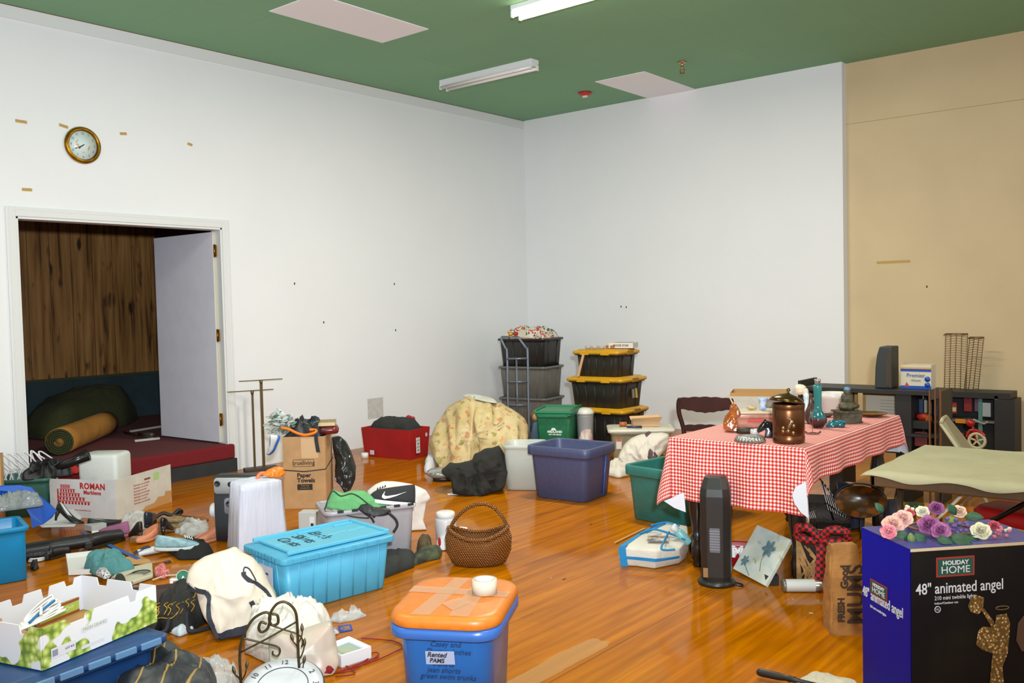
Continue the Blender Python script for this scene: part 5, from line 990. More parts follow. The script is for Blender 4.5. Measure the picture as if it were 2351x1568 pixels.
up_ = [c for c in sn.children if c.name.startswith('upper')][0]; mm_ = MB(); mm_.v = [tuple(v.co) for v in up_.data.vertices]; mm_.f = [tuple(p.vertices) for p in up_.data.polygons]; ss_ = Skin(mm_)
sw = [((-.052, .078), (-.052, .074)), ((-.066, .052), (-.055, .060)), ((-.066, .040), (-.050, .052)), ((-.050, .032), (-.035, .050)), ((-.02, .040), (-.015, .055)), ((.02, .056), (.02, .064)), ((.05, .072), (.05, .075)), ((.075, .084), (.075, .085))]
m = MB()
def sp_(vx, vz): x = -vx-.01; z = vz; return Vector((x, ss_.y(x, z, frm=1, gap=.003, default=.045), z))
for (a0, a1), (b0, b1) in zip(sw, sw[1:]): panel([sp_(*a0), sp_(*b0), sp_(*b1), sp_(*a1)], .003, m)
part('swoosh', m, M((232, 232, 232), .5), sn)
wp = mound('white_paper_bag', 'white plastic bag behind the black running shoe and down the tub side', 'plastic bag', 930, 1240, [(838, 1142), (860, 1126), (880, 1118), (905, 1120), (950, 1128), (985, 1145), (997, 1165), (985, 1175), (975, 1220), (985, 1240), (940, 1240), (900, 1200), (860, 1170)], .10, M((220, 214, 206), .6, bump=.4, bs=20), seed=7, fold=.012, flat=0); wp.location = loc_(Fr(930, 1240), 0, .24, 0)
bs = mound('black_strappy_bag', 'small black cloth bag with a long strap lying over the tub rim', 'bag', 860, 1300, [(824, 1168), (832, 1158), (850, 1156), (862, 1166), (885, 1168), (902, 1174), (898, 1184), (870, 1182), (840, 1178)], .07, BLK, seed=3, fold=.008, flat=0); 
m = MB(); m.tube(rope_pts([((x-860)*F2.s, .0, (1300-y)*F2.s) for x, y in [(895, 1180), (910, 1195), (914, 1210), (905, 1225)]], 5), .008, 6); m.tube(rope_pts([((x-860)*F2.s, .0, (1300-y)*F2.s) for x, y in [(840, 1176), (855, 1188), (862, 1200)]], 5), .006, 6); part('strap', m, BLK, bs)
F = Fr(765, 1222, 0, 5); tf = thing('dark_tray', 'grey lidded food tub under the green shopping bag', 'container', F.p+Vector((0, .06, 0)), F.rz); part('tub', tote_mb(.24, .24, .15, .9, r=.02, open_=False), M((176, 178, 186), .4), tf); part('lid', lid_mb(.25, .25, .016, .146, r=.02, raise_=0), M((50, 54, 54), .35), tf)
# jar, stuffed toy, basket, dark clothes
F = Fr(1012, 1258); jr = thing('white_jar', 'white translucent plastic jar with a white screw lid', 'jar', F.p+Vector((0, .05, 0)), F.rz); m = MB(); m.lathe([(.048, 0), (.058, .03), (.066, .10), (.067, .17), (.062, .185)], 28); part('body', m, M((204, 200, 202), .35), jr); m = MB(); m.lathe([(.060, .183), (.060, .215), (.052, .222)], 28); part('lid', m, M((222, 220, 216), .4), jr)
F = Fr(1030, 1262); bd = thing('plush_goose', 'white plush goose toy with a red patch lying by the wicker basket', 'stuffed toy', F.p+Vector((0, 0, .004)), F.rz)
m = mound_mb(F, [(1003, 1262), (1002, 1245), (1010, 1232), (1030, 1226), (1045, 1216), (1060, 1214), (1074, 1216), (1080, 1224), (1072, 1234), (1055, 1240), (1040, 1252), (1022, 1264)], .09, 1030, 1262, seed=3, fold=.006, fr=12); part('body', m, M((230, 228, 228), .95, bump=.5, bs=90), bd)
m = MB(); m.ball((-.055, -.028, .055), .02, 12, 8, (.45, .4, 1.5)); part('red_patch', m, M((176, 14, 16), .9), bd, rot=(0, .0, 0))
WK = NT('wicker'); wv = WK.n('TexWave', {'Vector': WK.coord(rot=(0, .5, 0)), 'Scale': 26, 'Distortion': 2.5, 'Detail': 1}, bands_direction='X').outputs['Fac']; wv2 = WK.n('TexWave', {'Vector': WK.coord(), 'Scale': 30, 'Distortion': 1}, bands_direction='Z').outputs['Fac']
hh2 = WK.math('MULTIPLY', wv, wv2); WK.color(WK.ramp(hh2, [(.02, (84, 40, 10)), (.3, (156, 92, 30)), (.8, (214, 150, 70))])); WK.b.inputs['Roughness'].default_value = .3; WK.bump(hh2, 1.0, .012)
F = Fr(1097, 1308, 0, -4); bk = thing('wicker_basket', 'glossy brown wicker basket with a tall arched handle', 'basket', F.p+Vector((0, .0, .003)), F.rz)
def bring(z, w_, d_, lift): return [Vector((w_/2*math.cos(2*PI*k/40), .12+d_/2*math.sin(2*PI*k/40), z + lift*(math.cos(2*PI*k/40)**2))) for k in range(40)]
m = MB(); m.loft([bring(.0, .28, .16, 0), bring(.01, .32, .19, 0), bring(.07, .385, .24, .01), bring(.13, .395, .25, .03), bring(.155, .36, .22, .055), bring(.150, .33, .20, .055), bring(.06, .35, .21, 0), bring(.02, .28, .16, 0)]); part('bowl', m, WK.m, bk)
m = MB(); m.tube([p+Vector((0, 0, .006)) for p in bring(.155, .35, .215, .055)], .012, 8, closed=True); part('braided_rim', m, WK.m, bk)
m = MB(); m.tube(rope_pts([(-.17, .12, .20), (-.13, .12, .27), (-.05, .12, .335), (.03, .12, .352), (.10, .12, .325), (.15, .12, .26), (.175, .12, .20)], 6), .011, 8); part('handle', m, WK.m, bk)
CAMO = M((40, 44, 38), .9, c2=(86, 92, 62), var=.1, vs=14, bump=.3, bs=40)
heap('black_jacket', 'black jacket on the floor between the sky blue crate and basket', 'clothes', [(868, 1335), (900, 1322), (950, 1304), (958, 1286), (940, 1272), (870, 1285)], .07, M((38, 40, 38), .9, bump=.3, bs=40), seed=6, fold=.015)
heap('camo_cloth', 'olive camouflage cloth flattened left of the wicker basket', 'cloth', [(945, 1302), (980, 1290), (1010, 1284), (1016, 1268), (990, 1262), (950, 1280)], .05, CAMO, seed=2, fold=.012)
heap('camouflage_hat', 'brown camouflage cap under the frosted tub corner', 'hat', [(956, 1274), (975, 1280), (994, 1272), (990, 1250), (962, 1252)], .09, M((96, 78, 48), .9, c2=(54, 46, 28), var=.1, vs=30), seed=8, fold=.01)
# ================================================================== orange-lidded tub in the foreground
zt3 = .445; C, L_ = G(1160, 1440, zt3), G(905, 1430, zt3); B_ = G(1178, 1330, zt3)
cA, cB, cC, cD = G(905, 1425, zt3), G(1165, 1437, zt3), G(1183, 1345, zt3), G(942, 1315, zt3)
u = (cB-cA); th = math.atan2(u.y, u.x); cen = (cA+cB+cC+cD)/4; ww = (u.length+(cC-cD).length)/2; dd = ((cD-cA).length+(cC-cB).length)/2; print('orange', ww, dd)
ot = thing('orange_lid_tub', 'blue tub with a taped orange lid and handwriting in the foreground', 'storage tub', (cen.x-.03, cen.y+.035, .0), th)
ot['x'] = 1; del ot['x']; OW, OD = ww*.93, dd*.97
part('tub', tote_mb(OW*.95, OD*.95, zt3-.03, .80, r=.07, rim=.02, rimh=.03, open_=False), M((30, 102, 176), .25, var=.1, vs=3), ot)
part('lid', MB().loft([rr(OW-.01, OD-.01, .10, zt3-.045, n=8), rr(OW, OD, .10, zt3-.04, n=8), rr(OW, OD, .10, zt3-.016, n=8), rr(OW-.02, OD-.02, .10, zt3-.002, n=8), rr(OW-.06, OD-.06, .09, zt3, n=8)]), M((218, 124, 36), .4, var=.06, vs=30), ot)
m = MB(); m.loft([rr(OW*.97, OD*.97, .08, zt3-.085, n=8), rr(OW*1.0, OD*1.0, .09, zt3-.08, n=8), rr(OW*1.0, OD*1.0, .09, zt3-.05, n=8), rr(OW*.97, OD*.97, .08, zt3-.046, n=8)]); part('rim', m, M((52, 104, 180), .3), ot)
TP = M((236, 190, 150), .12, alpha=.32, name='clear_tape')
m = MB(); zz = zt3+.001
for P in (((-.11, -OD/2+.02), (-.04, -OD/2+.02), (.0, OD/2-.03), (-.06, OD/2-.03)), ((.03, -OD/2+.02), (.10, -OD/2+.02), (.09, OD/2-.03), (.03, OD/2-.03)), ((-OW/2+.01, .02), (OW/2-.01, -.0), (OW/2-.01, .06), (-OW/2+.01, .09)), ((-.03, -.10), (.03, -.17), (.07, -.09), (.02, -.03))):
    m.prism(P, zz, zz+.0005); zz += .0006
part('clear_tape', m, TP, ot)
yf = -OD*.95*.80/2
HWK = M((16, 44, 84), .6)
def fy(z): return -(OD*.95*.80 + (OD*.95-.04-OD*.95*.80)*z/(zt3-.03))/2 - .0035
tl = math.atan2((OD*.95*.2-.04)/2, zt3-.03)
for s_, z_, x in (('Casey and', .338, .01), ('Dustys clothes', .312, .02), ('t-shirts', .266, .0), ('jean shorts', .243, .0), ('green swim trunks', .220, .015)): text(s_, .027, HWK, ot, (x, fy(z_), z_), (PI/2+tl, 0, 0), shear=.25, name='handwriting')
m = MB(); m.box((0, 0, 0), (.105, .001, .048)); part('white_tape_label', m, M((160, 172, 200), .35), ot, loc=(-.01, fy(.290)-.001, .290), rot=(tl, -.04, 0)); text('Rented', .024, INK, ot, (-.022, fy(.300)-.003, .300), (PI/2+tl, 0, -.0), shear=.3, weight=.0006, name='handwriting'); text('PAMS', .022, INK, ot, (-.022, fy(.279)-.003, .279), (PI/2+tl, 0, 0), shear=.2, weight=.0006, name='handwriting')
m = MB(); m.box((0, 0, 0), (.21, .001, .002)); part('panel_line', m, M((20, 60, 120), .4), ot, loc=(.0, fy(.358)-.001, .358), rot=(tl, 0, 0))
p = G(1113, 1362, zt3); tr = thing('tape_roll', 'thick roll of clear packing tape standing flat on the orange lid', 'tape roll', (p.x, p.y, zt3+.003), 0)
m = MB(); ro, ri, h_ = .047, .033, .052; m.loft([[Vector((r*math.cos(2*PI*i/32), r*math.sin(2*PI*i/32), z)) for i in range(32)] for r, z in ((ri, 0), (ro, 0), (ro, h_), (ri, h_), (ri, 0))], False, False); part('tape', m, M((214, 204, 184), .2, alpha=.85, name='tape_film'), tr)
m = MB(); m.loft([[Vector((r*math.cos(2*PI*i/32), r*math.sin(2*PI*i/32), z)) for i in range(32)] for r, z in ((ri-.004, .0), (ri, 0), (ri, h_+.001), (ri-.004, h_+.001), (ri-.004, 0))], False, False); part('core', m, M((226, 226, 226), .6), tr)
# ================================================================== wire easel, plate clock, cloths, frame, yarn in the foreground
IR = M((84, 72, 44), .4, .6, var=.2, vs=30)
F = Fr(620, 1592, 0, -6); es = thing('wire_easel', 'arched bronze wire easel with leaves in the foreground', 'plate easel', F.p, F.rz); s_ = F.s
def E(x, y, d=0): return ((x-620)*s_, d, (1592-y)*s_)
m = MB(); m.tube(rope_pts([E(557, 1592), E(556, 1540), E(556, 1500), E(560, 1470), E(572, 1440), E(590, 1415), (E(615, 1403)), E(626, 1412), E(620, 1440), E(606, 1448), E(600, 1438), E(606, 1425), E(618, 1430)], 6), .0055, 8)
m.tube(rope_pts([E(689, 1592), E(687, 1540), E(686, 1500), E(686, 1440), E(682, 1405), E(664, 1384), E(645, 1384), E(630, 1400), E(624, 1420), E(630, 1434), E(643, 1430), E(642, 1412), E(630, 1408)], 6), .0055, 8); part('arch_frame', m, IR, es)
m = MB(); m.tube(rope_pts([E(558, 1490, -.004), E(620, 1462, -.006), E(684, 1430, -.004)], 4), .004, 6); m.tube(rope_pts([E(560, 1457, .0), E(610, 1474, -.0), E(640, 1483, -.008), E(646, 1494, -.01), E(640, 1504, -.01), E(630, 1500, -.01), E(630, 1492, -.01)], 5), .004, 6); m.tube(rope_pts([E(622, 1432, .004), E(650, 1444, 0), E(686, 1460, 0), E(697, 1475, 0), E(694, 1490, 0)], 5), .0035, 6); part('scroll_wire', m, IR, es)
for (bx, by, tx, ty, lx, ly) in ((556, 1560, 570, 1530, 573, 1505), (556, 1560, 545, 1540, 541, 1526), (687, 1500, 676, 1475, 672, 1460), (687, 1480, 697, 1455, 696, 1436), (687, 1560, 697, 1530, 701, 1510), (687, 1520, 700, 1490, 702, 1468)):
    m = MB(); m.tube(rope_pts([E(bx, by), E((bx+tx)/2+2, (by+ty)/2), E(tx, ty, -.006)], 4), .003, 6); part('leaf_stem', m, IR, es)
    m = MB(); leaf(m, E(tx, ty, -.006), (lx-tx, 0, (ty-ly)), .036, .013, (0, -1, .1)); part('leaf', m, IR, es, solid=.002)
m = MB(); m.tube(rope_pts([E(556, 1585), (E(556, 1585)[0], -.07, .02), (E(556, 1585)[0], -.10, .012)], 4), .005, 6); m.tube(rope_pts([E(689, 1585), (E(689, 1585)[0], -.07, .02), (E(689, 1585)[0], -.10, .012)], 4), .005, 6); m.tube([E(557, 1590), (E(557, 1590)[0], .15, .01), (E(689, 1590)[0], .15, .01), E(689, 1590)], .004, 6); part('foot', m, IR, es)
F = Fr(640, 1600, 0, -6); pc = thing('plate_clock', 'large white round clock face with thin numerals leaning in the wire easel', 'clock', loc_(F, .02, -.04, .05), F.rz); pc.rotation_euler = (.36, 0, F.rz)
m = MB(); m.lathe([(.01, -.012), (.15, -.010), (.162, .002), (.160, .008), (.15, .010)], 48); part('plate', m, M((60, 62, 72), .3), pc); m = MB(); m.lathe([(.155, .009), (.155, .012), (.11, .013)], 48); part('face', m, M((214, 216, 224), .3), pc); m = MB(); m.tube([(.098*math.cos(2*PI*k/48), .098*math.sin(2*PI*k/48), .014) for k in range(48)], .002, 6, closed=True); part('inner_ring', m, M((70, 70, 76), .4), pc)
for h in range(1, 13): a = PI/2-h*PI/6; text(str(h), .032, M((60, 60, 66), .5), pc, (.126*math.cos(a), .126*math.sin(a), .014), (0, 0, a-PI/2), name='numeral')
# frosted bag / pillowcase with white shirt
mound('frosted_bag', 'frosted zip bag of pale toys behind the wire easel', 'bag', 620, 1580, [(540, 1490), (552, 1478), (600, 1488), (650, 1478), (690, 1470), (700, 1500), (705, 1560), (690, 1580), (560, 1580), (540, 1560), (538, 1520)], .16, M((190, 188, 172), .35, var=.12, vs=7, c2=(200, 172, 160)), seed=5, fold=.012, fr=7).location.y += .17
heap('white_shirt', 'white shirt crumpled behind the wire easel', 'clothes', [(560, 1500), (620, 1530), (700, 1525), (760, 1500), (770, 1470), (720, 1440), (640, 1430), (570, 1450)], .16, M((220, 216, 208), .9, bump=.4, bs=40), seed=2, fold=.045, fr=9, p=4, q=.5)
heap('black_trousers', 'dark grey trousers along the bottom of the sky blue crate', 'clothes', [(600, 1450), (650, 1440), (700, 1442), (752, 1462), (744, 1448), (700, 1420), (640, 1410)], .07, M((52, 52, 54), .9, bump=.4, bs=50), seed=9, fold=.02)
F = Fr(800, 1545, 0, -20); pf = thing('white_plaster_frame', 'thick white square frame around a pale blue picture, lying flat', 'picture frame', G(728, 1530), 0)
A, B, Cc, D = [G(*q)-G(728, 1530) for q in ((738, 1502), (778, 1542), (852, 1512), (800, 1478))]; 
A, B, Cc, D = [G(*q, .055)-G(728, 1530) for q in ((741, 1484), (783, 1506), (852, 1484), (801, 1461))]
cen = (A+B+Cc+D)/4; m = MB()
def sc4(f, z): return [Vector((cen.x+(q.x-cen.x)*f, cen.y+(q.y-cen.y)*f, z)) for q in (A, B, Cc, D)]
m.loft([sc4(.95, .0), sc4(1, .006), sc4(1.0, .055), sc4(.96, .058), sc4(.72, .048), sc4(.70, .040)], True, False, smooth=False); part('frame', m, M((226, 226, 230), .6), pf)
m = MB(); m.loft([sc4(.71, .036), sc4(.71, .041)], smooth=False); part('picture', m, M((90, 160, 200), .5, c2=(170, 176, 150), var=.1, vs=9), pf)
YN = M((140, 12, 22), .8)
F = Fr(720, 1552); m = MB(); m.loft([rr(.15, .05, .02, .004), rr(.17, .06, .02, .02), rr(.16, .05, .02, .04), rr(.12, .03, .01, .045)]); m.noisy(.006, 40); yb = thing('red_yarn', 'dark red yarn wound on a card with loose strands trailing right', 'yarn', F.p, F.rz+.05); part('wound_yarn', m, M((140, 12, 24), .8, bump=1, bs=120), yb)
m = MB(); m.box((-.01, .03, .045), (.16, .04, .006)); part('card', m, M((190, 150, 110), .8), yb)
def gl_(P, z=.006): return rope_pts([(*F.loc(x, y), z) for x, y in P], 6)
cR = Matrix.Rotation(-.05, 4, 'Z'); m = MB()
for P in ([(760, 1550), (800, 1538), (860, 1520), (905, 1500), (925, 1488), (905, 1475), (860, 1470), (830, 1468)], [(755, 1545), (800, 1545), (830, 1530), (865, 1510), (868, 1502), (855, 1502), (845, 1515), (820, 1530), (790, 1540)], [(770, 1556), (810, 1552), (812, 1542), (790, 1530), (760, 1520), (700, 1520)], [(716, 1525), (712, 1505), (722, 1496), (738, 1500), (738, 1512), (728, 1518)], [(740, 1548), (780, 1546), (815, 1530), (870, 1512)]): m.tube(gl_(P), .0028, 5)
m.xf(cR); part('loose_strand', m, YN, yb)
filmbag('torn_film', 'scrap of clear film on the floor right of the sky blue crate', [(756, 1428), (780, 1432), (812, 1426), (844, 1416), (822, 1402), (800, 1416), (762, 1418)], .018, seed=3)
F = Fr(808, 1446); m = MB(); m.prism(F.pts([(776, 1438), (806, 1435), (810, 1448), (780, 1454)]), .002, .004); cdd = thing('trading_card', 'small blue-bordered card lying on the floor', 'card', F.p, F.rz); part('card', m, M((30, 60, 160), .4), cdd); m = MB(); m.prism(F.pts([(781, 1441), (802, 1438), (805, 1446), (784, 1450)]), .004, .0048); part('picture', m, M((190, 130, 120), .5, c2=(40, 70, 90), var=.1, vs=50), cdd)
heap('blue_wrapper', 'crumpled blue and white wrapper beside the small card', 'wrapper', [(752, 1456), (764, 1462), (778, 1456), (772, 1448), (756, 1450)], .015, M((60, 90, 170), .4, c2=(220, 220, 220), var=.1, vs=60), seed=1, fold=.008)
# ================================================================== gingham table
TX0, TX1, TY0, TY1, TH = 5.015, 5.785, -5.055, -3.50, .75
DKW = M((24, 20, 18), .3, var=.2, coat=.3)
tbl = thing('dining_table', 'dark turned-leg table under the red gingham cloth', 'table', ((TX0+TX1)/2, (TY0+TY1)/2, 0), 0)
tw, tl_ = TX1-TX0, TY1-TY0
m = MB(); m.box((0, 0, TH-.0125), (tw-.01, tl_-.01, .025)); part('tabletop', m, DKW, tbl, bevel=.004)
m = MB()
for s_ in (-1, 1): m.box((s_*(tw/2-.07), 0, TH-.075), (.022, tl_-.14, .09)); m.box((0, s_*(tl_/2-.07), TH-.075), (tw-.14, .022, .09))
part('apron', m, DKW, tbl)
for sx_ in (-1, 1):
    for sy in (-1, 1):
        m = MB(); m.box((0, 0, .65), (.085, .085, .14)); m.lathe([(.036, .58), (.042, .56), (.03, .545), (.040, .52), (.034, .50), (.046, .42), (.046, .33), (.030, .22), (.028, .19), (.040, .17), (.028, .15), (.036, .12), (.036, .05), (.022, .03), (.03, .01), (.024, .0)], 20)
        part('leg', m, DKW, tbl, loc=(sx_*(tw/2-.09), sy*(tl_/2-.12), .002))
# cloth
GH = NT('gingham'); uv = GH.n('TexCoord').outputs['UV']; sp = GH.n('SeparateXYZ', {0: uv})
a = GH.math('LESS_THAN', GH.math('FRACT', GH.math('MULTIPLY', sp.outputs[0], 50.)), .5); b = GH.math('LESS_THAN', GH.math('FRACT', GH.math('MULTIPLY', sp.outputs[1], 50.)), .5)
s2 = GH.math('MULTIPLY', GH.math('ADD', a, b), .5); GH.color(GH.ramp(s2, [(0, (232, 222, 216)), (.4, (206, 104, 92)), (.9, (166, 20, 24))], 'CONSTANT')); GH.b.inputs['Roughness'].default_value = .75
oh = dict(l=.26, r=.20, f=.36, b=.26)
ZT = TH+.004
def cloth(u, v, off=0):
    x = -tw/2-oh['l'] + (tw+oh['l']+oh['r'])*u; y = -tl_/2-oh['f'] + (tl_+oh['f']+oh['b'])*v
    ex = max(0, x-tw/2) - max(0, -tw/2-x); ey = max(0, y-tl_/2) - max(0, -tl_/2-y)
    cx_, cy_ = min(max(x, -tw/2), tw/2), min(max(y, -tl_/2), tl_/2)
    r = math.hypot(ex, ey)
    if r < 1e-6: return Vector((cx_, cy_, ZT - off))
    d = Vector((ex/r, ey/r, 0)); c2 = abs(d.x*d.y)*2; rr_ = max(0, r-.015)
    out = .012 + .06*rr_ + c2*(.14*rr_) ; wave = .012*math.sin(cx_*21+cy_*17)*min(1, rr_*6)*(1-c2*.5) + .010*noise.noise(Vector((x*5, y*5, 0)))*min(1, rr_*5)
    if 0: pass
    z = ZT - .004 - rr_*(.985 - .10*c2)
    p = Vector((cx_, cy_, z)) + d*(out+wave)
    if c2 > .05: p += Vector((-d.y, d.x, 0))*(.03*math.sin(6*math.atan2(abs(ey), abs(ex)+1e-6))*rr_*2)
    n = d*off*-1 if r > .02 else Vector((0, 0, -off)); return p + n
tcl = thing('gingham_tablecloth', 'red and white gingham tablecloth draped over the long table', 'tablecloth', ((TX0+TX1)/2, (TY0+TY1)/2, 0), 0)
uvf = lambda u, v: ((tw+oh['l']+oh['r'])*u, (tl_+oh['f']+oh['b'])*v)
m = MB(); m.grid(110, 180, lambda u, v: cloth(u, v), uvf=uvf); gf_ = part('cloth', m, GH.m, tcl); gf_.data.materials.append(M((216, 220, 230), .8))
md = gf_.modifiers.new('solid', 'SOLIDIFY'); md.thickness = .0025; md.offset = -1; md.material_offset = 1; md.use_rim = False
def wv_(px, py, y): return W(px, py, 1, y) - tcl.location
for nm_, P_, yy in (('turned_hem', [(1856, 1190), (1838, 1176), (1823, 1154), (1819, 1136), (1826, 1118), (1850, 1106)], -5.155), ('turned_hem', [(1524, 1150), (1545, 1142), (1560, 1134), (1570, 1132), (1574, 1176), (1548, 1166)], -5.155)):
    m = MB(); q_ = [wv_(x, y, yy) for x, y in P_]; n_ = len(q_); m.add(q_ + [v + Vector((0, .004, 0)) for v in q_], [tuple(range(n_)), tuple(range(2*n_-1, n_-1, -1))] + [(i, (i+1) % n_, n_+(i+1) % n_, n_+i) for i in range(n_)], False); part(nm_, m, M((216, 220, 230), .8), tcl, label='white backing turned outwards at a corner of the cloth')
ZI = ZT+.003
def TF(px, py, turn=0): return Fr(px, py, ZI, turn)
def on_table(name, label, cat, px, py, turn=0, group=None):
    F = TF(px, py, turn); return thing(name, label, cat, F.p, F.rz, group), F.s
# ------- objects on the gingham cloth
AMB = M((160, 78, 14), .15, var=.35, vs=14, coat=.5)
r, s = on_table('antelope_figurine', 'glossy amber antelope figurine lying down with long straight horns', 'figurine', 1688, 991, 0); 
m = mound_mb(TF(1688, 991), [(1661, 985), (1661, 968), (1666, 955), (1675, 944), (1677, 932), (1682, 926), (1690, 926), (1697, 938), (1702, 950), (1701, 956), (1696, 956), (1690, 948), (1689, 955), (1694, 968), (1697, 990), (1680, 992)], .075, 1688, 991, seed=4, fold=.004, fr=20, ns=72); part('body', m, AMB, r)
m = MB(); m.tube(rope_pts([((1684-1688)*s, .02, (991-928)*s), ((1678-1688)*s, .025, (991-916)*s), ((1673-1688)*s, .03, (991-905)*s)]), .006, 8, r2=.002); m.tube(rope_pts([((1688-1688)*s, .0, (991-928)*s), ((1687-1688)*s, .0, (991-918)*s), ((1690-1688)*s, .0, (991-922)*s)]), .005, 8, r2=.002); part('horn', m, M((190, 160, 130), .4), r)
m = MB(); m.ball(((1694-1688)*s, -.012, (991-947)*s), .008, 8, 6, (.6, .5, 2)); part('white_blaze', m, M((226, 210, 190), .4), r)
r, s = on_table('fluted_tin', 'fluted silver tin tart pan upside down at the near table edge', 'baking tin', 1722, 1018)
m = MB(); rings = []
for R_, z, f in ((.070, .0, .004), (.078, .004, .006), (.070, .028, .004), (.066, .031, .0), (.03, .032, 0)): rings.append([Vector(((R_+f*math.cos(24*a_))*math.cos(a_), .07+(R_+f*math.cos(24*a_))*math.sin(a_), z)) for a_ in [2*PI*k/96 for k in range(96)]])
m.loft(rings); part('pan', m, M((176, 178, 172), .25, .8), r)
r, s = on_table('horse_head', 'glossy black horse head ornament behind the copper canister', 'figurine', 1762, 1003)
part('head', mound_mb(TF(1762, 1003), [(1755, 1003), (1762, 985), (1752, 985), (1743, 994), (1738, 989), (1742, 980), (1752, 968), (1757, 961), (1761, 966), (1775, 970), (1786, 980), (1788, 1003)], .05, 1762, 1003, seed=3, fold=.003), M((18, 16, 18), .12), r)
r, s = on_table('bark_figurine', 'small dark mottled log ornament with a round pale cup beside it', 'ornament', 1711, 999); m = MB(); m.tube([(-.045, .03, .02), (0, .03, .022), (.045, .03, .02)], .019, 12, rs=[.016, .021, .017]); m.noisy(.003, 60); part('log', m, M((50, 40, 22), .6, var=.4, vs=40), r)
r, s = on_table('pale_cup', 'short round white cup by the dark log ornament', 'cup', 1733, 999); m = MB(); m.lathe([(.018, 0), (.026, .012), (.026, .026), (.022, .034), (.018, .034), (.02, .012)], 18); part('bowl', m, M((190, 190, 196), .3), r)
COP = NT('aged_copper'); COP.color(COP.mix(COP.noise(9, 4), (128, 80, 50), (70, 52, 32))); COP.b.inputs['Metallic'].default_value = .9; COP.b.inputs['Roughness'].default_value = .3
r, s = on_table('copper_canister', 'embossed copper canister with its lid tilted on top', 'canister', 1811, 1020); cR_ = .083
CC = (0, cR_, 0)
m = MB(); m.lathe([(cR_*.97, 0), (cR_, .006), (cR_, .035), (cR_*.975, .038), (cR_*.975, .042), (cR_, .045), (cR_, .170), (cR_*.985, .176), (cR_, .182), (cR_*1.02, .200), (cR_, .206), (cR_*.96, .206), (cR_*.95, .19)], 36, c=CC); part('body', m, COP.m, r)
m = MB(); rnd = random.Random(5)
for k in range(9): a_ = -PI/2+rnd.uniform(-.35, .35); z = .07+rnd.uniform(-.02, .05); m.ball((cR_*math.cos(a_), cR_+cR_*math.sin(a_), z), .010, 8, 5, (1, .5, 1.4))
m.tube(rope_pts([(-.015, .003, .06), (0, -.003, .09), (.012, .0, .125), (-.008, .0, .14)]), .004, 6); part('embossed_motif', m, M((150, 120, 86), .25, .9), r)
ld = MB(); ld.lathe([(cR_*1.08, 0), (cR_*1.10, .006), (cR_*.95, .022), (cR_*.6, .038), (.02, .046), (.008, .05), (.006, .058), (.012, .066), (.005, .076)], 36); ld.xf(Matrix.Translation((-.008, cR_, .212)) @ Matrix.Rotation(.14, 4, 'Y') @ Matrix.Rotation(-.10, 4, 'X')); part('lid', ld, M((112, 84, 44), .25, .9, var=.3, vs=10), r)
r, s = on_table('anchor_ornament', 'small bronze anchor-shaped ornament with a thin red upright', 'ornament', 1866, 997); m = MB(); m.tube(rope_pts([(-.04, 0, .016), (-.03, .0, .006), (0, 0, .005), (.03, 0, .006), (.042, 0, .018)]), .005, 8); m.tube([(-.03, .0, .006), (0, .02, .006), (.03, 0, .006)], .004, 6); part('base', m, M((90, 56, 40), .35, .6), r); m = MB(); m.cyl((0, 0, .008), (0, 0, .14), .0016, 6); part('rod', m, M((140, 50, 40), .4), r)
TL = NT('teal_glaze'); sp = TL.n('SeparateXYZ', {0: TL.coord()}); TL.color(TL.ramp(TL.math('ADD', TL.math('MULTIPLY', sp.outputs[2], 3.6), TL.math('MULTIPLY', TL.noise(14), .12)), [(.10, (44, 18, 18)), (.24, (66, 36, 38)), (.30, (32, 92, 94)), (.9, (40, 112, 108))])); TL.b.inputs['Roughness'].default_value = .08
r, s = on_table('teal_vase', 'teal glazed long-necked vase with a silver collar', 'vase', 1878, 984); m = MB(); m.lathe([(.026, 0), (.032, .004), (.050, .03), (.052, .05), (.040, .08), (.024, .10), (.021, .13), (.023, .22), (.026, .245), (.024, .25)], 28, c=(0, .05, 0)); part('body', m, TL.m, r); m = MB(); m.lathe([(.016, .248), (.016, .27), (.019, .274), (.018, .286), (.011, .286)], 16, c=(0, .05, 0)); part('silver_collar', m, M((200, 206, 206), .2, .9), r)
r, s = on_table('brown_vase', 'dark brown squat vase standing left of the teal vase', 'vase', 1862, 976); m = MB(); m.lathe([(.02, 0), (.036, .02), (.038, .06), (.022, .10), (.012, .13), (.010, .17), (.012, .18)], 20, c=(0, .08, 0)); part('body', m, M((70, 44, 34), .25), r)
r, s = on_table('white_figurine', 'tall white porcelain figurine behind the copper canister lid', 'figurine', 1856, 976); m = MB(); m.lathe([(.028, 0), (.032, .02), (.02, .07), (.026, .11), (.014, .135), (.018, .15), (.016, .175), (.004, .185)], 16, c=(-.01, .12, 0)); m.noisy(.006, 30, 3); part('figure', m, M((206, 214, 220), .3), r)
r, s = on_table('white_mixing_bowl', 'large white plastic bowl behind the teal vase', 'bowl', 1912, 953); m = MB(); m.lathe([(.07, 0), (.085, .01), (.098, .10), (.104, .105), (.104, .135), (.100, .137), (.094, .13), (.08, .02)], 32, c=(0, .10, 0)); part('bowl', m, M((206, 200, 192), .35), r)
r, s = on_table('blue_glass', 'crumpled turquoise glass dish right of the teal vase', 'glass dish', 1917, 980); m = heap_mb([(-.055, -.01), (.05, -.02), (.06, .05), (-.045, .05)], .022, seed=5, fold=.014, fr=30, nr=8, ns=30); part('dish', m, M((30, 110, 122), .12, alpha=.9, var=.3, vs=30), r)
m = MB(); m.tube(rope_pts([(-.01, .0, .02), (.02, .01, .032), (.05, .0, .03), (.06, .02, .02)]), .008, 8); part('handle', m, M((20, 104, 120), .15), r)
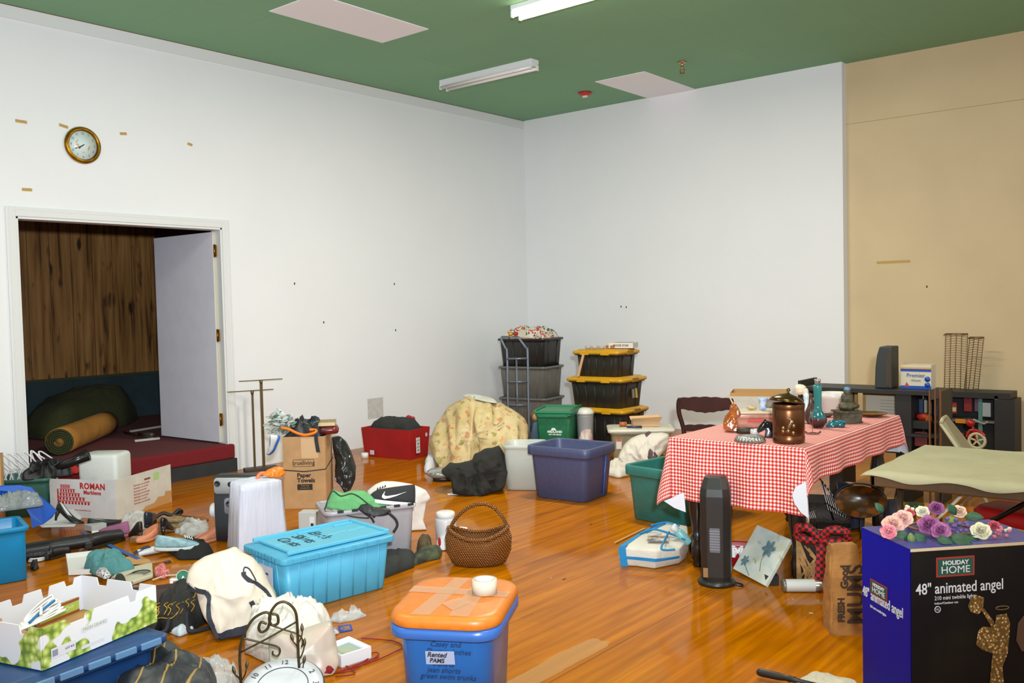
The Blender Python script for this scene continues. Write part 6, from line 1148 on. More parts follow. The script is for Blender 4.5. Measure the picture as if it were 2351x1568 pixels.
STN = M((84, 76, 54), .7, var=.35, vs=30, bump=.6, bs=60)
r, s = on_table('stone_buddha', 'weathered stone figure seated on a square plinth at the table corner', 'statue', 1957, 972, 28); m = MB(); m.box((0, .06, .035), (.125, .12, .06)); m.box((0, .06, .068), (.145, .14, .010)); m.box((0, .06, .005), (.135, .13, .010)); part('plinth', m, STN, r, bevel=.002)
m = MB(); m.ball((0, .06, .10), .055, 16, 9, (1.0, .8, .6), .3, 4, 2); m.ball((0, .065, .14), .038, 14, 8, (1.05, .8, 1.1), .25, 5, 3); m.ball((0, .06, .185), .022, 12, 8, (1, 1, 1.15)); m.ball((-.035, .03, .10), .02, 10, 6, (1.4, 1, .8), .2); m.ball((.035, .03, .10), .02, 10, 6, (1.4, 1, .8), .2); part('figure', m, M((92, 84, 56), .6, var=.4, vs=26, bump=.5, bs=50), r)
m = MB(); m.lathe([(.018, .195), (.02, .20), (.016, .212), (.006, .216)], 14, c=(0, .06, 0)); part('blue_cap', m, M((80, 130, 176), .4), r)
r, s = on_table('gold_dish', 'flat gold rimmed dish at the far right table corner', 'dish', 2003, 958); m = MB(); m.lathe([(.05, 0), (.088, .014), (.09, .018), (.082, .014), (.04, .006)], 32, c=(.0, .06, .004)); part('dish', m, M((140, 96, 26), .3, .7, var=.3, vs=20), r)
r, s = on_table('dark_dish', 'small dark brown dish between the teal vase and white bowl', 'dish', 1899, 958); m = MB(); m.lathe([(.02, 0), (.035, .012), (.036, .02), (.03, .012)], 20, c=(.0, .02, .0)); part('dish', m, M((66, 48, 38), .4), r)
r, s = on_table('pink_food_box', 'clear lidded food box of pink things behind the horse head', 'container', 1738, 984, 10); part('tub', tote_mb(.24, .17, .085, .92, r=.02, rim=.006, open_=False).xf(Matrix.Translation((-.0, .10, 0))), M((196, 140, 122), .25, var=.2, vs=12), r); part('lid', lid_mb(.26, .19, .012, .086, r=.02, inset=.02, raise_=.004).xf(Matrix.Translation((0, .10, 0))), M((196, 180, 152), .3), r)
m = MB(); m.box((0, .012, .045), (.10, .002, .02)); part('red_label', m, M((180, 60, 50), .5), r)
p = TF(1738, 984); q = loc_(p, .035, .06, .105); bw = thing('blue_white_cup', 'small blue and white porcelain cup on the food box lid', 'cup', q, 0); m = MB(); m.lathe([(.016, 0), (.02, .004), (.016, .02), (.024, .06), (.028, .072), (.024, .07)], 18); part('cup', m, M((206, 214, 224), .2, c2=(110, 150, 206), var=.1, vs=40), bw)
m = MB(); m.ball((0, 0, .01), .02, 10, 6, (1.6, 1, .5), .4, 3); single('tan_shell', m, M((190, 160, 110), .6), 'small tan shell piece left on the food box lid', 'shell', loc_(p, -.03, .07, .105), 0)
# bird figurine on the far side
r, s = on_table('bird_figurine', 'white-headed eagle figurine with dark wings on a tan perch', 'figurine', 1838, 954); FB = TF(1838, 954)
m = MB(); m.ball((.0, .10, .16), .035, 14, 9, (1.1, .9, 1.0), .3, 5, 1); m.ball((.03, .09, .145), .02, 12, 7, (1, 1, 1.5), .3, 5, 2); part('head', m, M((222, 210, 186), .7, bump=.8, bs=60), r)
m = mound_mb(FB, [(1832, 932), (1842, 914), (1856, 902), (1862, 906), (1863, 922), (1852, 936), (1842, 940)], .05, 1838, 954, seed=2, fold=.008); m.xf(Matrix.Translation((0, .09, .0))); part('wing', m, M((52, 48, 34), .6, bump=.6, bs=60), r)
m = MB(); m.tube(rope_pts([(-.02, .10, .0), (.0, .10, .04), (.035, .10, .075), (.07, .09, .09), (.11, .09, .13)]), .018, 8, r2=.006); m.lathe([(.05, 0), (.05, .012), (.03, .016)], 16, c=(0, .10, 0)); part('perch', m, M((160, 110, 46), .6), r)
# carton behind the table
F = Fr(1745, 1105, 0, -3); cx_ = thing('tall_open_carton', 'tall open cardboard carton with white inner panel behind the table', 'box', F.p, F.rz); ch_ = Zat(1745, 902, F.p)
m = MB(); hw_ = 64*F.s
for A, B in (((-hw_, 0), (hw_, 0)), ((hw_, 0), (hw_, .35)), ((hw_, .35), (-hw_, .35)), ((-hw_, .35), (-hw_, 0))): panel([(*A, 0), (*B, 0), (*B, ch_), (*A, ch_)], .005, m)
part('box', m, M((188, 142, 86), .8), cx_); m = MB(); m.box((-hw_*.08-.05, -.004, ch_-.13), (hw_*1.45, .002, .20)); part('white_panel', m, M((208, 202, 188), .7, var=.08, vs=9), cx_)
m = MB(); m.box((hw_*.55, -.007, ch_-.115), (hw_*.75, .002, .13)); part('photo_print', m, M((96, 84, 76), .5, c2=(150, 136, 120), var=.1, vs=22), cx_)
# dining chair with carved back
F = Fr(1622, 1132, 0, -8); chh = thing('carved_chair', 'dark brown chair with a carved scalloped back behind the gingham table', 'chair', F.p, F.rz)
MH = M((66, 26, 14), .55, var=.2, spec=.2); cs = F.s; zc_ = lambda y: (1132-y)*cs
m = MB(); top = []; N = 28
for k in range(N+1): u = k/N; top.append((-.215+.43*u, zc_(915)+.012*math.sin(PI*u)+.006*abs(math.sin(u*PI*5))))
bot = []
for k in range(N, -1, -1): u = k/N; bot.append((-.20+.40*u, zc_(944)+.012*math.cos(u*2*PI)+.006*abs(math.sin(u*PI*6))))
m.prism(top+bot, -.014, .014, Matrix.Rotation(PI/2, 4, 'X')); part('crest_rail', m, MH, chh, bevel=.003)
m = MB(); lo = []
for k in range(N+1): u = k/N; lo.append((-.17+.34*u, zc_(977)+.008*math.sin(PI*u)+.005*abs(math.sin(u*PI*4))))
m.prism(lo+[(.17, zc_(990)), (-.17, zc_(990))], -.01, .01, Matrix.Rotation(PI/2, 4, 'X')); part('lower_rail', m, MH, chh, bevel=.003)
for s_ in (-1, 1):
    m = MB(); m.tube(rope_pts([(s_*.175, .05, .0), (s_*.18, .0, .35), (s_*.17, 0, zc_(990)), (s_*.205, -.0, zc_(950)), (s_*.208, .0, zc_(925)), (s_*.195, 0, zc_(915))], 5), .018, 8); part('rear_leg', m, MH, chh)
    m = MB(); m.tube([(s_*.17, -.36, .36), (s_*.17, -.37, .0)], .018, 8, r2=.012); part('front_leg', m, MH, chh)
m = MB(); m.loft([rr(.40, .40, .04, .355, c=(0, -.18)), rr(.42, .42, .05, .37, c=(0, -.18)), rr(.41, .41, .05, .41, c=(0, -.18))]); part('seat', m, M((84, 60, 44), .8), chh)
# ================================================================== shelf unit, pin boards and things by the beige wall
BKS = M((30, 28, 26), .5, var=.15); yF, yB = -2.62, -2.28; SH = -2.0
def Wy(px, py, y=yF): return W(px, py, 1, y)
sh = thing('black_shelf_unit', 'long low black shelf unit along the beige wall', 'shelf unit', (Wy(1832, 885).x, yF, 0), 0); xs0 = Wy(1832, 885).x; xs1 = Wy(2090, 899).x; xs2 = Wy(2158, 899).x; zS = Wy(1960, 892).z; zM = Wy(2110, 997).z; zL = Wy(2110, 1042).z
m = MB(); m.box(((xs2-xs0)/2, .17, zS-.016), (xs2-xs0, .34, .032)); part('top_board', m, BKS, sh, bevel=.002)
m = MB(); m.box((.012, .17, zS+.015), (.024, .34, .06)); m.box((.012, .17, (zM+zS)/2), (.024, .34, zS-zM)); part('side_panel', m, BKS, sh)
for x, w_ in ((xs1-xs0-.055, .11), (xs2-xs0-.012, .024), (Wy(1916, 1000).x-xs0, .10)): m = MB(); m.box((x, .17, (zS-.03)/2), (w_, .30, zS-.03)); part('upright', m, BKS, sh)
m = MB(); m.box(((xs2-xs0)/2, .17, zM-.012), (xs2-xs0-.02, .32, .022)); m.box(((xs2-xs0)/2, .17, zL), (xs2-xs0-.02, .32, .022)); part('lower_shelf', m, BKS, sh)
m = MB(); m.box(((xs2+xs1)/2-xs0, .335, (zS+zL)/2), (xs2-xs1, .01, zS-zL)); part('back_panel', m, BKS, sh)
for k, (xa, xb, za, zb, lb) in enumerate(((xs0+.04, xs0+.36, zM+.005, zS-.035, 'tan framed pin board leaning at the left inside the black shelf'), (xs0+.40, xs1-.115, zM+.005, zS-.035, 'tan framed pin board with a printed calendar page inside the black shelf'), (xs0+.40, xs1-.115, zL+.015, zM-.03, 'lower tan framed board with a white page inside the black shelf'))):
    bd_ = thing('pin_board', lb, 'board', (xa, yB-.03, za), 0, 'tan boards in the black shelf'); m = MB(); m.box(((xb-xa)/2, 0, (zb-za)/2), (xb-xa, .012, zb-za)); part('frame', m, M((190, 150, 84), .8, var=.1, vs=30), bd_)
    m = MB(); m.box(((xb-xa)/2-.01, -.008, (zb-za)/2-.012), (xb-xa-.07, .003, zb-za-.06)); part('page', m, M((206, 194, 172), .7), bd_)
    if k: 
        m = MB()
        for j in range(8): m.box(((xb-xa)/2+.04, -.0105, .03+.024*j), ((xb-xa)*.42, .001, .0025))
        part('printed_rows', m, M((130, 126, 120), .7), bd_)
sp_ = thing('speaker', 'tall black curved speaker standing on the shelf top', 'speaker', (Wy(2036, 893, -.45+SH).x, -.45+SH, zS+.002), 0); hs = Zat(2036, 795, Vector((Wy(2036, 893, -.45+SH).x, -.45+SH, zS)))-zS; ks = hs/.5
m = MB(); P = [(-.10*ks, .0), (.10*ks, .0), (.10*ks, hs), (-.04*ks, hs), (-.07*ks, hs*.8), (-.09*ks, hs*.5)]
m.prism(P, -.09, .09, Matrix.Rotation(PI/2, 4, 'X')); part('cabinet', m, M((42, 46, 46), .5), sp_, bevel=.008)
m = MB(); m.prism([(.02, .02), (.095*ks, .02), (.095*ks, hs-.03), (.07*ks, hs-.04), (.04*ks, hs*.7), (.022, hs*.4)], .0, .004, Matrix.Translation((0, -.0905, 0)) @ RX); part('grille', m, M((58, 44, 28), .6), sp_)
x0 = Wy(2068, 893, -.50+SH).x; x1 = Wy(2138, 893, -.50+SH).x; bz = Zat(2100, 838, Vector(((x0+x1)/2, -.5+SH, zS)))-zS
bx_ = thing('product_box', 'white and blue product box with round marks standing on the shelf top', 'box', ((x0+x1)/2, -.50+SH, zS+.002), 0); bw_ = x1-x0
m = MB(); m.box((0, .06, bz/2), (bw_, .12, bz)); part('box', m, M((200, 192, 170), .5), bx_)
m = MB(); m.box((0, -.001, .012), (bw_, .002, .024)); m.box((-.0, -.001, bz*.78), (bw_, .002, .022)); part('blue_band', m, M((20, 70, 160), .4), bx_)
m = MB(); m.box((0, -.0012, bz*.86), (bw_, .002, .012)); part('gold_band', m, M((206, 150, 60), .4), bx_)
text('Premier', .04, M((20, 70, 160), .4), bx_, (.0, -.0025, bz*.56), FRONT); text('Ultimate', .02, M((90, 90, 120), .4), bx_, (.0, -.0025, bz*.36), FRONT)
for x, z in ((bw_*.38, bz*.42), (bw_*.38, bz*.18)): m = MB(); m.lathe([(.02, 0), (.02, .002)], 16, m=Matrix.Rotation(PI/2, 3, 'X'), c=(x, -.001, z)); part('round_mark', m, M((20, 70, 160), .4), bx_)
m = MB(); m.prism([(-bw_*.38, bz*.1), (-bw_*.30, bz*.28), (-bw_*.2, bz*.1)], 0, .002, Matrix.Translation((0, -.001, 0)) @ RX); part('red_mark', m, M((180, 70, 50), .4), bx_)
# things in the shelf and on the cabinet
def bit(name, label, cat, px, py, y, w_, d, h_, col, kind='box', rough=.4, group=None, dz=0):
    if y < -.38: y += SH
    p = W(px, py, 1, y); m = MB(); kk = .80 if y < -2 else 1; w_, d, h_ = w_*kk, d*kk, h_*kk
    if kind == 'box': m.box((0, d/2, h_/2), (w_, d, h_))
    elif kind == 'cyl': m.lathe([(w_/2, 0), (w_/2, h_*.75), (w_*.28, h_*.85), (w_*.28, h_)], 14, c=(0, d/2, 0))
    else: m.ball((0, d/2, h_/2), .5, 12, 7, (w_, d, h_), .25, 4, px)
    return single(name, m, M(col, rough), label, cat, (p.x, y, p.z+dz), 0, group, bevel=.003 if kind == 'box' else 0)
bit('navy_box', 'navy blue box hanging under the shelf top behind the white bowl', 'box', 1914, 913, -.5, .115, .10, .075, (24, 28, 50))
o = bit('detergent_bottle', 'bottle with a deep blue cap behind the stone figure', 'bottle', 1935, 938, -.5, .07, .06, .19, (160, 170, 200), 'cyl')
m = MB(); m.lathe([(.018, .13), (.018, .165)], 12, c=(0, .025, 0)); part('cap', m, M((30, 40, 150), .4), o)
bit('red_toy', 'bright red plastic toy on the lower shelf, left of the black toolbox', 'toy', 2079, 984, -.56, .10, .08, .065, (190, 16, 20), 'ball')
tb_ = bit('toolbox', 'black toolbox on the lower shelf', 'toolbox', 2112, 985, -.55, .18, .14, .075, (40, 42, 40)); m = MB(); m.tube(rope_pts([(-.04, .07, .075), (-.03, .07, .095), (.03, .07, .095), (.04, .07, .075)]), .006, 6); part('handle', m, BLK, tb_)
bit('red_bag_item', 'red and orange packet above the black toolbox', 'packet', 2118, 966, -.50, .13, .05, .07, (186, 40, 24), 'ball')
bit('black_shoes', 'small black and white shoe on the lower shelf left end', 'shoe', 2040, 992, -.55, .10, .08, .035, (50, 46, 44), 'ball')
bit('blister_pack', 'clear blister pack with dark blue card in the shelf', 'packet', 2110, 948, -.40, .07, .02, .13, (70, 84, 120), rough=.15)
bit('card_pack', 'cream and blue packet hanging right of the blister pack', 'packet', 2126, 948, -.40, .035, .02, .12, (190, 186, 160))
bit('white_tube', 'thin white tube upright in the shelf by the folding rack', 'tube', 2135, 950, -.42, .02, .02, .11, (206, 198, 184))
bit('orange_packet', 'orange packet at the right of the black toolbox', 'packet', 2130, 980, -.52, .06, .06, .12, (216, 110, 20), 'ball')
bit('tackle_box', 'clear box with a red lid on the bottom shelf', 'container', 2114, 1025, -.55, .11, .12, .13, (120, 50, 44))
# cabinet at right of the shelf
xc0, xc1 = Wy(2160, 897, -.30).x, Wy(2320, 905, -.30).x; zC = Wy(2240, 900, -.30).z
cb_ = thing('black_cabinet', 'wide black open cabinet standing right of the shelf unit', 'cabinet', (xc0, -.30, 0), 0); cwid = xc1-xc0
m = MB(); m.box((cwid/2, .29, zC/2), (cwid, .012, zC)); part('back_panel', m, M((38, 42, 38), .6), cb_); m = MB(); m.box((cwid/2, .15, zC-.03), (cwid, .30, .06)); part('top_panel', m, BKS, cb_, bevel=.004)
for x in (.015, cwid-.10): m = MB(); m.box((x + (.05 if x > .1 else 0), .149, (zC-.061)/2), (.03 if x < .1 else .17, .296, zC-.061)); part('side_panel', m, BKS, cb_, bevel=.003)
m = MB(); m.box((cwid-.26, .05, zC*.5), (.035, .02, zC*.8)); part('teal_strip', m, M((70, 120, 110), .5), cb_)
m = MB(); m.box((cwid*.42, .14, .33), (cwid*.78, .26, .02)); m.box((cwid*.8, .01, zC-.045), (.03, .02, .03)); part('inner_shelf', m, M((90, 96, 90), .5), cb_)
for k, (px, py, w_, h_, col, lb, kd) in enumerate(((2190, 950, .05, .11, (160, 40, 40), 'red handled tool at the left inside the black cabinet', 'box'), (2222, 945, .07, .13, (120, 30, 34), 'dark red packet hung in the black cabinet', 'box'), (2244, 945, .05, .12, (90, 60, 90), 'purple and red packet hung in the black cabinet', 'box'), (2265, 957, .07, .13, (150, 156, 160), 'pale grey packet hung at the right inside the black cabinet', 'box'), (2174, 950, .02, .12, (190, 190, 184), 'white spike-shaped bottle in the black cabinet', 'cyl'), (2187, 945, .06, .04, (180, 170, 120), 'pale yellow packet in the black cabinet', 'box'), (2150, 955, .05, .09, (60, 70, 140), 'blue and orange packet beside the folding rack', 'box'), (2205, 972, .09, .04, (200, 120, 20), 'orange box beside the toy bike', 'box'), (2192, 1010, .16, .07, (110, 24, 20), 'dark red box low in the black cabinet', 'box'), (2155, 975, .10, .04, (206, 90, 20), 'orange tool lying by the folding rack', 'ball'))):
    bit('hung_packet' if 'hung' in lb else 'stored_item', lb, 'packet' if 'packet' in lb else 'item', px, py, (-.22-.015*k) if px > 2160 else -.45, w_, .03, h_, col, kd)
# folding wooden rack
pR = W(2148, 1035, 1, -2.8); wr = thing('wooden_folding_rack', 'narrow dark wooden folding rack standing before the shelf end', 'rack', (pR.x, -2.8, 0), 0); zt_ = Zat(2148, 890, Vector((pR.x, -2.8, 0)))
m = MB()
for x, dz in ((-.037, -.02), (-.0, -.01), (.033, 0)): m.box((x, 0, (zt_+dz)/2), (.010, .02, zt_+dz))
part('upright', m, M((110, 66, 26), .6), wr); m = MB(); panel([(-.037, .0, zt_-.02), (.033, .0, zt_), (.033, 0, zt_-.07), (-.037, 0, zt_-.09)], .016, m); part('top_rail', m, M((60, 40, 24), .6), wr)
# wire racks on the cabinet
def wire_rack(name, label, px0, px1, py0, py1, y, nv, nh, skew, dz):
    a, b = W(px0, py1, 1, y), W(px1, py1, 1, y); zt0 = Zat((px0+px1)/2, py0, (a+b)/2); r = thing(name, label, 'wire rack', (a.x, y, dz), 0, 'brown wire racks on the cabinet'); w_ = b.x-a.x; h_ = zt0-dz; m = MB()
    for k in range(nh): z = h_*(k+.5)/nh; o_ = skew*z; m.tube([(o_, 0, z), (o_+w_*.5, -.02, z+.012), (o_+w_, 0, z)], .0022, 4)
    for k in range(nv): x = w_*k/(nv-1); m.tube([(x, -.01 if 0 < k < nv-1 else 0, 0), (x+skew*h_, -.01 if 0 < k < nv-1 else 0, h_)], .0035, 5)
    m.tube([(skew*h_, 0, h_), (skew*h_+w_, 0, h_)], .005, 5); m.tube([(skew*h_, 0, h_), (skew*h_, -.08, h_-.01), (skew*h_+w_, -.08, h_-.01), (skew*h_+w_, 0, h_)], .004, 5)
    part('wires', m, M((120, 88, 50), .5, .2), r); return r
wire_rack('wire_rack', 'left brown wire rack standing upright on the cabinet', 2168, 2218, 766, 896, -.20, 5, 24, .03, zC+.003)
wire_rack('wire_rack', 'right brown wire rack standing upright on the cabinet, tilted outward', 2214, 2246, 774, 900, -.08, 4, 22, .10, zC+.003)
# toy bike and folding chair beyond the folding table
pB = W(2243, 1012, 1, -1.15); tbk = thing('toy_bike', 'red toy bike with a cream spoked wheel behind the folding table', 'toy bike', (pB.x, -1.15, pB.z-.075), 0)
m = MB(); m.tube([(.062*math.cos(2*PI*k/28), 0, .075+.062*math.sin(2*PI*k/28)) for k in range(28)], .013, 8, closed=True); part('tyre', m, M((196, 180, 140), .6), tbk)
m = MB()
for k in range(5): a_ = 2*PI*k/5+.3; m.cyl((0, 0, .075), (.058*math.cos(a_), 0, .075+.058*math.sin(a_)), .009, 6)
part('spokes', m, M((190, 174, 130), .6), tbk); m = MB(); m.tube(rope_pts([(-.08, -.0, .10), (-.05, .0, .16), (.02, 0, .155), (.06, 0, .12)]), .012, 8); m.tube(rope_pts([(0, 0, .08), (-.03, 0, .18), (-.045, 0, .24)]), .009, 8); m.ball((-.05, 0, .225), .035, 12, 7); part('frame', m, M((170, 20, 24), .3), tbk)
m = MB(); m.tube(rope_pts([(-.02, -.03, .26), (.02, 0, .235), (.05, .03, .22), (.08, 0, .24)]), .007, 6); part('handlebar', m, M((170, 170, 160), .3), tbk)
m = MB(); m.box((-.05, 0, -.0+(-(pB.z-.075))/2+.0), (.30, .16, (pB.z-.085))); 
bxx = thing('dark_storage_box', 'dark box under the toy bike beyond the folding table', 'box', (pB.x, -1.15, 0), 0); m = MB(); m.box((-.02, 0, (pB.z-.08)/2), (.30, .18, pB.z-.085)); part('box', m, BKS, bxx)
pF = Wy(2200, 1040, -3.3); fc = thing('folding_chair', 'beige padded folding chair back tilted behind the folding table', 'folding chair', (pF.x, -3.3, 0), 0)
sF = mpp(pF); ztp = Zat(2175, 962, Vector((pF.x, -3.3, 0)))
def cp(px, py, dy): q = W(px, py, 1, -3.3+dy); return Vector((q.x-pF.x, dy, q.z))
a1, a2, a3, a4 = cp(2163, 968, 0), cp(2172, 957, .35), cp(2232, 1036, .35), cp(2212, 1046, 0)
m = MB(); panel([a1, a4, a3, a2], .03, m); part('back_pad', m, M((150, 140, 110), .6), fc, bevel=.012, seg=3)
m = MB(); m.tube(rope_pts([cp(2160, 972, -.01), cp(2164, 962, .02), cp(2172, 956, .36)]), .012, 8); m.tube([cp(2160, 972, -.01), cp(2214, 1052, -.01), Vector((a4.x+.25, -.1, .02))], .012, 8); m.tube([cp(2172, 956, .36), cp(2236, 1038, .36), Vector((a3.x+.22, .45, .02))], .012, 8); part('frame_tube', m, M((176, 168, 134), .4), fc)
# ================================================================== folding table with cream cover
FX0, FX1, FY0, FY1, FH = 6.235, 7.12, -5.43, -4.56, .735
ft = thing('folding_table', 'square folding card table with brown edge at the right', 'table', ((FX0+FX1)/2, (FY0+FY1)/2, 0), 0); fw = FX1-FX0; fd = FY1-FY0
BRN = M((96, 68, 34), .5, var=.2)
m = MB(); m.box((0, 0, FH-.012), (fw, fd, .024)); m.box((0, -fd/2+.012, FH-.04), (fw, .024, .05)); m.box((-fw/2+.012, 0, FH-.04), (.024, fd, .05)); part('top', m, BRN, ft, bevel=.006)
for x, y in ((-.34, -.33), (.34, -.33), (-.34, .33), (.34, .33)):
    m = MB(); m.cyl((x, y, FH-.03), (x*1.06, y*1.06, .004), .013, 10); part('leg', m, M((70, 56, 40), .4, .4), ft)
m = MB(); m.cyl((-.34, -.33, .35), (-.05, -.33, FH-.04), .008, 6); m.cyl((-.34, .33, .35), (-.05, .33, FH-.04), .008, 6); part('brace', m, M((190, 184, 160), .4), ft)
m = MB(); 
def cover(u, v):
    x = -fw/2-.035+(fw+.06)*u; y = -fd/2-.03+(fd+.06)*v; ex = max(0, -fw/2-x)+max(0, x-fw/2); ey = max(0, -fd/2-y)+max(0, y-fd/2)
    return Vector((x, y, FH+.004 + .003*noise.noise(Vector((x*4, y*4, 3))) + .006*max(0, noise.noise(Vector((x*9+y*3, y*2, 7)))) - 1.3*max(ex, ey)*(.7+.3*math.sin(x*19+y*13))))
m.grid(50, 50, cover); o = single('cream_cover', m, M((168, 160, 128), .75, var=.05, bump=.2, bs=60), 'cream vinyl cover lying loosely over the folding table', 'table cover', ft.location, 0, solid=.002)
# red folding chair at the right edge
pc_ = G(2330, 1400); cR0 = G(2342, 1172, .47); rc = thing('red_chair', 'red padded folding chair with black tubes cut off by the right edge', 'folding chair', (cR0.x, cR0.y, 0), Fr(2340, 1196, .45).rz-.5)
m = MB(); m.loft([rr(.36, .36, .06, .425, n=7, c=(.04, 0)), rr(.38, .38, .07, .44, n=7, c=(.04, 0)), rr(.38, .38, .07, .475, n=7, c=(.04, 0)), rr(.34, .34, .06, .495, n=7, c=(.04, 0))]); part('seat_pad', m, M((176, 8, 6), .6), rc)
for y_ in (-.20, .20): m = MB(); m.tube([(-.26, y_, .30), (.0, y_, .46), (.22, y_, .62)], .012, 8); m.tube([(-.26, y_, .30), (-.30, y_, .01)], .012, 8); m.tube([(.24, y_, .01), (-.10, y_, .43)], .011, 8); part('frame_tube', m, M((24, 22, 22), .25, .5), rc)
# ================================================================== things under and before the tables
F = Fr(1642, 1350); hx = thing('tower_heater', 'black tower heater on a round base before the gingham table', 'heater', F.p+Vector((0, .0, 0)), F.rz-.1); hb = Zat(1636, 1100, F.p)
PB = M((36, 35, 33), .35, var=.12, vs=8)
m = MB(); m.lathe([(.098, 0), (.100, .012), (.088, .026), (.06, .032)], 32, c=(.0, .085, .002)); part('base', m, PB, hx)
def oct(w_, d, z, y0=.085): return [Vector((x*w_/2, y0+y*d/2, z)) for x, y in ((-.55, -1), (.55, -1), (1, -.45), (1, .6), (.6, 1), (-.6, 1), (-1, .6), (-1, -.45))]
m = MB(); m.loft([oct(.150, .13, .03), oct(.155, .135, .05), oct(.160, .14, hb-.10), oct(.150, .13, hb-.06), [p+Vector((.0, .012, 0)) for p in oct(.115, .095, hb-.005)], [p+Vector((0, .012, 0)) for p in oct(.10, .08, hb)]], smooth=False); part('housing', m, PB, hx, bevel=.003)
m = MB(); m.box((.0, .097, hb+.001), (.07, .055, .004)); part('top_grille', m, M((90, 40, 36), .4), hx); m = MB(); m.box((0, .0135, .25), (.052, .003, .13)); part('rating_label', m, M((96, 96, 106), .6), hx)
for k in range(8): text('warning read all notes', .0065, M((190, 190, 190), .6), hx, (0, .0118, .30-.014*k), FRONT)
m = MB(); m.box((-.05, .0135, .075), (.025, .003, .05)); part('tan_label', m, M((150, 110, 66), .6), hx, rot=None)
m = MB(); m.tube(rope_pts([(.06, .06, .02), (.12, .04, .008), (.14, .07, .006), (.10, .10, .006), (.05, .12, .006)]), .004, 6); part('power_cord', m, BLKG, hx)
h2 = thing('black_umbrella_case', 'slim black ribbed case standing behind the tower heater', 'case', Fr(1598, 1278).p+Vector((0, .02, 0)), Fr(1598, 1278).rz); m = MB(); m.lathe([(.04, 0), (.048, .01), (.045, .08), (.03, .12), (.028, .14), (.035, .30), (.032, .31)], 12, c=(0, .06, 0)); part('body', m, BLKG, h2); m = MB(); m.ball((.03, .02, .04), .012, 8, 6); part('red_knob', m, M((200, 30, 30), .4), h2)
# boat shaped tote
F = Fr(1500, 1302, 0, 0); bo = thing('striped_beach_bag', 'white canvas beach bag with blue stripes lying flat on the floor', 'bag', F.p+Vector((0, 0, .002)), F.rz)
CV = M((214, 208, 196), .85, bump=.3, bs=60, var=.05); BLU = M((24, 130, 190), .8)
def bp(px, py, z): x, y = F.loc(px, py, z) if 0 else (lambda q: (q))(F.loc(px, py, z)); return Vector((x, y, z))
hB = .105
botm = [bp(*q, .0) for q in ((1427, 1300), (1460, 1301), (1503, 1307), (1558, 1295), (1572, 1285), (1578, 1262), (1520, 1245), (1455, 1262))]
topp = [bp(*q, hB) for q in ((1421, 1258), (1455, 1262), (1507, 1266), (1560, 1262), (1580, 1240), (1578, 1208), (1532, 1200), (1472, 1226))]
mid = [(a_+b_)/2 + Vector(((a_.x+b_.x)/2*.05, -.006, 0)) for a_, b_ in zip(botm, topp)]
cenT = sum(topp, Vector())/8
m = MB(); m.loft([botm, mid, topp, [cenT+(p-cenT)*.8+Vector((0, 0, .012)) for p in topp], [cenT+(p-cenT)*.35+Vector((0, 0, .012)) for p in topp], [cenT+(p-cenT)*.3+Vector((0, 0, -.02)) for p in topp]]); part('canvas_body', m, CV, bo, bevel=.008, seg=3)
m = MB(); L3 = [a_.lerp(b_, .42)+Vector((0, -.009, 0)) for a_, b_ in zip(botm[:5], topp[:5])]; L4 = [a_.lerp(b_, .58)+Vector((0, -.009, 0)) for a_, b_ in zip(botm[:5], topp[:5])]
for k in range(4): panel([L3[k], L3[k+1], L4[k+1], L4[k]], .004, m)
part('blue_stripe', m, BLU, bo)
m = MB(); panel([botm[0]+Vector((-.004, -.005, 0)), botm[0].lerp(botm[1], .45)+Vector((0, -.007, 0)), topp[0].lerp(topp[1], .45)+Vector((0, -.006, .003)), topp[0]+Vector((-.004, -.004, .003))], .006, m); panel([topp[0]+Vector((0, 0, .006)), topp[0].lerp(topp[1], .45)+Vector((0, 0, .010)), topp[7].lerp(topp[6], .45)+Vector((0, 0, .014)), topp[7]+Vector((0, 0, .008))], .006, m); i7, i6 = topp[7].lerp(cenT, .3)+Vector((0, 0, .014)), topp[6].lerp(cenT, .25)+Vector((0, 0, .014)); panel([topp[7]+Vector((0, 0, .006)), i7, i6, topp[6]+Vector((0, 0, .006))], .006, m); part('blue_end', m, BLU, bo)
m = MB(); e1, e2 = topp[0].lerp(topp[7], .9), topp[4]
for P in ([bp(1470, 1225, .125), bp(1500, 1216, .135), bp(1540, 1226, .135), bp(1572, 1240, .125)], [bp(1536, 1222, .14), bp(1524, 1244, .15), bp(1520, 1262, .125), bp(1550, 1262, .125)], [bp(1495, 1207, .13), bp(1530, 1200, .13), bp(1560, 1208, .12)]): m.tube(rope_pts(P, 6), .006, 6)
part('blue_handle', m, BLU, bo)
m = MB(); m.box((.03, .12, hB+.022), (.12, .09, .004)); part('printed_card', m, M((80, 66, 56), .5, c2=(206, 196, 186), var=.1, vs=26), bo, rot=(.08, 0, 0))
bl = thing('sunscreen_bottle', 'teal and white squeeze bottle tipped on the beach bag', 'bottle', bp(1563, 1228, .15), 0); bl.parent = None; c_, s__ = math.cos(F.rz), math.sin(F.rz); q = bp(1566, 1230, .14); bl.location = F.p + Vector((q.x*c_-q.y*s__, q.x*s__+q.y*c_, q.z)); bl.rotation_euler = (0, -.75, F.rz)
m = MB(); m.lathe([(.022, -.06), (.026, -.05), (.027, .03), (.018, .045)], 16); part('body', m, M((130, 190, 192), .35), bl); m = MB(); m.lathe([(.021, .044), (.021, .075), (.018, .08)], 14); part('cap', m, WHT, bl)
a, b = G(1412, 1246, .008), G(1480, 1213, .008); m = MB(); m.box(((b-a).length/2, 0, 0), ((b-a).length, .012, .006)); single('wood_stick', m, M((196, 150, 86), .7), 'thin pale wooden stick on the floor left of the beach bag', 'stick', a, math.atan2((b-a).y, (b-a).x))
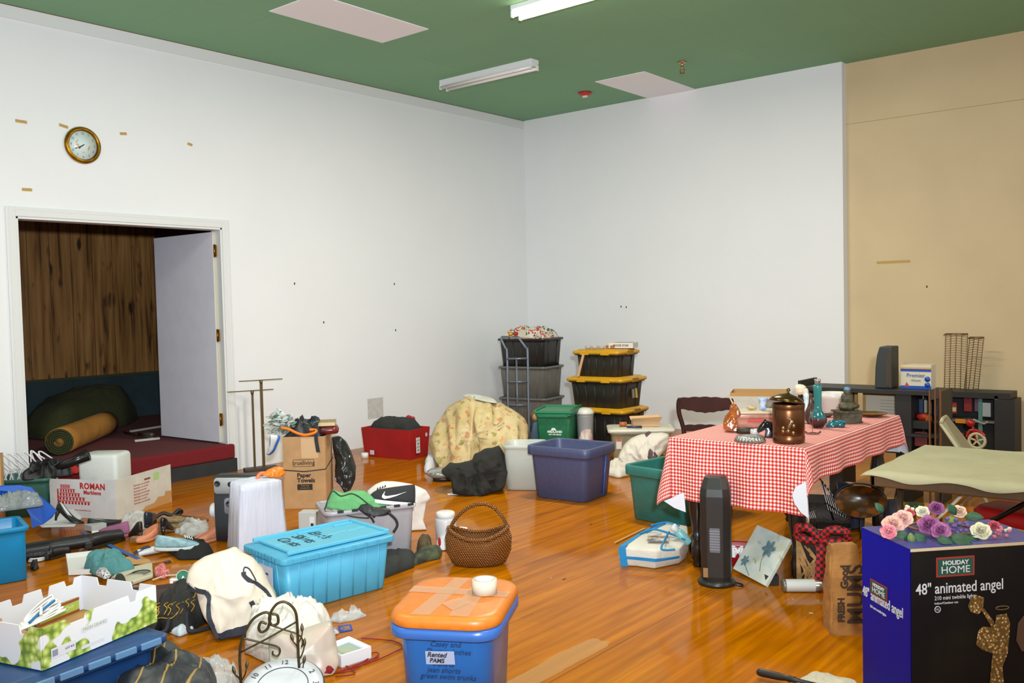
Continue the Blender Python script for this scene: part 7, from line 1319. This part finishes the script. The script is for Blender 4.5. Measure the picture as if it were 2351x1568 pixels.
# red basket with white letter, canvas painting, can
F = Fr(1690, 1305); rbk = thing('red_wire_basket', 'red basket with a white letter M behind the heater', 'basket', F.p, F.rz); part('basket', tote_mb(.17, .13, .115, .8, r=.02, rim=.006, ribs=6).xf(Matrix.Translation((.01, .10, 0))), M((170, 16, 26), .4), rbk)
text('M', .085, WHT, rbk, (.01, .028, .085), (PI/2-.3, 0, 0), weight=.004)
cA, cB, cC, cD = G(1682, 1305, .02), G(1768, 1351, .006), G(1835, 1254, .20), G(1755, 1217, .24)
pn = thing('canvas_painting', 'square canvas painting of pale blue flowers leaning by the table leg', 'painting', (cA+cB)/2, 0); o_ = (cA+cB)/2
t = NT('flower_painting'); n1 = t.noise(7, 4); t.color(t.mix(t.ramp(t.noise(16, 4), [(.60, (0, 0, 0)), (.70, (255, 255, 255))]), t.ramp(n1, [(.3, (176, 194, 190)), (.5, (206, 212, 204)), (.7, (196, 200, 170))]), (150, 158, 110))); t.b.inputs['Roughness'].default_value = .5
uu = (cB-cA); vv = (cD-cA); uu_ = uu.normalized(); vv_ = (vv-uu_*vv.dot(uu_)).normalized(); nn_ = uu_.cross(vv_); Lu, Lv = .235, .33; Lu = max(.22, min(.30, uu.length)); Lv = max(.28, min(.36, vv.length)); print('painting', uu.length, vv.length, nn_)
Mx = Matrix(((uu_.x, vv_.x, nn_.x, 0), (uu_.y, vv_.y, nn_.y, 0), (uu_.z, vv_.z, nn_.z, 0), (0, 0, 0, 1))); pn.rotation_euler = Mx.to_euler(); pn.location = cA
m = MB(); m.box((Lu/2, Lv/2, -.012), (Lu, Lv, .022)); part('stretched_canvas', m, t.m, pn, bevel=.002)
m = MB()
for (x, y, sz) in ((.62, .66, .055), (.2, .25, .035)):
    for k in range(6): a_ = k*PI/3+.2; leaf(m, (Lu*x, Lv*y, .001), (math.cos(a_), math.sin(a_), .02), sz, sz*.55, (0, 0, 1))
m.v = [(v[0], v[1], min(.004, max(.0008, v[2]))) for v in m.v]; part('blue_petals', m, M((118, 152, 158), .6, var=.2, vs=40), pn)
m = MB(); m.tube(rope_pts([(Lu*.2, Lv*.22, .001), (Lu*.35, Lv*.12, .001), (Lu*.5, Lv*.03, .001)]), .0018, 5); part('painted_stem', m, M((96, 112, 96), .6), pn); m = MB(); m.tube(rope_pts([(Lu*.62, Lv*.6, .001), (Lu*.6, Lv*.4, .001), (Lu*.7, Lv*.2, .001)]), .0018, 5); part('painted_stem', m, M((96, 112, 96), .6), pn)
a, b = G(1797, 1344, .034), G(1888, 1344, .034); cn = thing('aerosol_can', 'white labelled tin can lying on its side before the table leg', 'can', a, 0); d_ = b-a; cn.rotation_euler = d_.to_track_quat('Z', 'X').to_euler(); Lc = d_.length
m = MB(); m.lathe([(.026, 0), (.032, .002), (.034, .006), (.032, .010), (.032, Lc-.01), (.034, Lc-.006), (.028, Lc)], 28); part('can', m, M((150, 148, 138), .3, .6), cn); m = MB(); m.lathe([(.0326, .014), (.0326, Lc*.80)], 28, caps=False); part('paper_label', m, M((206, 208, 204), .5), cn)
m = MB(); m.box((0, 0, .0), (.07, .05, .05)); single('black_lever', m, BLK, 'small black metal piece under the painting corner', 'metal piece', G(1740, 1345, .006)+Vector((.04, .08, .022)), .6)
# gift basket and paper bag
F = Fr(1878, 1352, 0, -6); gf = thing('lattice_gift_bag', 'tall brown lattice gift holder with a big red and black plaid bow', 'gift bag', loc_(F, .02, -.05, 0), F.rz); gh = .30
WKB = M((176, 134, 80), .7, var=.2, vs=30)
m = MB(); m.loft([rr(.22, .16, .01, .004, c=(0, .09)), rr(.23, .17, .01, gh-.02, c=(0, .09))], True, False); part('inner_sack', m, M((44, 28, 20), .7), gf)
m = MB(); rnd = random.Random(3)
for k in range(46):
    x = rnd.uniform(-.11, .11); x2 = x+rnd.choice((-1, 1))*rnd.uniform(.05, .13); z1 = rnd.uniform(0, .1); z2 = rnd.uniform(gh-.14, gh-.01); m.cyl((max(-.115, min(.115, x)), 0, z1), (max(-.115, min(.115, x2)), -.002, z2), .0055, 5)
for z in (.01, gh-.02, gh-.035): m.tube([(-.12, 0, z), (.12, 0, z), (.12, .18, z), (-.12, .18, z)], .006, 6, closed=True)
for x in (-.115, .115): m.cyl((x, 0, 0), (x, 0, gh-.02), .007, 6)
part('lattice', m, WKB, gf)
PL = NT('buffalo_plaid'); ck_ = PL.n('TexChecker', {'Vector': PL.coord(loc=(.003, 0, .004)), 'Scale': 58, 'Color1': rgb((176, 16, 22)), 'Color2': rgb((36, 18, 20))}).outputs[0]; PL.color(ck_); PL.b.inputs['Roughness'].default_value = .7
m = MB(); m.loft([[Vector((x+dx, y, z)) for x, y in ((-.028, -.014), (.022, -.014), (.022, -.008), (-.028, -.008))] for dx, z in ((.0, gh-.02), (.008, .2), (.0, .1), (-.006, .0))], smooth=False); part('ribbon_tail', m, PL.m, gf)
for s_, w2 in ((-1, .105), (1, .12)):
    m = MB(); m.tube(rope_pts([(0, -.012, gh-.02), (s_*.05, -.03, gh+.035), (s_*w2, -.02, gh+.03), (s_*w2*1.05, .0, gh-.015), (s_*.05, -.01, gh-.03), (0, -.012, gh-.02)], 5), .022, 8, rs=None); m.noisy(.008, 24, s_); part('bow_loop', m, PL.m, gf)
m = MB(); m.ball((0, -.02, gh-.01), .024, 12, 8, (1, .7, 1), .2); part('bow_knot', m, PL.m, gf)
F = Fr(1944, 1462, 0, 18); pbg = thing('brown_paper_bag', 'tall crumpled brown paper bag printed with dark lettering by the big box', 'paper bag', F.p+Vector((0, .0, 0)), F.rz); ph = .40; rings = []
for k in range(12):
    z = ph*k/11; rg = rr(.145-.03*(k/11)**3, .13-.09*(k/11)**2, .008, z, n=4, c=(.01, .08)); rings.append([p+noise.noise_vector(Vector((i*.8, z*14, 3)))*.010 for i, p in enumerate(rg)])
m = MB(); m.loft(rings, smooth=False); part('bag', m, M((184, 126, 62), .8, var=.18, vs=9, bump=.6, bs=18), pbg)
BKI = M((60, 42, 26), .8)
for s_, x, z, sz in (('MUMS', .045, .19, .10), ('Good', -.005, .27, .045), ('FRESH', -.02, .12, .04)): text(s_, sz, BKI, pbg, (x, .004, z), (PI/2, -PI/2, 0), weight=.002)
# tray, chrome rack, box, navy bag, scroll holder
F = Fr(1872, 1246); br_ = thing('brown_basket_box', 'dark brown woven box under the gingham table', 'box', F.p+Vector((0, .25, 0)), F.rz); m = MB(); m.loft([rr(.24, .26, .02, 0, c=(0, .13)), rr(.27, .28, .02, .20, c=(0, .13)), rr(.25, .26, .02, .20, c=(0, .13))]); part('box', m, M((52, 38, 26), .6, var=.3, vs=20, bump=.5, bs=60), br_)
F = Fr(1885, 1240); cr = thing('chrome_rack', 'slanted chrome wire rack with many bright fins under the table', 'wire rack', F.p+Vector((0, .14, .0)), F.rz); m = MB()
def cq(px, py, d): return Vector(((px-1885)*F.s, d, (1262-py)*F.s))
for k in range(9):
    u = k/8; m.cyl(cq(1867+50*u, 1132+72*u, .0), cq(1884+30*u+12*u, 1196+18*u, -.08), .0022, 5)
    m.cyl(cq(1868+48*u, 1130+70*u, .01), cq(1872+48*u, 1140+70*u, .03), .003, 5)
for k in range(7): u = k/6; m.cyl(cq(1828+22*u, 1204-8*u, -.12), cq(1834+22*u, 1216-6*u, -.14), .002, 5)
part('fins', m, M((226, 216, 214), .3), cr); m = MB(); m.tube([cq(1862, 1126, .02), cq(1926, 1212, .02)], .006, 6); m.tube([cq(1876, 1180, -.06), cq(1930, 1214, -.08)], .005, 6); m.box(cq(1895, 1245, .0), (.2, .2, .06)); m.cyl(cq(1895, 1225, 0), cq(1870, 1140, .02), .007, 6); part('stand', m, BLKG, cr)  # fins: the chrome's bright reflections are put into a pale non-metal colour
F = Fr(1950, 1225, 0, 0); nb = mound('navy_bag', 'dark navy cloth bag slumped under the edge of the tables', 'bag', 1952, 1262, [(1915, 1150), (1935, 1150), (1975, 1165), (1985, 1200), (1980, 1255), (1930, 1258), (1925, 1220), (1920, 1180)], .22, M((26, 30, 62), .8, var=.3, vs=9), seed=3, fold=.02)
nb.location = loc_(Fr(1950, 1225), .02, .12, .002)
F = Fr(1976, 1236); ty = thing('oval_tray', 'oval brown floral tray leaning in a black metal rim', 'tray', F.p, F.rz); zy = (1236-1150)*F.s
TRY = NT('floral_tray'); v = TRY.n('TexVoronoi', {'Vector': TRY.coord(), 'Scale': 17}).outputs['Distance']; TRY.color(TRY.ramp(TRY.math('ADD', v, TRY.math('MULTIPLY', TRY.noise(30, 4), .4)), [(.3, (136, 58, 26)), (.5, (110, 68, 20)), (.7, (66, 42, 14))])); TRY.b.inputs['Roughness'].default_value = .2
rings = []
for R_, y in ((.001, .0), (.135, .0), (.15, -.012), (.152, -.012), (.137, .006)): rings.append([Vector((R_*math.cos(2*PI*k/40), y+.35*R_*.62*math.sin(2*PI*k/40), zy+.62*R_*math.sin(2*PI*k/40))) for k in range(40)])
m = MB(); m.loft(rings); part('tray', m, TRY.m, ty); m = MB(); m.tube([(.155*math.cos(2*PI*k/40), .004+.35*.62*.155*math.sin(2*PI*k/40), zy+.10*math.sin(2*PI*k/40)+.004) for k in range(40)], .005, 6, closed=True); m.tube([(-.1, .03, zy-.03), (-.12, .1, .01)], .006, 6); m.tube([(.1, .03, zy-.03), (.12, .1, .01)], .006, 6); m.tube([(0, -.03, zy-.1), (0, -.06, .01)], .006, 6); part('metal_stand', m, BLK, ty)
F = Fr(2036, 1190); sc_ = thing('scroll_holder', 'black wrought iron scroll holder under the folding table', 'candle holder', F.p+Vector((0, .3, 0)), F.rz); s = F.s; m = MB()
def sq(px, py): return ((px-2036)*s, 0, (1200-py)*s)
for P in ([(2062, 1148), (2048, 1130), (2040, 1110), (2028, 1101), (2014, 1105), (2010, 1116), (2018, 1124), (2026, 1118), (2022, 1112)], [(2048, 1138), (2036, 1138), (2026, 1132), (2030, 1126), (2040, 1130)], [(2062, 1100), (2048, 1098), (2040, 1106)], [(2055, 1110), (2053, 1116), (2060, 1118)], [(2030, 1142), (2040, 1136), (2066, 1152)], [(2062, 1148), (2070, 1195)], [(2030, 1142), (2020, 1196)]): m.tube(rope_pts([sq(*q) for q in P], 6), .005, 6)
m.lathe([(.055, 0), (.055, .004)], 20); part('scrollwork', m, BLK, sc_); m = MB(); m.ball((-.01, .02, (1200-1112)*s), .03, 14, 8, (1, 1, .8)); part('white_cup', m, M((206, 208, 216), .4), sc_)
F = Fr(2050, 1205); sl = mound('grey_pouch', 'dark grey cloth pouch under the folding table beside the floral tray', 'pouch', 2045, 1220, [(2025, 1160), (2040, 1150), (2062, 1148), (2075, 1165), (2078, 1220), (2020, 1220)], .14, M((60, 56, 66), .9), seed=2)
p_ = Fr(2090, 1215); gb_ = thing('green_glass_bowl', 'green glass bowl with clear stem under the folding table', 'glass bowl', p_.p+Vector((0, .1, 0)), 0); m = MB(); m.lathe([(.03, 0), (.008, .01), (.008, .07), (.03, .085), (.055, .12), (.06, .15), (.056, .15), (.05, .12)], 22); part('bowl', m, M((60, 80, 60), .1, alpha=.7, name='green_glass'), gb_)
F = Fr(1898, 1168); bb2 = thing('tan_bundle', 'tan wrapped bundle standing behind the brown box under the table', 'bundle', F.p+Vector((0, .4, 0)), F.rz); m = MB(); m.tube([(-.06, 0, .07), (.02, 0, .08), (.07, 0, .075)], .05, 14); part('bundle', m, M((150, 110, 74), .8, bump=.5, bs=30), bb2)
m = heap_mb([(-.09, -.07), (.09, -.07), (.09, .07), (-.09, .07)], .05, seed=4); single('rope_coil', m, M((30, 28, 26), .6), 'black coil of cable on the brown woven box', 'cable', Fr(1872, 1246).p+Vector((.05, .38, .205)), 0)
# small bits of litter on the floor
for k, (px, py, w_, col, lb) in enumerate(((1862, 1408, .018, (226, 222, 210), 'tiny white paper scrap on the floor before the paper bag'), (1265, 1327, .007, (226, 222, 210), 'tiny white crumb on the floor right of the orange lid'), (1820, 1376, .008, (226, 210, 190), 'tiny pale crumb on the floor before the can'), (1357, 1204, .02, (50, 34, 20), 'tiny dark splinter on the floor below the slate blue tub'), (1295, 1330, .025, (70, 44, 20), 'tiny dark thread on the floor in the clear middle'))):
    m = MB(); m.box((0, 0, .0015), (w_, w_*.3, .002)); single('floor_scrap', m, M(col, .6), lb, 'scrap', G(px, py), .4*k)
# ================================================================== angel box in the foreground
AH = .68; C, L_, R_ = G(2090, 1262, AH), G(1975, 1213, AH), G(2351, 1250, AH); u = (R_-C); th = math.atan2(u.y, u.x)+.06; v = L_-C
dA = v.dot(Vector((-math.sin(th), math.cos(th), 0))); dA *= 1.04; wA = u.length*1.28; print('angel', u.length, dA, v.dot(Vector((math.cos(th), math.sin(th), 0))))
ab = thing('decoration_box', 'tall blue and black carton for a 48 inch animated angel in the foreground', 'box', (C.x, C.y, 0), th)
BKB = NT('black_print'); BKB.color(BKB.mix(BKB.ramp(BKB.noise(3.5, 3), [(.45, (0, 0, 0)), (.8, (255, 255, 255))]), (16, 15, 17), (34, 31, 22))); BKB.b.inputs['Roughness'].default_value = .55; BKB.b.inputs['Specular IOR Level'].default_value = .15
BLB = NT('blue_print'); BLB.color(BLB.mix(BLB.ramp(BLB.noise(2.2, 2), [(.42, (0, 0, 0)), (.7, (255, 255, 255))]), (0, 14, 150), (34, 16, 116))); BLB.b.inputs['Roughness'].default_value = .5; BLB.b.inputs['Specular IOR Level'].default_value = .15
m = MB(); m.box((wA/2, dA/2, AH/2), (wA-.006, dA-.006, AH-.004)); part('carton', m, M((170, 150, 120), .8), ab)
m = MB(); m.box((wA/2, .0015, AH/2-.004), (wA, .003, AH-.012)); part('black_face', m, BKB.m, ab)
m = MB(); m.box((.0015, dA/2, AH/2), (.003, dA, AH)); part('blue_face', m, BLB.m, ab)
m = MB(); m.box((wA/2, dA/2, AH), (wA, dA, .003)); part('top_face', m, M((52, 54, 128), .35, c2=(76, 70, 130), var=.1, vs=4), ab)
m = MB(); m.box((wA/2, -.0005, AH-.003), (wA, .003, .009)); part('pale_edge', m, M((206, 188, 150), .7), ab)
GRN = M((18, 78, 64), .5); RDL = M((166, 40, 34), .5); LT = M((214, 216, 220), .5)
def logo(par, x, y, z, rot, w_, flip):
    s_ = w_/.15
    def bx(dx, dz, ww_, hh_, lay, mat, nm):
        m = MB(); m.box((0, 0, 0), (ww_*s_, .0008, hh_*s_) if not flip else (.0008, ww_*s_, hh_*s_)); part(nm, m, mat, par, loc=(x+(dx*s_ if not flip else -lay), y-(lay if not flip else dx*s_), z+dz*s_))
    bx(0, 0, .15, .072, .0012, RDL, 'logo_border'); bx(0, 0, .138, .060, .0018, GRN, 'logo_field')
    o1 = (x, y-.0026, z) if not flip else (x-.0026, y, z)
    text('HOLIDAY', .021*s_, LT, par, (o1[0], o1[1], z+.014*s_), rot, sx=1.12, weight=.0006); text('HOME', .037*s_, LT, par, (o1[0], o1[1], z-.012*s_), rot, sx=1.1)
    for sgn in (): pass
mp = wA/ (u.length*1.28) ; k_ = mpp(Vector((C.x, C.y, AH)))
def ax(px): # photo px on the front face -> local x, iterating on the face plane
    q = px; n = Vector((math.sin(th), -math.cos(th), 0)); d = ray(px, 1350); t_ = (Vector((C.x, C.y, 0))-CAM).dot(n)/d.dot(n); P = CAM+d*t_; return (P-Vector((C.x, C.y, 0))).dot(Vector((math.cos(th), math.sin(th), 0)))
def az(px, py):
    n = Vector((math.sin(th), -math.cos(th), 0)); d = ray(px, py); t_ = (Vector((C.x, C.y, 0))-CAM).dot(n)/d.dot(n); return (CAM+d*t_).z
def sy_(px, py):
    n = Vector((math.cos(th), math.sin(th), 0)); d = ray(px, py); t_ = (Vector((C.x, C.y, 0))-CAM).dot(n)/d.dot(n); P = CAM+d*t_; return (P-Vector((C.x, C.y, 0))).dot(Vector((-math.sin(th), math.cos(th), 0))), P.z
xl = ax(2193); logo(ab, xl, 0, az(2193, 1300), FRONT, ax(2237)-ax(2149), False)
w48 = ax(2308)-ax(2102)
text('48" animated angel', .052, LT, ab, (ax(2102), -.0008, az(2205, 1348)), FRONT, align='LEFT', sx=w48/.445*1.10, weight=.0004)
text('210 mini twinkle lights', .019, LT, ab, (ax(2145), -.0008, az(2190, 1371)), FRONT, align='LEFT', sx=(ax(2246)-ax(2145))/.180); text('Indoor/Outdoor use', .011, LT, ab, (ax(2145), -.0008, az(2170, 1384)), FRONT, align='LEFT', sx=(ax(2203)-ax(2145))/.098)
m = MB(); c0 = (ax(2152), 0, az(2152, 1399)); m.tube([(c0[0]+.010*math.cos(2*PI*k/20), -.001, c0[2]+.010*math.sin(2*PI*k/20)) for k in range(20)], .0015, 5, closed=True); part('ring_mark', m, LT, ab); text('UL', .010, LT, ab, (c0[0], -.001, c0[2]), FRONT)
ys, zs = sy_(2018, 1355); w_l = abs(sy_(1999, 1350)[0]-sy_(2038, 1360)[0]); logo(ab, 0, ys, zs, LEFTF, max(.05, w_l), True)
ya, za = sy_(1981, 1368); yb_, zb_ = sy_(2079, 1410); text('48" animated angel', .050, LT, ab, (-.001, ya, (za+zb_)/2+.008), LEFTF, align='LEFT', sx=abs(ya-yb_)/.40, weight=.0006)
text('210 mini twinkle lights', .013, LT, ab, (-.001, sy_(1998, 1395)[0], sy_(2010, 1398)[1]), LEFTF, align='LEFT', sx=.9)
y3, z3 = sy_(1998, 1568); 
# lit wire angel picture printed on the front: a glittering figure with a horn
SP = NT('sparkle_print'); v = SP.n('TexVoronoi', {'Vector': SP.coord(), 'Scale': 95}).outputs['Distance']; SP.color(SP.ramp(v, [(.12, (236, 220, 180)), (.3, (150, 116, 50)), (.6, (92, 68, 28))])); SP.b.inputs['Roughness'].default_value = .5
def fp(pts, nm, mat=SP.m, lay=.0016):
    m = MB(); m.prism([(ax(x), az(x, y)) for x, y in pts], 0, .0006, Matrix.Translation((0, -lay, 0)) @ RX); part(nm, m, mat, ab)
fp([(2228, 1372), (2240, 1365), (2258, 1372), (2256, 1400), (2244, 1410), (2228, 1404), (2221, 1392)], 'printed_horn'); fp([(2252, 1400), (2258, 1396), (2282, 1428), (2276, 1440)], 'printed_arm', lay=.0018)
fp([(2286, 1412), (2310, 1408), (2318, 1430), (2316, 1460), (2312, 1500), (2300, 1530), (2304, 1575), (2270, 1575), (2278, 1500), (2252, 1490), (2240, 1480), (2244, 1450), (2254, 1438), (2278, 1440), (2284, 1430)], 'printed_body')
m = MB(); cc_ = (ax(2300), 0, az(2300, 1395)); m.tube([(cc_[0]+.024*math.cos(2*PI*k/24), -.002, cc_[2]+.006*math.sin(2*PI*k/24)) for k in range(24)], .0018, 5, closed=True); part('printed_halo', m, M((120, 90, 36), .4), ab)
fp([(2336, 1430), (2351, 1410), (2370, 1420), (2370, 1490), (2345, 1495), (2332, 1470)], 'printed_wing', M((84, 60, 44), .5))
# flower wreath on top of the box
fw_ = thing('flower_wreath', 'artificial wreath of pink, purple and cream roses on the blue box', 'flower arrangement', Fr(2160, 1225, AH).p+Vector((0, 0, .004)), Fr(2160, 1225, AH).rz); WF = Fr(2160, 1225, AH)
def fpos(px, py, z): x, y = WF.loc(px, py, AH+z); return Vector((x, y, z))
def rose(px, py, z, R_, col, c2, nm='rose', seed=0):
    m = MB(); c = fpos(px, py, z); rnd = random.Random(seed); t0 = Vector((0, -.75, .66)).normalized()
    for ring_, (n_, rad_, op, sz) in enumerate(((3, .12, .0, .7), (4, .26, .2, .95), (5, .44, .45, 1.15), (6, .60, .8, 1.25))):
        for k in range(n_):
            a_ = 2*PI*k/n_+ring_*.6+rnd.uniform(-.2, .2)
            e1_ = Vector((1, 0, 0)); e2_ = t0.cross(e1_)
            dr_ = e1_*math.cos(a_)+e2_*math.sin(a_); tang = -e1_*math.sin(a_)+e2_*math.cos(a_)
            vs = []; G_ = 5
            for j in range(G_+1):
                for i in range(G_+1):
                    uu2, vv2 = i/G_-.5, j/G_; ww2 = sz*R_*1.15*math.sin(PI*min(1, .25+.75*vv2)*.85)
                    p = c + dr_*(R_*rad_*(.35+.65*vv2)) + dr_*(op*.35*R_*vv2**2) + tang*(uu2*ww2) - dr_*(uu2*uu2*ww2*.9) + t0*(R_*(.75-.25*ring_)*vv2 - .1*R_)
                    vs.append(p + noise.noise_vector(p*60)*R_*.06)
            m.add(vs, [(j*(G_+1)+i, j*(G_+1)+i+1, (j+1)*(G_+1)+i+1, (j+1)*(G_+1)+i) for j in range(G_) for i in range(G_)])
    part(nm, m, M(col, .7, c2=c2, var=.1, vs=30), fw_, solid=.0008)
for q in ((2132, 1206, .045, .034, (126, 56, 112), (160, 90, 140)), (2160, 1220, .035, .030, (136, 64, 120), (170, 100, 150)), (2050, 1206, .04, .034, (214, 150, 156), (226, 176, 150)), (2072, 1192, .055, .032, (226, 186, 160), (220, 160, 160)), (2040, 1222, .03, .026, (206, 90, 110), (224, 150, 160)), (2118, 1176, .05, .022, (214, 206, 176), (226, 220, 200)), (2150, 1168, .055, .026, (126, 56, 110), (150, 80, 130)), (2202, 1176, .05, .024, (224, 184, 156), (226, 200, 170)), (2252, 1220, .03, .030, (212, 206, 170), (222, 216, 190)), (2282, 1208, .03, .018, (176, 60, 80), (200, 90, 100)), (2088, 1178, .05, .018, (200, 70, 80), (210, 90, 90))): rose(q[0], q[1], q[2], q[3]*1.3, q[4], q[5], seed=int(q[0]))
rnd = random.Random(8)
def leaves(L, col, nm='leaf'):
    for (px, py, z, dx, dy, ln) in L:
        m = MB(); b_ = fpos(px, py, z); leaf(m, b_, (dx, -.25, dy), ln, ln*.62, (0, -1, .8)); part(nm, m, M(col, .6, var=.2, vs=50), fw_, solid=.001)
leaves([(2085, 1228, .02, -1, -.15, .05), (2092, 1230, .015, -.3, -.7, .05), (2100, 1228, .02, .6, -.5, .055), (2028, 1180, .05, -.5, .8, .045), (2195, 1184, .05, -.3, .5, .05), (2215, 1190, .045, .9, .2, .06), (2180, 1236, .015, 1, -.1, .07), (2210, 1232, .01, .8, -.4, .07), (2150, 1240, .012, .7, .0, .05), (2300, 1222, .02, .6, .3, .03)], (40, 86, 54))
leaves([(2090, 1226, .025, .1, -.6, .04), (2170, 1195, .05, .7, .1, .04)], (106, 130, 60))
for px, py, z, n_, col, sp2 in ((2195, 1208, .04, 14, (104, 84, 150), .035), (2175, 1212, .03, 8, (110, 80, 150), .025), (2298, 1224, .02, 12, (196, 110, 130), .025), (2246, 1256, -.02, 5, (214, 216, 200), .010), (2212, 1238, .01, 4, (214, 216, 206), .010), (2314, 1216, .03, 4, (206, 210, 200), .010), (2092, 1170, .06, 5, (216, 206, 176), .018)):
    m = MB(); c = fpos(px, py, z)
    for k in range(n_): q = c+Vector((rnd.uniform(-sp2, sp2), rnd.uniform(-sp2, sp2)*.5-.01, rnd.uniform(-sp2, sp2)*.7)); m.ball(q, .007, 8, 5, (1, .6, 1), .4, 8, k)
    part('blossom_sprig', m, M(col, .7), fw_)
m = MB(); m.tube([fpos(2165, 1215, .012)+Vector((.115*math.cos(2*PI*k/28), .07*math.sin(2*PI*k/28), 0)) for k in range(28)], .005, 6, closed=True); m.tube([fpos(2165, 1215, .008)+Vector((.12*math.cos(2*PI*k/28), .075*math.sin(2*PI*k/28), 0)) for k in range(28)], .004, 6, closed=True); part('vine_ring', m, M((120, 80, 50), .7), fw_)
# poker handle and lace at the bottom edge
a = G(1738, 1542, .03); b = G(1830, 1562, .03); c_ = G(1950, 1600, .03); pk = thing('wooden_racket_handle', 'dark turned wooden handle pointing left at the bottom edge', 'handle', a, 0)
dd_ = (b-a); pk.rotation_euler = dd_.to_track_quat('X', 'Z').to_euler(); Lh = dd_.length
m = MB(); m.tube([(x, 0, 0) for x in (0, .006, .02, Lh*.55, Lh*.75, Lh*.82, Lh*.88, Lh*.95, Lh, Lh*1.9)], .01, 14, rs=[.008, .014, .016, .015, .011, .014, .011, .013, .008, .006]); part('handle', m, M((36, 32, 28), .4, var=.2), pk)
heap('lace_doily', 'pale lace cloth spread at the bottom edge beside the blue box', 'cloth', [(1815, 1580), (1840, 1560), (1868, 1545), (1905, 1552), (1965, 1566), (1985, 1600), (1900, 1640), (1830, 1620)], .018, M((206, 196, 178), .9, bump=.8, bs=60, var=.1), seed=6, fold=.008, fr=16)
# ================================================================== sub-parts go under the part they belong to
RULES = {'numeral': 'face', 'hour_hand': 'face', 'minute_hand': 'face', 'inner_ring': 'face', 'latch': 'lid', 'lid_surface': 'lid', 'clip': 'tub', 'slot_opening': 'handle_slot', 'barcode': 'sticker', 'red_print': 'sticker', 'spokes': 'tyre', 'cover_picture': 'box', 'printed_rows': 'page', 'lamp_holder': 'housing', 'strobe': 'housing', 'hinge': 'door_panel', 'laces': 'upper', 'lining': 'upper', 'swoosh': 'upper', 'fur_collar': 'upper', 'silver_collar': 'body', 'grey_barcode': 'white_label', 'logo_frame': 'box', 'clear_tape': 'lid', 'printed_arm': 'black_face', 'printed_horn': 'black_face', 'printed_body': 'black_face', 'printed_halo': 'black_face', 'printed_wing': 'black_face', 'printed_glow': 'black_face', 'ring_mark': 'black_face', 'painted_stem': 'stretched_canvas', 'blue_petals': 'stretched_canvas', 'dark_stripes': 'knit', 'photo_print': 'white_panel', 'round_knob': 'body'}
bpy.context.view_layer.update()
base = lambda o: o.name.split('.')[0]
for r in [o for o in COL.objects if o.parent is None]:
    kids = list(r.children); by = {}
    for k in kids: by.setdefault(base(k), k)
    for k in kids:
        t_ = by.get(RULES.get(base(k), ''))
        if t_ is not None and t_ is not k: k.parent = t_; k.matrix_parent_inverse = t_.matrix_basis.inverted()
    stems = [k for k in kids if base(k) == 'leaf_stem']; lv_ = [k for k in kids if base(k) == 'leaf']
    for a_, b_ in zip(stems, lv_): b_.parent = a_
